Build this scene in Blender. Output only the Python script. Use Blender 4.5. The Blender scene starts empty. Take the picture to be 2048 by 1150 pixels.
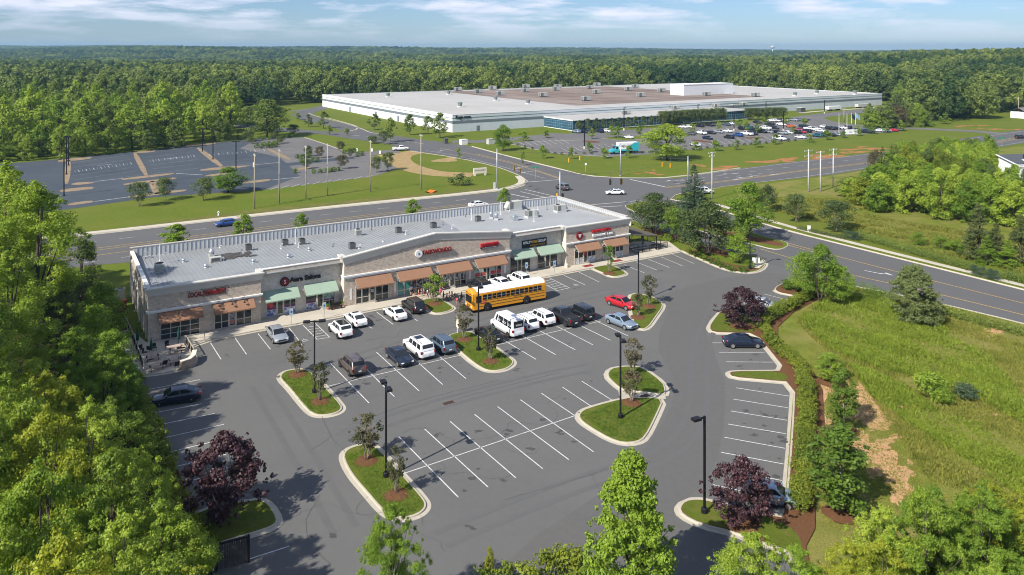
import bpy, bmesh, math, random
import numpy as np
from mathutils import Vector, Matrix
R = math.radians
K, HOR, H = 1540.0, 98.0, 36.5          # focal length in photo pixels, horizon row, camera height
scene = bpy.context.scene
COL = scene.collection

def G(px, py, z=0.0):
    """photo pixel -> point on the level plane z"""
    Y = (H - z) * K / (py - HOR)
    return Vector(((px - 1024) * Y / K, Y))
def Gs(pts, z=0.0):
    return [G(x, y, z) for x, y in pts]
def at_depth(px, py, Y):
    return Vector(((px - 1024) * Y / K, Y, H - (py - HOR) * Y / K))

# ------------------------------------------------------------------ hills
def smooth(a, b, x):
    t = min(1, max(0, (x - a) / (b - a)))
    return t * t * (3 - 2 * t)
def gz(x, y):
    """height of the land: level round the roads, rolling beyond"""
    d = smooth(720, 2600, y)
    q = max(-1, min(1, x / max(y, 1) / .62)); tilt = 23 - 22 * q if q > 0 else 23 - 17 * q
    roll = 14 * math.sin(x / 520 + 1.3 + y / 900) * math.cos(y / 430 + .4) + 7 * math.sin(x / 230 + y / 210)
    z = d * (tilt * smooth(900, 5200, y) + roll * (1 - .45 * smooth(2500, 6000, y)) - 4)
    z += 15 * smooth(150, 420, x - .10 * y - 60) * smooth(330, 560, y) * (1 - smooth(900, 1500, y))
    return z

# ------------------------------------------------------------------ materials
MATS = {}
def nodes_of(m):
    m.use_nodes = True
    nt = m.node_tree
    return nt, nt.nodes, nt.links
def srgb(r, g, b):
    f = lambda c: (c / 255 / 12.92) if c / 255 <= .04045 else ((c / 255 + .055) / 1.055) ** 2.4
    return (f(r), f(g), f(b))
def mat(name, col, rough=.75, var=.12, scale=2.0, metal=0.0, spec=.3, col2=None, scale2=.12, bias=.5, width=.2, bump=0.0, bscale=30, coat=0, grain=0, emit=None, stretch=None):
    if name in MATS: return MATS[name]
    m = bpy.data.materials.new(name); MATS[name] = m
    nt, N, L = nodes_of(m)
    b = N['Principled BSDF']
    b.inputs['Roughness'].default_value = rough
    b.inputs['Metallic'].default_value = metal
    b.inputs['Specular IOR Level'].default_value = spec
    if coat:
        b.inputs['Coat Weight'].default_value = coat; b.inputs['Coat Roughness'].default_value = .06
    tc = N.new('ShaderNodeTexCoord'); vec = tc.outputs['Object']
    if stretch:
        mp = N.new('ShaderNodeMapping'); mp.inputs['Scale'].default_value = stretch
        L.new(vec, mp.inputs['Vector']); vec = mp.outputs['Vector']
    def noise(s, det=4, rg=.6):
        n = N.new('ShaderNodeTexNoise'); n.inputs['Scale'].default_value = s; n.inputs['Detail'].default_value = det
        n.inputs['Roughness'].default_value = rg
        L.new(vec, n.inputs['Vector']); return n.outputs['Fac']
    def mix(fac, a, c, mode='MIX'):
        x = N.new('ShaderNodeMix'); x.data_type = 'RGBA'; x.blend_type = mode
        L.new(fac, x.inputs[0]) if not isinstance(fac, float) else setattr(x.inputs[0], 'default_value', fac)
        for i, v in ((6, a), (7, c)):
            if isinstance(v, tuple): x.inputs[i].default_value = (*v, 1)
            else: L.new(v, x.inputs[i])
        return x.outputs[2]
    def ramp(s, lo, hi):
        r = N.new('ShaderNodeMapRange'); r.inputs[1].default_value = lo; r.inputs[2].default_value = hi
        r.clamp = True; L.new(s, r.inputs[0]); return r.outputs[0]
    lo = tuple(max(0, c * (1 - var)) for c in col); hi = tuple(c * (1 + var) for c in col)
    c = mix(ramp(noise(scale), .3, .7), lo, hi)
    if col2:
        c = mix(ramp(noise(scale2, 6), bias - width, bias + width), c, col2)
    if grain:
        c = mix(ramp(noise(bscale, 2), .25, .75), c, tuple(x * (1 - grain) for x in col))
    L.new(c, b.inputs['Base Color'])
    if bump:
        bp = N.new('ShaderNodeBump'); bp.inputs['Strength'].default_value = bump; bp.inputs['Distance'].default_value = .05
        L.new(noise(bscale, 3), bp.inputs['Height']); L.new(bp.outputs[0], b.inputs['Normal'])
    if emit:
        b.inputs['Emission Color'].default_value = (*emit[0], 1); b.inputs['Emission Strength'].default_value = emit[1]
    return m
def leafmat(name, c1, c2, trans=.3, spec=.25, stand=0):
    if name in MATS: return MATS[name]
    m = bpy.data.materials.new(name); MATS[name] = m
    nt, N, L = nodes_of(m)
    b = N['Principled BSDF']; out = N['Material Output']
    b.inputs['Roughness'].default_value = .55; b.inputs['Specular IOR Level'].default_value = spec
    g = N.new('ShaderNodeNewGeometry'); oi = N.new('ShaderNodeObjectInfo'); tc = N.new('ShaderNodeTexCoord')
    n = N.new('ShaderNodeTexNoise'); n.inputs['Scale'].default_value = .55; n.inputs['Detail'].default_value = 2
    L.new(tc.outputs['Object'], n.inputs['Vector'])
    def mth(op, a, bb):
        x = N.new('ShaderNodeMath'); x.operation = op
        for i, v in enumerate((a, bb)):
            if isinstance(v, (int, float)): x.inputs[i].default_value = v
            else: L.new(v, x.inputs[i])
        return x.outputs[0]
    s = mth('ADD', mth('MULTIPLY', g.outputs['Random Per Island'], .25 if stand else .45), mth('MULTIPLY', oi.outputs['Random'], .5))
    s = mth('ADD', s, mth('MULTIPLY', mth('SUBTRACT', n.outputs['Fac'], .5), .9))
    if stand:
        n3 = N.new('ShaderNodeTexNoise'); n3.inputs['Scale'].default_value = .011; n3.inputs['Detail'].default_value = 3; L.new(g.outputs['Position'], n3.inputs['Vector'])
        s = mth('ADD', s, mth('MULTIPLY', mth('SUBTRACT', n3.outputs['Fac'], .5), stand))
    s.node.use_clamp = True
    x = N.new('ShaderNodeMix'); x.data_type = 'RGBA'; L.new(s, x.inputs[0])
    x.inputs[6].default_value = (*c1, 1); x.inputs[7].default_value = (*c2, 1)
    L.new(x.outputs[2], b.inputs['Base Color'])
    t = N.new('ShaderNodeBsdfTranslucent')
    y = N.new('ShaderNodeMix'); y.data_type = 'RGBA'; y.blend_type = 'MULTIPLY'; y.inputs[0].default_value = 1
    L.new(x.outputs[2], y.inputs[6]); y.inputs[7].default_value = (1.5, 1.5, .7, 1)
    L.new(y.outputs[2], t.inputs['Color'])
    ms = N.new('ShaderNodeMixShader'); ms.inputs[0].default_value = trans
    L.new(b.outputs[0], ms.inputs[1]); L.new(t.outputs[0], ms.inputs[2]); L.new(ms.outputs[0], out.inputs['Surface'])
    return m
def paint(name, col, rough=.3, metal=.0):
    return mat(name, col, rough=rough, var=.02, scale=1, metal=metal, spec=.5, coat=.7)

# ------------------------------------------------------------------ mesh building
class MB:
    def __init__(s): s.v = []; s.f = []; s.m = []
    def face(s, pts, mi=0):
        i = len(s.v); s.v += [tuple(p) if len(p) == 3 else (p[0], p[1], 0) for p in pts]
        s.f.append(tuple(range(i, i + len(pts)))); s.m.append(mi); return s
    def grid(s, rings, mi=0, close=True, cap=False):
        """loft of rings with the same number of points"""
        n = len(rings[0]); i0 = len(s.v)
        for r in rings: s.v += [tuple(p) for p in r]
        for a in range(len(rings) - 1):
            for b in range(n if close else n - 1):
                c = (b + 1) % n
                s.f.append((i0 + a * n + b, i0 + a * n + c, i0 + (a + 1) * n + c, i0 + (a + 1) * n + b)); s.m.append(mi)
        if cap:
            s.f.append(tuple(i0 + b for b in reversed(range(n)))); s.m.append(mi)
            s.f.append(tuple(i0 + (len(rings) - 1) * n + b for b in range(n))); s.m.append(mi)
        return s
    def box(s, x0, x1, y0, y1, z0, z1, mi=0, tf=None):
        p = [(x, y, z) for x in (x0, x1) for y in (y0, y1) for z in (z0, z1)]
        if tf: p = [tuple(tf(Vector(q))) for q in p]
        i = len(s.v); s.v += p
        for f in ((0, 1, 3, 2), (4, 6, 7, 5), (0, 4, 5, 1), (2, 3, 7, 6), (0, 2, 6, 4), (1, 5, 7, 3)):
            s.f.append(tuple(i + k for k in f)); s.m.append(mi)
        return s
    def tube(s, pts, rad, seg=6, mi=0, cap=True):
        rings = []
        pts = [Vector(p) for p in pts]
        for k, p in enumerate(pts):
            d = (pts[min(k + 1, len(pts) - 1)] - pts[max(k - 1, 0)])
            d = d.normalized() if d.length > 1e-9 else Vector((0, 0, 1))
            u = d.cross(Vector((0, 0, 1)) if abs(d.z) < .9 else Vector((1, 0, 0))).normalized(); w = d.cross(u)
            r = rad[k] if isinstance(rad, (list, tuple)) else rad
            rings.append([p + (u * math.cos(2 * math.pi * j / seg) + w * math.sin(2 * math.pi * j / seg)) * r for j in range(seg)])
        return s.grid(rings, mi, True, cap)
    def lathe(s, prof, c=(0, 0), seg=12, mi=0, axis='z'):
        rings = []
        for r, z in prof:
            ring = []
            for j in range(seg):
                a = 2 * math.pi * j / seg; x, y = r * math.cos(a), r * math.sin(a)
                ring.append((c[0] + x, c[1] + y, z) if axis == 'z' else (c[0] + x, z, c[1] + y))
            rings.append(ring)
        return s.grid(rings, mi, True, True)
    def prism(s, poly, z0, z1, mi=0, bottom=False):
        n = len(poly); i = len(s.v)
        area = sum(poly[k][0] * poly[(k + 1) % n][1] - poly[(k + 1) % n][0] * poly[k][1] for k in range(n))
        if area < 0: poly = list(reversed(poly))
        s.v += [(p[0], p[1], z0) for p in poly] + [(p[0], p[1], z1) for p in poly]
        for k in range(n):
            c = (k + 1) % n; s.f.append((i + k, i + c, i + n + c, i + n + k)); s.m.append(mi)
        s.f.append(tuple(i + n + k for k in range(n))); s.m.append(mi)
        if bottom: s.f.append(tuple(i + k for k in reversed(range(n)))); s.m.append(mi)
        return s
    def mesh(s, name, mats, smooth=False):
        me = bpy.data.meshes.new(name)
        me.from_pydata(s.v, [], s.f)
        for m in (mats if isinstance(mats, (list, tuple)) else [mats]): me.materials.append(m)
        me.polygons.foreach_set('material_index', s.m)
        if smooth: me.polygons.foreach_set('use_smooth', [True] * len(s.f))
        me.update(); return me
    def obj(s, name, mats, parent=None, loc=(0, 0, 0), rz=0, smooth=False, label=None):
        return link(name, s.mesh(name, mats, smooth), parent, loc, rz, label)
def link(name, data, parent=None, loc=(0, 0, 0), rz=0, label=None):
    o = bpy.data.objects.new(name, data); COL.objects.link(o)
    o.location = loc if len(loc) == 3 else (loc[0], loc[1], 0); o.rotation_euler = (0, 0, rz)
    if parent: o.parent = parent
    if label: o['label'] = label
    return o
def tag(o, label=None, cat=None, group=None, kind=None):
    if label: o['label'] = label
    if cat: o['category'] = cat
    if group: o['group'] = group
    if kind: o['kind'] = kind
    return o
def thing(name, label, cat, loc=(0, 0, 0), rz=0, group=None):
    o = link(name, None, None, loc, rz); o.empty_display_size = .2
    return tag(o, label, cat, group)
def dup(root, loc, rz=0, label=None, group=None, scale=None, paintm=None):
    r = root.copy(); COL.objects.link(r)
    r.location = loc if len(loc) == 3 else (loc[0], loc[1], 0); r.rotation_euler = (0, 0, rz)
    if scale is not None: r.scale = scale if hasattr(scale, '__len__') else (scale,) * 3
    if label: r['label'] = label
    if group: r['group'] = group
    def rec(src, dst):
        for ch in list(src.children):
            c = ch.copy(); COL.objects.link(c); c.parent = dst
            if paintm and stem(c.name) in ('body', 'car_body') :
                c.material_slots[0].link = 'OBJECT'; c.material_slots[0].material = paintm
            rec(ch, c)
    rec(root, r)
    return r
def stem(n): return n.split('.')[0]
def text_mesh(body, size, extrude=.03, align='CENTER', bold=0.0, spacing=1.0):
    cu = bpy.data.curves.new('lettering', 'FONT'); cu.body = body; cu.size = size; cu.extrude = extrude
    cu.align_x = align; cu.align_y = 'CENTER'; cu.offset = bold; cu.space_character = spacing
    o = bpy.data.objects.new('lettering', cu); COL.objects.link(o)
    dg = bpy.context.evaluated_depsgraph_get()
    me = bpy.data.meshes.new_from_object(o.evaluated_get(dg))
    bpy.data.objects.remove(o); bpy.data.curves.remove(cu)
    return me
def lettering(body, size, m, parent, loc, rot=(R(90), 0, 0), width=None, extrude=.04, bold=0.0, name='lettering'):
    me = text_mesh(body, size, extrude, bold=bold)
    me.materials.clear(); me.materials.append(m)
    o = link(name, me, parent, loc); o.rotation_euler = rot
    if width:
        xs = [v.co.x for v in me.vertices]; w = max(xs) - min(xs)
        o.scale = (width / w, 1, 1)
    return o
def np_mesh(name, V, F, m, smooth=False):
    me = bpy.data.meshes.new(name)
    k = F.shape[1]
    me.vertices.add(len(V)); me.vertices.foreach_set('co', V.astype(np.float32).ravel())
    me.loops.add(F.size); me.loops.foreach_set('vertex_index', F.astype(np.int32).ravel())
    me.polygons.add(len(F)); me.polygons.foreach_set('loop_start', np.arange(0, F.size, k, dtype=np.int32))
    me.polygons.foreach_set('loop_total', np.full(len(F), k, dtype=np.int32))
    if smooth: me.polygons.foreach_set('use_smooth', np.ones(len(F), dtype=bool))
    me.materials.append(m); me.update(calc_edges=True); return me

# ------------------------------------------------------------------ polylines on the ground
def rounded(pts, n=2):
    """Chaikin corner cutting on a closed outline"""
    for _ in range(n):
        q = []
        for i in range(len(pts)):
            a, b = pts[i], pts[(i + 1) % len(pts)]
            q += [a * .75 + b * .25, a * .25 + b * .75]
        pts = q
    return pts
def rounded_open(pts, n=2):
    for _ in range(n):
        q = [pts[0]]
        for a, b in zip(pts, pts[1:]): q += [a * .75 + b * .25, a * .25 + b * .75]
        pts = q + [pts[-1]]
    return pts
def ccw(pts):
    n = len(pts)
    a = sum(pts[k][0] * pts[(k + 1) % n][1] - pts[(k + 1) % n][0] * pts[k][1] for k in range(n))
    return pts if a > 0 else list(reversed(pts))
def offset(pts, d, closed=True):
    """to the left of travel for d > 0"""
    out = []; n = len(pts)
    for i in range(n):
        a = pts[i - 1] if (closed or i > 0) else None; b = pts[i]; c = pts[(i + 1) % n] if (closed or i < n - 1) else None
        ns = []
        for p, q in ((a, b), (b, c)):
            if p is not None and q is not None:
                t = q - p
                if t.length > 1e-6: t.normalize(); ns.append(Vector((-t.y, t.x)))
        m = sum(ns, Vector((0, 0)))
        m = m.normalized() if m.length > 1e-6 else Vector((0, 0))
        k = 1 / max(.45, m.dot(ns[0])) if ns else 1
        out.append(b + m * d * k)
    return out
def sheet(name, pts, z, m, kind='structure', cut=True):
    """flat polygon at height z, triangulated so that concave outlines hold"""
    from mathutils.geometry import tessellate_polygon
    mb = MB(); v3 = [Vector((p[0], p[1], z)) for p in pts]
    tri = tessellate_polygon([v3])
    mb.v = [tuple(p) for p in v3]; mb.f = [tuple(t) for t in tri]; mb.m = [0] * len(tri)
    me = mb.mesh(name, m)
    bm = bmesh.new(); bm.from_mesh(me); bmesh.ops.recalc_face_normals(bm, faces=bm.faces)
    for f in bm.faces:
        if f.normal.z < 0: f.normal_flip()
    bm.to_mesh(me); bm.free()
    o = link(name, me)
    if kind: o['kind'] = kind
    return o
def ribbon(mb, pts, w, z, closed=False, mi=0):
    a, b = offset(pts, w / 2, closed), offset(pts, -w / 2, closed)
    n = len(pts)
    for i in range(n if closed else n - 1):
        j = (i + 1) % n
        mb.face([(a[i][0], a[i][1], z), (b[i][0], b[i][1], z), (b[j][0], b[j][1], z), (a[j][0], a[j][1], z)][::1], mi)
    return mb
def kerb_mesh(pts, closed=True, inward=.17, gutter=.38, h=.14, side=1):
    """kerb stone with its flat gutter; pts is the foot line of the kerb, the bed lies to the left"""
    mb = MB()
    prof = [(-gutter * side, .012), (-.01 * side, .016), (.02 * side, h - .02), (.05 * side, h), (inward * side, h), (inward * side, .02)]
    rows = [[(p[0], p[1], z) for p in offset(pts, d, closed)] for d, z in prof]
    n = len(pts)
    for a in range(len(rows) - 1):
        for i in range(n if closed else n - 1):
            j = (i + 1) % n
            mb.face([rows[a][i], rows[a][j], rows[a + 1][j], rows[a + 1][i]])
    return mb
def densify(pts, step):
    out = []
    for a, b in zip(pts, pts[1:]):
        n = max(1, int((b - a).length / step))
        out += [a + (b - a) * (k / n) for k in range(n)]
    return out + [pts[-1]]
def inside(p, poly):
    c = False; n = len(poly); j = n - 1
    for i in range(n):
        a, b = poly[i], poly[j]
        if (a[1] > p[1]) != (b[1] > p[1]) and p[0] < (b[0] - a[0]) * (p[1] - a[1]) / (b[1] - a[1]) + a[0]: c = not c
        j = i
    return c

# ------------------------------------------------------------------ camera, light, sky
cam = bpy.data.cameras.new('camera'); co = bpy.data.objects.new('camera', cam); COL.objects.link(co)
co.location = (0, 0, H); co.rotation_euler = (R(90), 0, 0)
cam.sensor_width = 36; cam.lens = 36 * K / 2048
cam.shift_y = -(575 - HOR) / 2048
cam.clip_start = .5; cam.clip_end = 30000
scene.camera = co
SUN_EL, SUN_AZ = R(40), (-.69, -.724)                # where the sun stands: behind the camera to the left
sd = Vector((SUN_AZ[0] * math.cos(SUN_EL), SUN_AZ[1] * math.cos(SUN_EL), math.sin(SUN_EL)))
sl = bpy.data.lights.new('sun', 'SUN'); sl.energy = 4.8; sl.angle = R(.53); sl.color = (1, .94, .84)
so = bpy.data.objects.new('sun', sl); COL.objects.link(so); so.rotation_euler = sd.to_track_quat('Z', 'Y').to_euler(); so.location = (0, 0, 80)
w = bpy.data.worlds.new('World'); scene.world = w; w.use_nodes = True
nt = w.node_tree; N, L = nt.nodes, nt.links
sky = N.new('ShaderNodeTexSky'); sky.sky_type = 'NISHITA'; sky.sun_disc = False
sky.sun_elevation = SUN_EL; sky.sun_rotation = math.atan2(SUN_AZ[0], SUN_AZ[1]); sky.air_density = 1; sky.dust_density = .1; sky.ozone_density = 3.0
bg = N['Background']; bg.inputs['Strength'].default_value = .082
# thin bands of cloud low over the horizon
tc = N.new('ShaderNodeTexCoord'); mp = N.new('ShaderNodeMapping'); mp.inputs['Scale'].default_value = (4.2, 4.2, 26); mp.inputs['Location'].default_value = (.7, .2, 0)
n1 = N.new('ShaderNodeTexNoise'); n1.inputs['Scale'].default_value = 1.9; n1.inputs['Detail'].default_value = 7; n1.inputs['Roughness'].default_value = .55
L.new(tc.outputs['Generated'], mp.inputs['Vector']); L.new(mp.outputs[0], n1.inputs['Vector'])
rp = N.new('ShaderNodeMapRange'); rp.inputs[1].default_value = .47; rp.inputs[2].default_value = .63; L.new(n1.outputs['Fac'], rp.inputs[0])
sx = N.new('ShaderNodeSeparateXYZ'); L.new(tc.outputs['Generated'], sx.inputs[0])
hf = N.new('ShaderNodeMapRange'); hf.inputs[1].default_value = .006; hf.inputs[2].default_value = .05; L.new(sx.outputs['Z'], hf.inputs[0])
mu = N.new('ShaderNodeMath'); mu.operation = 'MULTIPLY'; L.new(rp.outputs[0], mu.inputs[0]); L.new(hf.outputs[0], mu.inputs[1])
mu2 = N.new('ShaderNodeMath'); mu2.operation = 'MULTIPLY'; mu2.inputs[1].default_value = .9; L.new(mu.outputs[0], mu2.inputs[0])
n2 = N.new('ShaderNodeTexNoise'); n2.inputs['Scale'].default_value = 2.6; n2.inputs['Detail'].default_value = 5
mp2 = N.new('ShaderNodeMapping'); mp2.inputs['Scale'].default_value = (3.2, 3.2, 40); mp2.inputs['Location'].default_value = (.7, .2, .25)
L.new(tc.outputs['Generated'], mp2.inputs['Vector']); L.new(mp2.outputs[0], n2.inputs['Vector'])
cc = N.new('ShaderNodeMix'); cc.data_type = 'RGBA'; L.new(n2.outputs['Fac'], cc.inputs[0])
CLOUD = cc
cc.inputs[6].default_value = (5.2, 5.9, 8.0, 1); cc.inputs[7].default_value = (10.2, 9.9, 10.4, 1)
tint = N.new('ShaderNodeMix'); tint.data_type = 'RGBA'; tint.blend_type = 'MULTIPLY'; tint.inputs[0].default_value = 1; L.new(sky.outputs[0], tint.inputs[6]); 
el = N.new('ShaderNodeMapRange'); el.inputs[1].default_value = .02; el.inputs[2].default_value = .30; L.new(sx.outputs['Z'], el.inputs[0])
tq = N.new('ShaderNodeMix'); tq.data_type = 'RGBA'; L.new(el.outputs[0], tq.inputs[0]); tq.inputs[6].default_value = (.50, .635, .90, 1); tq.inputs[7].default_value = (.78, .86, 1.0, 1); L.new(tq.outputs[2], tint.inputs[7])
cm = N.new('ShaderNodeMix'); cm.data_type = 'RGBA'; L.new(mu2.outputs[0], cm.inputs[0]); L.new(tint.outputs[2], cm.inputs[6]); L.new(cc.outputs[2], cm.inputs[7])
L.new(cm.outputs[2], bg.inputs['Color'])
vs = scene.view_settings; vs.view_transform = 'Standard'; vs.look = 'None'; vs.gamma = 1; vs.use_curve_mapping = False; vs.exposure = 0.58
cy = scene.cycles
cy.max_bounces = 5; cy.diffuse_bounces = 2; cy.glossy_bounces = 2; cy.transmission_bounces = 2; cy.transparent_max_bounces = 4; cy.volume_bounces = 0
cy.filter_width = 1.05; cy.use_denoising = True; cy.denoiser = 'OPENIMAGEDENOISE'
cy.use_adaptive_sampling = True; cy.adaptive_threshold = .02
rng = random.Random(7)
# ------------------------------------------------------------------ trees and shrubs
LEAF = {
    'wood':   leafmat('leaf_woodland', (0.099, 0.174, 0.024), (0.387, 0.479, 0.063), .34),
    'bright': leafmat('leaf_bright', (0.123, 0.217, 0.023), (0.450, 0.536, 0.072), .36),
    'forest': leafmat('leaf_forest', (0.070, 0.119, 0.029), (0.254, 0.312, 0.061), .28),
    'far':    leafmat('leaf_far_forest', (0.043, 0.089, 0.031), (0.288, 0.345, 0.079), .25, .2, 3.0),
    'maple':  leafmat('leaf_maple', (0.092, 0.177, 0.022), (0.277, 0.385, 0.043), .34),
    'dark':   leafmat('leaf_dark', (0.055, 0.091, 0.029), (0.155, 0.195, 0.059), .24),
    'crape':  leafmat('leaf_crape', (0.058, 0.081, 0.034), (0.169, 0.130, 0.068), .25),
    'purple': leafmat('leaf_purple', (0.025, 0.011, 0.015), (0.098, 0.043, 0.053), .2, .5),
    'pine':   leafmat('leaf_pine', (0.078, 0.120, 0.041), (0.210, 0.246, 0.084), .18),
    'spruce': leafmat('leaf_spruce', (0.036, 0.070, 0.038), (0.105, 0.155, 0.080), .14),
    'cedar':  leafmat('leaf_cedar', (0.072, 0.102, 0.029), (0.198, 0.216, 0.066), .18),
    'shrub':  leafmat('leaf_shrub', (0.085, 0.137, 0.018), (0.293, 0.332, 0.039), .32),
    'box':    leafmat('leaf_boxwood', (0.061, 0.121, 0.016), (0.176, 0.263, 0.035), .3),
    'yellowgreen': leafmat('leaf_yellow_green', (0.143, 0.202, 0.018), (0.468, 0.481, 0.052), .36),
    'yellow': leafmat('leaf_yellow', (0.160, 0.200, 0.020), (0.340, 0.340, 0.040), .35),
    'blue':   leafmat('leaf_bluegreen', (0.045, 0.085, 0.045), (0.105, 0.150, 0.080), .2),
}
BARK = mat('bark', (.075, .06, .046), rough=.9, var=.3, scale=6)
BARKL = mat('bark_pale', (.24, .20, .16), rough=.9, var=.25, scale=8)

def leaf_cloud(nr, clumps, per, leaf, aspect=.6, up=.35, shell=.55, wild=.6, droop=0.0):
    Vs = []
    C = np.array([c[:3] for c in clumps]); RX = np.array([c[3] for c in clumps]); RZ = np.array([c[4] for c in clumps])
    wgt = RX ** 2; cnt = np.maximum(6, (per * len(clumps) * wgt / wgt.sum()).astype(int))
    idx = np.repeat(np.arange(len(clumps)), cnt); n = len(idx)
    d = nr.normal(size=(n, 3)); d /= np.linalg.norm(d, axis=1, keepdims=True)
    rr = shell + (1 - shell) * nr.random((n, 1)); rr *= 1 + .22 * nr.normal(size=(n, 1)) * (nr.random((n, 1)) < .35)
    p = C[idx] + d * rr * np.stack([RX[idx], RX[idx], RZ[idx]], 1)
    nrm = d + np.array([0, 0, up * 2]) + nr.normal(size=(n, 3)) * wild
    nrm /= np.linalg.norm(nrm, axis=1, keepdims=True)
    t = nr.normal(size=(n, 3)); t[:, 2] -= droop
    t -= nrm * (t * nrm).sum(1, keepdims=True); t /= np.linalg.norm(t, axis=1, keepdims=True)
    b = np.cross(nrm, t)
    L = leaf * (.6 + .8 * nr.random((n, 1))); Wd = L * aspect
    fold = nrm * Wd * .16
    V = np.stack([p - t * L / 2, p + b * Wd / 2 + fold, p + t * L / 2, p - b * Wd / 2 + fold], 1).reshape(-1, 3)
    F = np.arange(n * 4).reshape(n, 4)
    return V, F

def profile(kind, t):
    """crown half width against height through the crown, 0 at its foot and 1 at its tip"""
    if kind == 'round': return math.sqrt(max(0, 1 - (2 * t - 1) ** 2)) ** .8
    if kind == 'dome': return (1 - max(0, (t - .35) / .65) ** 2.2) * min(1, .55 + t * 1.6)
    if kind == 'cone': return min(1, ((1.02 - t) / .62) ** .55) * min(1, .6 + t * 4)
    if kind == 'spire': return (1.02 - t) ** .9 * min(1, .6 + t * 5)
    if kind == 'oval': return math.sqrt(max(0, 1 - abs(1.8 * t - .75) ** 2.2)) if t < .97 else .12
    if kind == 'vase': return (.35 + .65 * min(1, t * 1.7)) * (1 - max(0, (t - .6) / .4) ** 2 * .75)
    return 1
KINDS = {
    # kind: height, half width, foot of crown, profile, clumps, clump size, leaves, leaf length, colour, options
    'wood_tall':  dict(H=20, R=5.2, base=.16, prof='dome', n=90, cr=.21, leaves=40000, leaf=.20, sprays=1.0, reach=1.18, shell=.25, mat='wood', wild=.62),
    'wood_low':   dict(H=11, R=4.6, base=.10, prof='dome', n=84, cr=.19, leaves=42000, leaf=.155, flat=.62, sprays=1.1, reach=1.16, shell=.25, mat='bright', wild=.62),
    'wood_dark':  dict(H=9, R=2.9, base=.06, prof='cone', n=60, cr=.30, leaves=13000, leaf=.20, mat='maple'),
    'forest':     dict(H=19, R=6.0, base=.05, prof='dome', n=60, cr=.26, leaves=4600, leaf=.62, mat='forest', wild=.42),
    'forest_slim':dict(H=20, R=4.2, base=.10, prof='dome', n=44, cr=.30, leaves=3200, leaf=.6, mat='forest', wild=.42),
    'far':        dict(H=18, R=6.6, base=.15, prof='dome', n=34, cr=.28, leaves=1700, leaf=.9, mat='far', wild=.5),
    'right':      dict(H=10, R=3.8, base=.05, prof='dome', n=56, cr=.28, leaves=7500, leaf=.34, mat='maple', wild=.6),
    'cone':       dict(H=10, R=2.9, base=.06, prof='cone', n=190, cr=.20, sprays=.7, reach=1.15, leaves=36000, leaf=.20, mat='maple', wild=.7),
    'column':     dict(H=6.5, R=1.2, base=.10, prof='oval', n=70, cr=.36, leaves=6500, leaf=.17, mat='maple', wild=.7),
    'oval':       dict(H=6, R=2.2, base=.10, prof='oval', n=48, cr=.34, leaves=6500, leaf=.2, mat='box', wild=.6),
    'maple':      dict(H=11, R=4, base=.20, prof='dome', n=60, cr=.29, leaves=9500, leaf=.3, mat='bright', wild=.6),
    'young':      dict(H=5, R=1.5, base=.22, prof='cone', n=26, cr=.36, leaves=1500, leaf=.28, mat='maple'),
    'crape':      dict(H=4.2, R=1.15, base=.26, prof='vase', n=40, cr=.27, leaves=1500, leaf=.17, mat='crape', stems=5, wild=.8),
    'bigcrape':   dict(H=8, R=4, base=.22, prof='dome', n=70, cr=.26, leaves=9500, leaf=.24, mat='dark', stems=4, wild=.7),
    'redbud':     dict(H=5.2, R=2.9, base=.10, prof='dome', n=70, cr=.18, sprays=1.1, reach=1.32, leaves=8600, leaf=.19, mat='purple', stems=3, wild=.9, aspect=.85),
    'globe':      dict(H=5.2, R=2.5, base=.26, prof='round', n=54, cr=.30, leaves=5200, leaf=.2, mat='dark', stems=3, wild=.6),
    'spruce':     dict(H=11, R=3, base=.03, prof='spire', whorl=26, leaves=19000, leaf=.26, mat='spruce', aspect=.35),
    'pine':       dict(H=8.5, R=3.1, base=.03, prof='cone', n=230, cr=.18, leaves=34000, leaf=.24, mat='pine', aspect=.45, wild=.9),
    'cedar':      dict(H=9, R=2.3, base=.02, prof='spire', n=95, cr=.24, leaves=9500, leaf=.22, mat='cedar', aspect=.4, wild=.8),
    'shrub':      dict(H=1.6, R=1.0, base=.02, prof='round', n=34, cr=.34, leaves=1900, leaf=.14, mat='shrub', wild=.7),
    'ball':       dict(H=1.1, R=.7, base=.0, prof='round', n=26, cr=.36, leaves=1000, leaf=.11, mat='box', wild=.4),
    'plume':      dict(H=1.6, R=1.2, base=.0, prof='dome', n=30, cr=.36, leaves=1700, leaf=.24, mat='blue', aspect=.14, wild=.9),
}
TREES = {}
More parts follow.
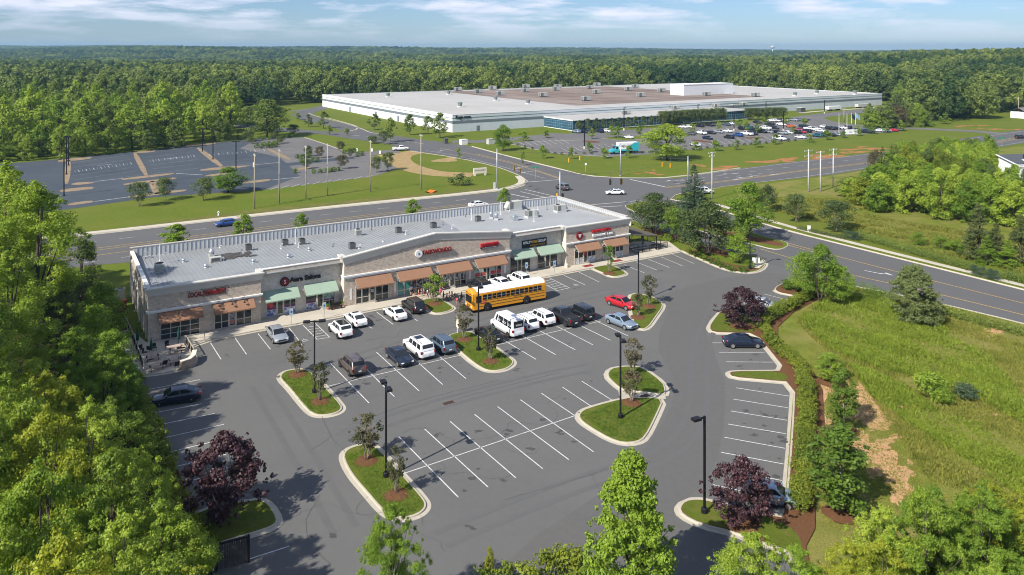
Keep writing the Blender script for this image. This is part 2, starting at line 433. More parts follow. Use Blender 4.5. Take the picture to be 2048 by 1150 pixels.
def tree_mesh(kind, var):
    if (kind, var) in TREES: return TREES[kind, var]
    k = KINDS[kind]; nr = np.random.default_rng(sum(map(ord, kind)) * 31 + var * 977); rd = random.Random(sum(map(ord, kind)) + var * 13)
    Hh, Rr, b = k['H'], k['R'], k['base']
    cl = []; lean = [(rd.uniform(-.1, .1), rd.uniform(-.1, .1)) for _ in range(3)]
    lobe = [rd.uniform(0, 6.28) for _ in range(3)]
    if 'whorl' in k:
        for i in range(k['whorl']):
            t = (i + .3) / k['whorl']; z = Hh * (b + (1 - b) * t); r = Rr * profile(k['prof'], t)
            m = max(4, int(9 * (1 - t) + 3)); a0 = rd.uniform(0, 6.28)
            for j in range(m):
                a = a0 + 6.283 * j / m + rd.uniform(-.2, .2); rj = r * rd.uniform(.72, 1.12)
                for s in (.4, .68, .92):
                    cl.append((math.cos(a) * rj * s, math.sin(a) * rj * s, z - rj * s * .22 + rd.uniform(-.1, .1), max(.16, rj * .2), max(.09, rj * .10)))
    else:
        for i in range(k['n']):
            t = rd.random() ** .85; 
            if i < 4: t = .9 + .08 * rd.random()
            z = Hh * (b + (1 - b) * t)
            a = rd.uniform(0, 6.283)
            pr = profile(k['prof'], t) * (1 + .10 * math.sin(2 * a + lobe[0]) + .12 * math.sin(3 * a + lobe[1] + t * 4))
            rad = Rr * pr * (rd.random() ** .30); c = Rr * k['cr'] * rd.uniform(.6, 1.35) * min(1, .45 + pr)
            rad = max(0, rad - c * .32)
            cl.append((math.cos(a) * rad, math.sin(a) * rad, min(z, Hh - c * .6), c, c * rd.uniform(.6, .95) * k.get('flat', 1)))
        for i in range(int(k['n'] * k.get('sprays', .33))):                         # loose sprays that break the outline
            t = rd.random(); a = rd.uniform(0, 6.283); r = Rr * profile(k['prof'], t) * rd.uniform(.92, k.get('reach', 1.12)); c = Rr * k['cr'] * rd.uniform(.22, .45)
            cl.append((math.cos(a) * r, math.sin(a) * r, Hh * (b + (1 - b) * t) + rd.uniform(0, c), c, c * .8))
    V, F = leaf_cloud(nr, cl, k['leaves'] / len(cl), k['leaf'], k.get('aspect', .62), wild=k.get('wild', .6), shell=k.get('shell', .45))
    V[:, 2] = np.maximum(V[:, 2], .02)
    crown = np_mesh('crown', V, F, LEAF[k['mat']])
    mb = MB(); tr = max(.035, Hh * .017)
    ns = k.get('stems', 1)
    far = kind in ('far',)
    for s in range(ns):
        a = 6.283 * s / ns + rd.uniform(-.4, .4); sp = 0 if ns == 1 else Rr * .55
        top = Hh * (.86 if ns == 1 else .7)
        base = Vector((math.cos(a), math.sin(a), 0)) * (0 if ns == 1 else tr * 1.3)
        pts = [base + Vector((math.cos(a) * sp * u ** 1.3 + lean[0][0] * u * 2, math.sin(a) * sp * u ** 1.3 + lean[0][1] * u * 2, top * u)) for u in (0, .12, .3, .5, .75, 1)]
        q = tr * (1 if ns == 1 else .6)
        mb.tube(pts, [q * 1.35, q, q * .85, q * .66, q * .4, q * .12], 7 if not far else 4)
        if not far:
            for c in cl[:: max(1, len(cl) // (10 if ns == 1 else 4))]:
                p1 = Vector(c[:3]); u = min(.85, max(.15, (p1.z / top) * .62)); i = min(4, int(u * 5)); 
                p0 = pts[1] + (pts[4] - pts[1]) * max(0, min(1, u * 1.1 - .1))
                mid = p0.lerp(p1, .5) + Vector((0, 0, -.04 * Hh * .2))
                mb.tube([p0, mid, p1], [q * .42, q * .26, q * .07], 5)
    trunk = mb.mesh('trunk', BARKL if kind in ('crape', 'young', 'column', 'globe') else BARK, True)
    TREES[kind, var] = (trunk, crown, Hh, Rr)
    return TREES[kind, var]
NAME = {'wood_tall': 'woodland_tree', 'wood_low': 'woodland_tree', 'wood_dark': 'young_conifer', 'forest': 'forest_tree', 'forest_slim': 'forest_tree', 'right': 'thicket_tree', 'cone': 'young_maple',
        'column': 'columnar_tree', 'oval': 'pear_tree', 'maple': 'maple_tree', 'young': 'young_tree', 'crape': 'crape_myrtle', 'bigcrape': 'crape_myrtle', 'redbud': 'redbud_tree', 'globe': 'globe_tree',
        'spruce': 'spruce_tree', 'pine': 'pine_tree', 'cedar': 'cedar_tree', 'shrub': 'hedge_shrub', 'ball': 'round_shrub', 'plume': 'grass_clump'}
CAT = {'shrub': 'shrub', 'ball': 'shrub', 'plume': 'ornamental grass'}
def plant(kind, x, y, h, r=None, label=None, group=None, var=None, rz=None, z=0.0, name=None, cat=None, crown_mat=None):
    var = rng.randrange(3) if var is None else var
    tk, cr, Hh, Rr = tree_mesh(kind, var)
    s = h / Hh; sx = (r / Rr) if r else s * rng.uniform(.9, 1.12)
    t = thing(name or NAME[kind], label, cat or CAT.get(kind, 'tree'), (x, y, z), rng.uniform(0, 6.283) if rz is None else rz, group)
    t.scale = (sx, sx, s)
    low = kind in ('shrub', 'ball', 'plume')
    if low:
        link('foliage', cr, t)
    else:
        link('trunk', tk, t)
        c = link('crown', cr, t)
        if crown_mat: c.material_slots[0].link = 'OBJECT'; c.material_slots[0].material = LEAF[crown_mat]
    if low and crown_mat:
        c = t.children[0]; c.material_slots[0].link = 'OBJECT'; c.material_slots[0].material = LEAF[crown_mat]
    return t
def tree_px(kind, bx, by, ty, wpx=None, label=None, group=None, **kw):
    """a tree whose foot stands at photo pixel (bx, by), whose tip reaches row ty and whose crown spans wpx"""
    p = G(bx, by); h = (by - ty) * p.y / K
    return plant(kind, p.x, p.y, h, (wpx * p.y / K / 2 / .90) if wpx else None, label, group, **kw)
# ------------------------------------------------------------------ vehicles
GLASS = mat('car_glass', (.012, .016, .02), rough=.08, var=.02, spec=.6)
TYRE = mat('tyre_rubber', (.018, .018, .019), rough=.85)
RIM = mat('wheel_rim', (.5, .5, .52), rough=.35, metal=.8, var=.03)
RIMD = mat('wheel_rim_dark', (.06, .06, .065), rough=.4, metal=.6, var=.03)
TRIM = mat('black_trim', (.02, .02, .022), rough=.6)
HEADL = mat('headlight_lens', (.75, .78, .8), rough=.12, spec=.6, var=.03)
TAILL = mat('tail_light_lens', (.20, .010, .012), rough=.2, spec=.5, var=.03)
PLATE = mat('licence_plate', (.7, .72, .74), rough=.5)
CHROME = mat('chrome', (.62, .63, .64), rough=.2, metal=.9, var=.02)
PAINT = {
    'white': paint('paint_white', (.76, .77, .78)), 'silver': paint('paint_silver', (.36, .39, .42), .3, .4), 'grey': paint('paint_grey', (.12, .125, .13), .3, .4),
    'black': paint('paint_black', (.010, .011, .013)), 'navy': paint('paint_navy', (.012, .020, .042), .25, .2), 'blue': paint('paint_blue', (.02, .07, .26), .3, .2),
    'steel': paint('paint_steel_blue', (.10, .14, .19), .3, .4), 'sky': paint('paint_pale_blue', (.27, .35, .44), .3, .4), 'brown': paint('paint_bronze', (.14, .105, .09), .3, .45),
    'red': paint('paint_red', (.42, .012, .02)), 'maroon': paint('paint_maroon', (.20, .012, .018)), 'orange': paint('paint_orange', (.55, .09, .02)), 'teal': paint('paint_teal', (.015, .10, .13), .3, .2),
    'charcoal': paint('paint_charcoal', (.022, .024, .028), .3, .3), 'turquoise': paint('paint_turquoise', (.03, .36, .42)), 'yellow': paint('paint_bus_yellow', (.66, .285, .012), .38),
}
# top line of the lower body (share of length from the nose, height), cab foot and roof (shares), heights and widths
SHAPES = {
    'sedan': dict(L=4.8, W=1.84, H=1.46, top=[(0, .56), (.03, .70), (.09, .78), (.26, .92), (.34, .95), (.8, 1.0), (.88, 1.03), (.97, 1.0), (1, .72)], foot=(.25, .91), roof=(.42, .70), win=[(.0, .49), (.53, .97)]),
    'hatch': dict(L=4.3, W=1.8, H=1.48, top=[(0, .56), (.03, .70), (.09, .8), (.26, .95), (.34, .98), (.8, 1.02), (.93, 1.03), (.98, .98), (1, .72)], foot=(.22, .985), roof=(.40, .80), win=[(.0, .45), (.49, .97)]),
    'suv': dict(L=4.75, W=1.9, H=1.72, top=[(0, .62), (.03, .84), (.08, .93), (.24, 1.04), (.34, 1.06), (.8, 1.1), (.95, 1.1), (.985, 1.05), (1, .8)], foot=(.23, .985), roof=(.37, .88), win=[(.0, .36), (.40, .70), (.74, .97)]),
    'big_suv': dict(L=5.4, W=2.04, H=1.94, top=[(0, .68), (.02, .98), (.07, 1.08), (.24, 1.17), (.34, 1.2), (.8, 1.22), (.96, 1.22), (.99, 1.15), (1, .8)], foot=(.23, .99), roof=(.35, .945), win=[(.0, .31), (.35, .63), (.68, .98)]),
    'jeep': dict(L=4.5, W=1.88, H=1.84, top=[(0, .66), (.02, 1.0), (.05, 1.06), (.3, 1.12), (.34, 1.13), (.9, 1.14), (.985, 1.12), (1, .9)], foot=(.32, .99), roof=(.38, .965), win=[(.02, .35), (.40, .68), (.74, .98)]),
    'van': dict(L=5.7, W=2.02, H=2.42, top=[(0, .6), (.02, .92), (.06, 1.06), (.16, 1.2), (.25, 1.24), (.8, 1.24), (.98, 1.24), (1, .8)], foot=(.13, .995), roof=(.27, .97), win=[(.01, .18), (.21, .48), (.50, .72), (.74, .96)]),
    'pickup': dict(L=5.9, W=2.02, H=1.92, top=[(0, .72), (.02, 1.02), (.06, 1.1), (.26, 1.18), (.30, 1.2), (.56, 1.22), (.62, 1.22), (.985, 1.2), (1, .95)], foot=(.24, .63), roof=(.35, .57), win=[(.0, .46), (.50, .96)], bed=(.635, .975)),
}
def lerp_list(t, pts):
    for (a, va), (b, vb) in zip(pts, pts[1:]):
        if t <= b: return va + (vb - va) * (t - a) / (b - a) if b > a else vb
    return pts[-1][1]
def wheel_meshes(r=.34, w=.23, dark=False):
    key = ('wheel', r, dark)
    if key in TREES: return TREES[key]
    t = MB().lathe([(r * .62, -w / 2), (r * .93, -w / 2), (r, -w * .3), (r, w * .3), (r * .93, w / 2), (r * .62, w / 2)], seg=20, axis='y').mesh('wheel', TYRE, True)
    m = MB(); m.lathe([(r * .64, -w * .42), (r * .64, w * .42)], seg=18, axis='y', mi=1)
    for sd_ in (-1, 1):
        y = sd_ * w * .46
        for k in range(5):
            a = 2 * math.pi * k / 5
            for da in (-.14, .14):
                pass
            c, s = math.cos(a), math.sin(a); n = Vector((-s, 0, c)); d = Vector((c, 0, s))
            o = Vector((0, y, 0))
            m.face([o + d * r * .12 + n * r * .12, o + d * r * .62 + n * r * .16, o + d * r * .62 - n * r * .16, o + d * r * .12 - n * r * .12])
        m.lathe([(r * .16, y - .004), (r * .16, y + .012 * sd_)], seg=10, axis='y')
        m.lathe([(r * .58, y - .002), (r * .66, y + .004 * sd_), (r * .66, y - .01)], seg=18, axis='y')
    rim = m.mesh('rim', [RIMD if dark else RIM, TRIM])
    TREES[key] = (t, rim); return TREES[key]
def body_meshes(kind):
    """lower body, roofed cab, windows, trim, head lights and tail lights of one kind of car"""
    if ('car', kind) in TREES: return TREES['car', kind]
    s = SHAPES[kind]; L_, W_, H_ = s['L'], s['W'], s['H']; zb = .24 if kind in ('sedan', 'hatch') else .32
    X = lambda t: L_ * (.5 - t)
    def half(t):
        e = min(t, 1 - t); k = 1 - .22 * (1 - min(1, e / .09)) ** 2
        if kind in ('jeep',): k = 1 - .10 * (1 - min(1, e / .05)) ** 2
        return W_ / 2 * k
    mb = MB(); rings = []
    ts = sorted(set([0, .012, .03, .07, .13, .2, .26, .32, .42, .52, .62, .72, .82, .9, .95, .98, 1] + ([s['bed'][0], s['bed'][0] + .01, s['bed'][1]] if 'bed' in s else [])))
    for t in ts:
        zt = lerp_list(t, s['top']); h = half(t); b = zb + .10 * (1 - min(1, min(t, 1 - t) / .08)); x = X(t); sh = max(.02, h * .12)
        mid = b + (zt - b) * .55
        rings.append([(x, -h * .86, b), (x, -h * .97, b + .07), (x, -h, mid), (x, -h * .985, mid + (zt - mid) * .6), (x, -h * .93, zt - .035), (x, -h * .84, zt), (x, 0, zt + .025),
                      (x, h * .84, zt), (x, h * .93, zt - .035), (x, h * .985, mid + (zt - mid) * .6), (x, h, mid), (x, h * .97, b + .07), (x, h * .86, b)])
    mb.grid(rings, 0, False); n = len(rings[0])
    mb.face(list(reversed(rings[0]))); mb.face(rings[-1])
    bed_faces = None
    body = MB(); body.v, body.f, body.m = mb.v, mb.f, mb.m
    # cab: lower ring and roof ring
    f0, f1 = s['foot']; r0, r1 = s['roof']
    def zfoot(t): return lerp_list(t, s['top']) - .01
    hb, ht = W_ * .445, W_ * (.355 if kind in ('sedan', 'hatch') else .385 if kind in ('suv', 'big_suv', 'pickup') else .415)
    zr = H_ - .02
    bm = bmesh.new()
    q = [bm.verts.new(p) for p in ((X(f0), -hb * .94, zfoot(f0)), (X(f0), hb * .94, zfoot(f0)), (X(f1), hb * .95, zfoot(f1)), (X(f1), -hb * .95, zfoot(f1)),
                                  (X(r0), -ht, zr - .03), (X(r0), ht, zr - .03), (X(r1), ht, zr - .02), (X(r1), -ht, zr - .02))]
    for f in ((4, 5, 6, 7)[::-1], (0, 1, 5, 4)[::-1], (1, 2, 6, 5)[::-1], (2, 3, 7, 6)[::-1], (3, 0, 4, 7)[::-1]): bm.faces.new([q[i] for i in f])
    bm.normal_update(); bmesh.ops.recalc_face_normals(bm, faces=bm.faces)
    top_e = [e for e in bm.edges if all(v.co.z > zr - .1 for v in e.verts)]; side_e = [e for e in bm.edges if len({v.co.z > zr - .1 for v in e.verts}) == 2]
    bmesh.ops.bevel(bm, geom=top_e + side_e, offset=.085, segments=3, affect='EDGES', profile=.6)
    c0 = len(body.v); bm.verts.index_update()
    body.v += [tuple(v.co) for v in bm.verts]; body.f += [tuple(c0 + v.index for v in f.verts) for f in bm.faces]; body.m += [0] * len(bm.faces); bm.free()
    # open load bed
    if 'bed' in s:
        a, b = s['bed']; bw = W_ / 2 * .80; zt = 1.245; zf = .78
        body.face([(X(a), -bw, zt), (X(b), -bw, zt), (X(b), bw, zt), (X(a), bw, zt)], 1)
        for y in (-1, 1): body.box(X(b) - .02, X(a) + .02, y * bw - .05, y * bw + .05, zt - .06, zt + .035, 0)
        body.box(X(b) - .05, X(b) + .04, -bw, bw, zt - .06, zt + .03, 0)
        for k in range(7): body.box(X(b) + .05, X(a) - .05, -bw * .85 + k * bw * .28, -bw * .85 + k * bw * .28 + .06, zt + .002, zt + .014, 1)
    bm_ = body.mesh('body', [PAINT['white'], TRIM], True)
    # windows: panes a few millimetres proud of the cab's faces
    win = MB()
    P = lambda t, top, side: Vector((X((r0 + (r1 - r0) * t) if top else (f0 + (f1 - f0) * t)), side * (ht if top else hb * .945), (zr - .025) if top else (zfoot(f0) + (zfoot(f1) - zfoot(f0)) * t)))
    def pane(a, b, c, d, m=(.1, .1, .1, .12), off=.012):
        """corners a b (foot) c d (roof); margins left, right, foot, roof as shares"""
        l, r_, lo, hi = m
        def at(u, v): return (a.lerp(b, u)).lerp(d.lerp(c, u), v)
        pts = [at(l, lo), at(1 - r_, lo), at(1 - r_ , 1 - hi), at(l , 1 - hi)]
        nn = (pts[1] - pts[0]).cross(pts[3] - pts[0]).normalized()
        cen = sum(pts, Vector()) / 4
        if nn.dot(cen - Vector((X((f0 + f1) / 2), 0, 1))) < 0: nn.negate()
        win.face([p + nn * off for p in pts])
    FL, FR = P(0, 0, 1), P(0, 0, -1); TL, TR = P(0, 1, 1), P(0, 1, -1)
    pane(FL, FR, TR, TL, (.05, .05, .05, .10))
    BL, BR = P(1, 0, 1), P(1, 0, -1); UL, UR = P(1, 1, 1), P(1, 1, -1)
    pane(BL, BR, UR, UL, (.08, .08, .34 if kind in ('suv', 'big_suv', 'van', 'jeep') else .14, .12))
    for sd_ in (1, -1):
        A_, B_, C_, D_ = P(0, 0, sd_), P(1, 0, sd_), P(1, 1, sd_), P(0, 1, sd_)
        for (u0, u1) in s['win']:
            e0 = .09 if u0 < .03 else u0; e1 = .90 if u1 > .95 else u1
            pane(A_, B_, C_, D_, (e0, 1 - e1, .10 if kind != 'van' else .2, .16), .012)
    w_ = win.mesh('windows', GLASS)
    tr = MB(); hw = W_ / 2
    tr.box(X(0) - .10, X(0) + .015, -hw * .52, hw * .52, zb + .22, zb + .36)                       # grille
    tr.box(X(1) - .015, X(1) + .12, -hw * .66, hw * .66, zb + .02, zb + .16)                       # rear bumper insert
    for sd_ in (1, -1): tr.box(X(.80), X(.20), sd_ * hw - .03, sd_ * hw + .004, zb - .02, zb + .06)
    wx = (X(.185), X(.81))
    wr = {'sedan': .33, 'hatch': .32, 'suv': .365, 'big_suv': .40, 'jeep': .40, 'van': .36, 'pickup': .40}[kind]
    for x in wx:
        for sd_ in (1, -1):                                                                          # wheel arches
            ring = [(x + math.cos(a) * wr * 1.17, sd_ * (hw + .003), wr + math.sin(a) * wr * 1.17) for a in np.linspace(-.35, math.pi + .35, 15)]
            tr.face(ring if sd_ < 0 else list(reversed(ring)))
    t_ = tr.mesh('trim', TRIM)
    he, ta = [], []
    zt0 = lerp_list(.06, s['top'])
    for sd_ in (1, -1):
        m = MB(); x0 = X(.012); m.grid([[(x0 + .03, sd_ * hw * a, zt0 - .20), (x0 + .03 - .0, sd_ * hw * a, zt0 - .085), (X(.075), sd_ * hw * (a + .06), zt0 + .004)] for a in (.50, .64, .78)], 0, False)
        m.grid([[(x0 + .03, sd_ * hw * .78, zt0 - .20), (x0 + .03, sd_ * hw * .78, zt0 - .085)], [(X(.085), sd_ * (hw * .99 + .004), zt0 - .17), (X(.085), sd_ * (hw * .97), zt0 - .05)]], 0, False)
        he.append(m.mesh('headlight', HEADL))
        m = MB(); zt1 = lerp_list(.97, s['top']); tall = kind in ('van', 'jeep', 'pickup', 'big_suv', 'suv')
        m.box(X(1) - .012, X(.96), sd_ * hw * .76, sd_ * (hw * .93), zt1 - (.34 if tall else .22), zt1 - .05)
        ta.append(m.mesh('taillight', TAILL))
    TREES['car', kind] = (bm_, w_, t_, he, ta, wx, wr); return TREES['car', kind]
def car(kind, p, ang, colour, label, cat='car', group=None, roof=None, rails=False, rack=False, plain=False, name='parked_car', dark_rims=False):
    bm_, w_, t_, he, ta, wx, wr = body_meshes(kind); s = SHAPES[kind]
    t = thing(name, label, cat, (p[0], p[1], .012), R(ang), group)
    b = link('body', bm_, t); b.material_slots[0].link = 'OBJECT'; b.material_slots[0].material = PAINT[colour]
    b.modifiers.new('smooth', 'WEIGHTED_NORMAL') if False else None
    link('windows', w_, t)
    tm, rm = wheel_meshes(wr, .24, dark_rims)
    for x in wx:
        for sd_ in (1, -1):
            wl = link('wheel', tm, t, (x, sd_ * (s['W'] / 2 - .085), wr))
            if not plain: link('rim', rm, wl)
    if plain: return t
    link('trim', t_, t)
    for m in he: link('headlight', m, t)
    for m in ta: link('taillight', m, t)
    hw = s['W'] / 2; X = lambda u: s['L'] * (.5 - u)
    MB().box(X(1) - .03, X(1) + .05, -.17, .17, .62 if kind not in ('sedan', 'hatch') else .58, .74 if kind not in ('sedan', 'hatch') else .70).obj('licence_plate', PLATE, t)
    for sd_ in (1, -1):
        m = MB(); x = X(s['foot'][0] + .07); z = lerp_list(.3, s['top']); m.box(x - .06, x + .10, sd_ * (hw * .93), sd_ * (hw + .14), z + .02, z + .15)
        m.obj('mirror', PAINT[colour], t)
    zr = s['H'] - .02; r0, r1 = s['roof']; ht = s['W'] * .37
    if roof == 'glass':
        MB().box(X(r1 - .04), X(r0 + .05), -ht * .82, ht * .82, zr - .04, zr + .004).obj('glass_roof', GLASS, t)
    elif roof == 'sunroof':
        MB().box(X(r0 + (r1 - r0) * .42), X(r0 + (r1 - r0) * .12), -ht * .62, ht * .62, zr - .04, zr + .004).obj('sunroof', GLASS, t)
    if rails:
        for sd_ in (1, -1):
            m = MB(); m.tube([(X(r0 + .05), sd_ * ht * .86, zr - .03), (X(r0 + .09), sd_ * ht * .86, zr + .05), (X(r1 - .08), sd_ * ht * .86, zr + .05), (X(r1 - .03), sd_ * ht * .86, zr - .03)], .022, 5)
            m.obj('roof_rail', CHROME if rails == 'chrome' else TRIM, t)
    return t
# ------------------------------------------------------------------ ground, lots and roads
M_GRASS = mat('lawn_grass', (.125, .170, .018), rough=.95, var=.22, scale=1.1, spec=.1, col2=(.185, .190, .034), scale2=.09, bias=.56, width=.14, bump=.6, bscale=9, grain=.35)
M_TURF = mat('island_turf', (.112, .148, .019), rough=.95, var=.22, scale=2.2, spec=.1, col2=(.19, .17, .045), scale2=.55, bias=.62, width=.12, bump=.6, bscale=16, grain=.4)
M_FIELD = mat('field_grass', (.165, .195, .030), rough=.95, var=.35, scale=.45, spec=.1, col2=(.30, .245, .09), scale2=.13, bias=.53, width=.10, bump=.7, bscale=7, grain=.35)
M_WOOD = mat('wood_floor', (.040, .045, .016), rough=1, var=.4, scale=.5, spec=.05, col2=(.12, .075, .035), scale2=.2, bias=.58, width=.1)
M_ASPH = mat('asphalt_lot', (.124, .124, .121), rough=.9, var=.10, scale=1.7, spec=.25, col2=(.160, .157, .149), scale2=.09, bias=.5, width=.2, bump=.25, bscale=45, grain=.16)
M_ROAD = mat('asphalt_road', (.125, .124, .122), rough=.88, var=.07, scale=.6, spec=.25, col2=(.102, .103, .108), scale2=.05, bias=.5, width=.2, bump=.2, bscale=40, grain=.14)
M_SEAL = mat('asphalt_old_lot', (.048, .060, .076), rough=.85, var=.15, scale=.25, spec=.3, col2=(.064, .076, .092), scale2=.05, bias=.5, width=.15, stretch=(1, 1, 1))
M_WORN = mat('asphalt_worn', (.165, .155, .148), rough=.92, var=.10, scale=.5, spec=.2, col2=(.125, .125, .125), scale2=.06)
M_DARKP = mat('asphalt_patch', (.121, .119, .114), rough=.88, var=.09, scale=1.5, spec=.25, grain=.15, bscale=40)
M_CONC = mat('kerb_concrete', (.46, .42, .34), rough=.9, var=.12, scale=1.3, spec=.2, col2=(.33, .30, .25), scale2=.5, bias=.62, width=.1, grain=.1)
M_WALK = mat('pavement_concrete', (.50, .455, .375), rough=.9, var=.07, scale=.8, spec=.2, col2=(.40, .37, .32), scale2=.4, bias=.6, width=.12)
M_MULCH = mat('mulch', (.175, .088, .045), rough=1, var=.35, scale=7, spec=.05, grain=.4, bscale=22, bump=.8)
M_CLAY = mat('clay_soil', (.52, .315, .17), rough=1, var=.2, scale=1.2, spec=.05, col2=(.38, .25, .13), scale2=.7, bias=.6, width=.1, grain=.2, bscale=12)
M_RED = mat('red_clay', (.36, .155, .07), rough=1, var=.25, scale=.7, spec=.05, col2=(.20, .17, .05), scale2=.35, bias=.55, width=.1)
M_STRAW = mat('straw_soil', (.34, .25, .13), rough=1, var=.2, scale=.8, spec=.05, col2=(.30, .21, .09), scale2=.3, bias=.55, width=.15)
M_PAINTW = mat('road_paint_white', (.56, .56, .55), rough=.8, var=.16, scale=3, col2=(.26, .26, .26), scale2=1.6, bias=.63, width=.08)
M_PAINTY = mat('road_paint_yellow', (.56, .37, .10), rough=.8, var=.12, scale=2, col2=(.36, .28, .14), scale2=.8, bias=.62, width=.1)
M_FADED = mat('road_paint_faded', (.21, .23, .26), rough=.9, var=.25, scale=.8)
M_OIL = mat('oil_stain', (.070, .069, .067), rough=.7, var=.2, scale=2)

def land():
    ys = [-150, -60, 0, 40, 80, 120, 160, 200, 250, 300, 350, 400, 450, 500, 550, 600, 660, 720]
    y = 720.0
    while y < 9000: y *= 1.06; ys.append(y)
    mb = MB(); nx = 90; rows = []
    for y in ys:
        wd = max(260, abs(y) * .95 + 200)
        rows.append([(x, y, gz(x, y)) for x in np.linspace(-wd, wd, nx)])
    mb.grid(rows, 0, False)
    o = mb.obj('ground', M_GRASS, smooth=True); o['kind'] = 'structure'
land()
Z1, Z2, Z3, Z4, Z5 = .010, .016, .022, .028, .034
def S(name, px, z, m, rnd=0):
    p = Gs(px)
    if rnd: p = rounded(p, rnd)
    return sheet(name, p, z, m)
# --- woodland floor, shopping lot, road sheets
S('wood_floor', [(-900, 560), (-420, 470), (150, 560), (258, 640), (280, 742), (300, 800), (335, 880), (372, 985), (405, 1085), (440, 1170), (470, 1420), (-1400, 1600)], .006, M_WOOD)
S('parking_lot', [(270, 742), (262, 720), (300, 690), (1250, 505), (1365, 497), (1440, 520), (1530, 512), (1600, 540), (1696, 562), (1720, 640), (1700, 1000), (1660, 1400), (480, 1500), (425, 1149), (405, 1085), (372, 985), (335, 880), (300, 800)], Z1, M_ASPH)
S('parking_lot_patch', [(1300, 598), (1330, 588), (1390, 570), (1440, 557), (1500, 549), (1530, 545), (1560, 548), (1600, 556), (1640, 552), (1650, 556), (1570, 568), (1548, 580), (1480, 615), (1440, 618), (1412, 650), (1412, 670), (1425, 690), (1440, 742), (1452, 760), (1445, 900), (1390, 990), (1345, 1010), (1350, 1040), (1420, 1065), (1480, 1120), (1420, 1300), (900, 1300), (1000, 1120), (1240, 960), (1320, 860), (1352, 790), (1340, 740), (1310, 690), (1338, 615), (1325, 600)], Z2, M_DARKP, 1)
S('road', [(-700, 545), (-100, 500), (230, 465), (503, 434), (680, 415), (992, 384), (1046, 374), (1056, 362), (1140, 345), (1180, 353), (1350, 357), (1480, 337), (1600, 322), (1782, 302), (1900, 281), (2048, 259), (2400, 205), (2400, 222), (2048, 286), (1849, 319.5), (1660, 350), (1480, 368.5), (1400, 379), (1352, 388), (1345, 400), (1400, 411), (1480, 434), (1567, 461), (1800, 519), (2047, 581), (2500, 694), (2500, 765), (2047, 646), (1870, 604), (1696, 569), (1600, 546), (1530, 525), (1460, 505), (1400, 487), (1340, 467), (1290, 451), (1256, 438), (1180, 440), (800, 480), (195, 530), (-100, 562), (-700, 610)], Z3, M_ROAD)
# road towards the warehouse and its branches
S('road', [(1056, 362), (1040, 351), (992, 333), (917, 316), (821, 302), (775, 288), (711, 279), (640, 268), (540, 262), (430, 248), (430, 243), (560, 255), (640, 262), (712, 265), (787, 271), (855, 281), (898, 285.5), (944, 294), (1026, 316), (1128, 341), (1190, 354), (1160, 372)], Z4, M_ROAD)
def stroke(name, px, wd, z, m, rnd=2):
    mb = MB(); ribbon(mb, rounded_open(Gs(px), rnd), wd, z); o = mb.obj(name, m); o['kind'] = 'structure'; return o
stroke('road', [(668, 209), (640, 216), (612, 224), (602, 231), (622, 238), (655, 246), (690, 254), (712, 262), (740, 270)], 11, Z3, M_ROAD)
stroke('road', [(590, 223), (640, 217), (668, 209), (668, 200)], 12, Z2, M_WORN)
stroke('road', [(800, 303), (760, 304), (728, 308), (690, 312)], 9, Z3, M_WORN)
stroke('road', [(480, 248), (430, 240), (400, 236)], 10, Z2, M_WORN)
S('warehouse_lot', [(1022, 287), (1060, 280), (1090, 266), (1150, 268), (1300, 257), (1480, 245), (1580, 238), (1640, 243), (1700, 250), (1800, 256), (1803, 263), (1710, 269), (1591, 281), (1480, 291), (1374, 300), (1304, 308), (1216, 314), (1111, 308)], Z2, M_WORN)
stroke('road', [(905, 283), (980, 283), (1080, 272), (1180, 268), (1330, 257), (1480, 247), (1600, 239), (1650, 243)], 9, Z3, M_WORN)
stroke('road', [(1590, 240), (1630, 232), (1690, 226), (1770, 217), (1850, 205)], 13, Z3, M_WORN)
stroke('road', [(1625, 234), (1650, 244), (1700, 251), (1800, 256), (1880, 259), (1960, 263), (2000, 268)], 9, Z4, M_WORN)
stroke('path', [(1600, 226), (1640, 222), (1700, 219), (1763, 213)], 3, Z5, M_WALK)
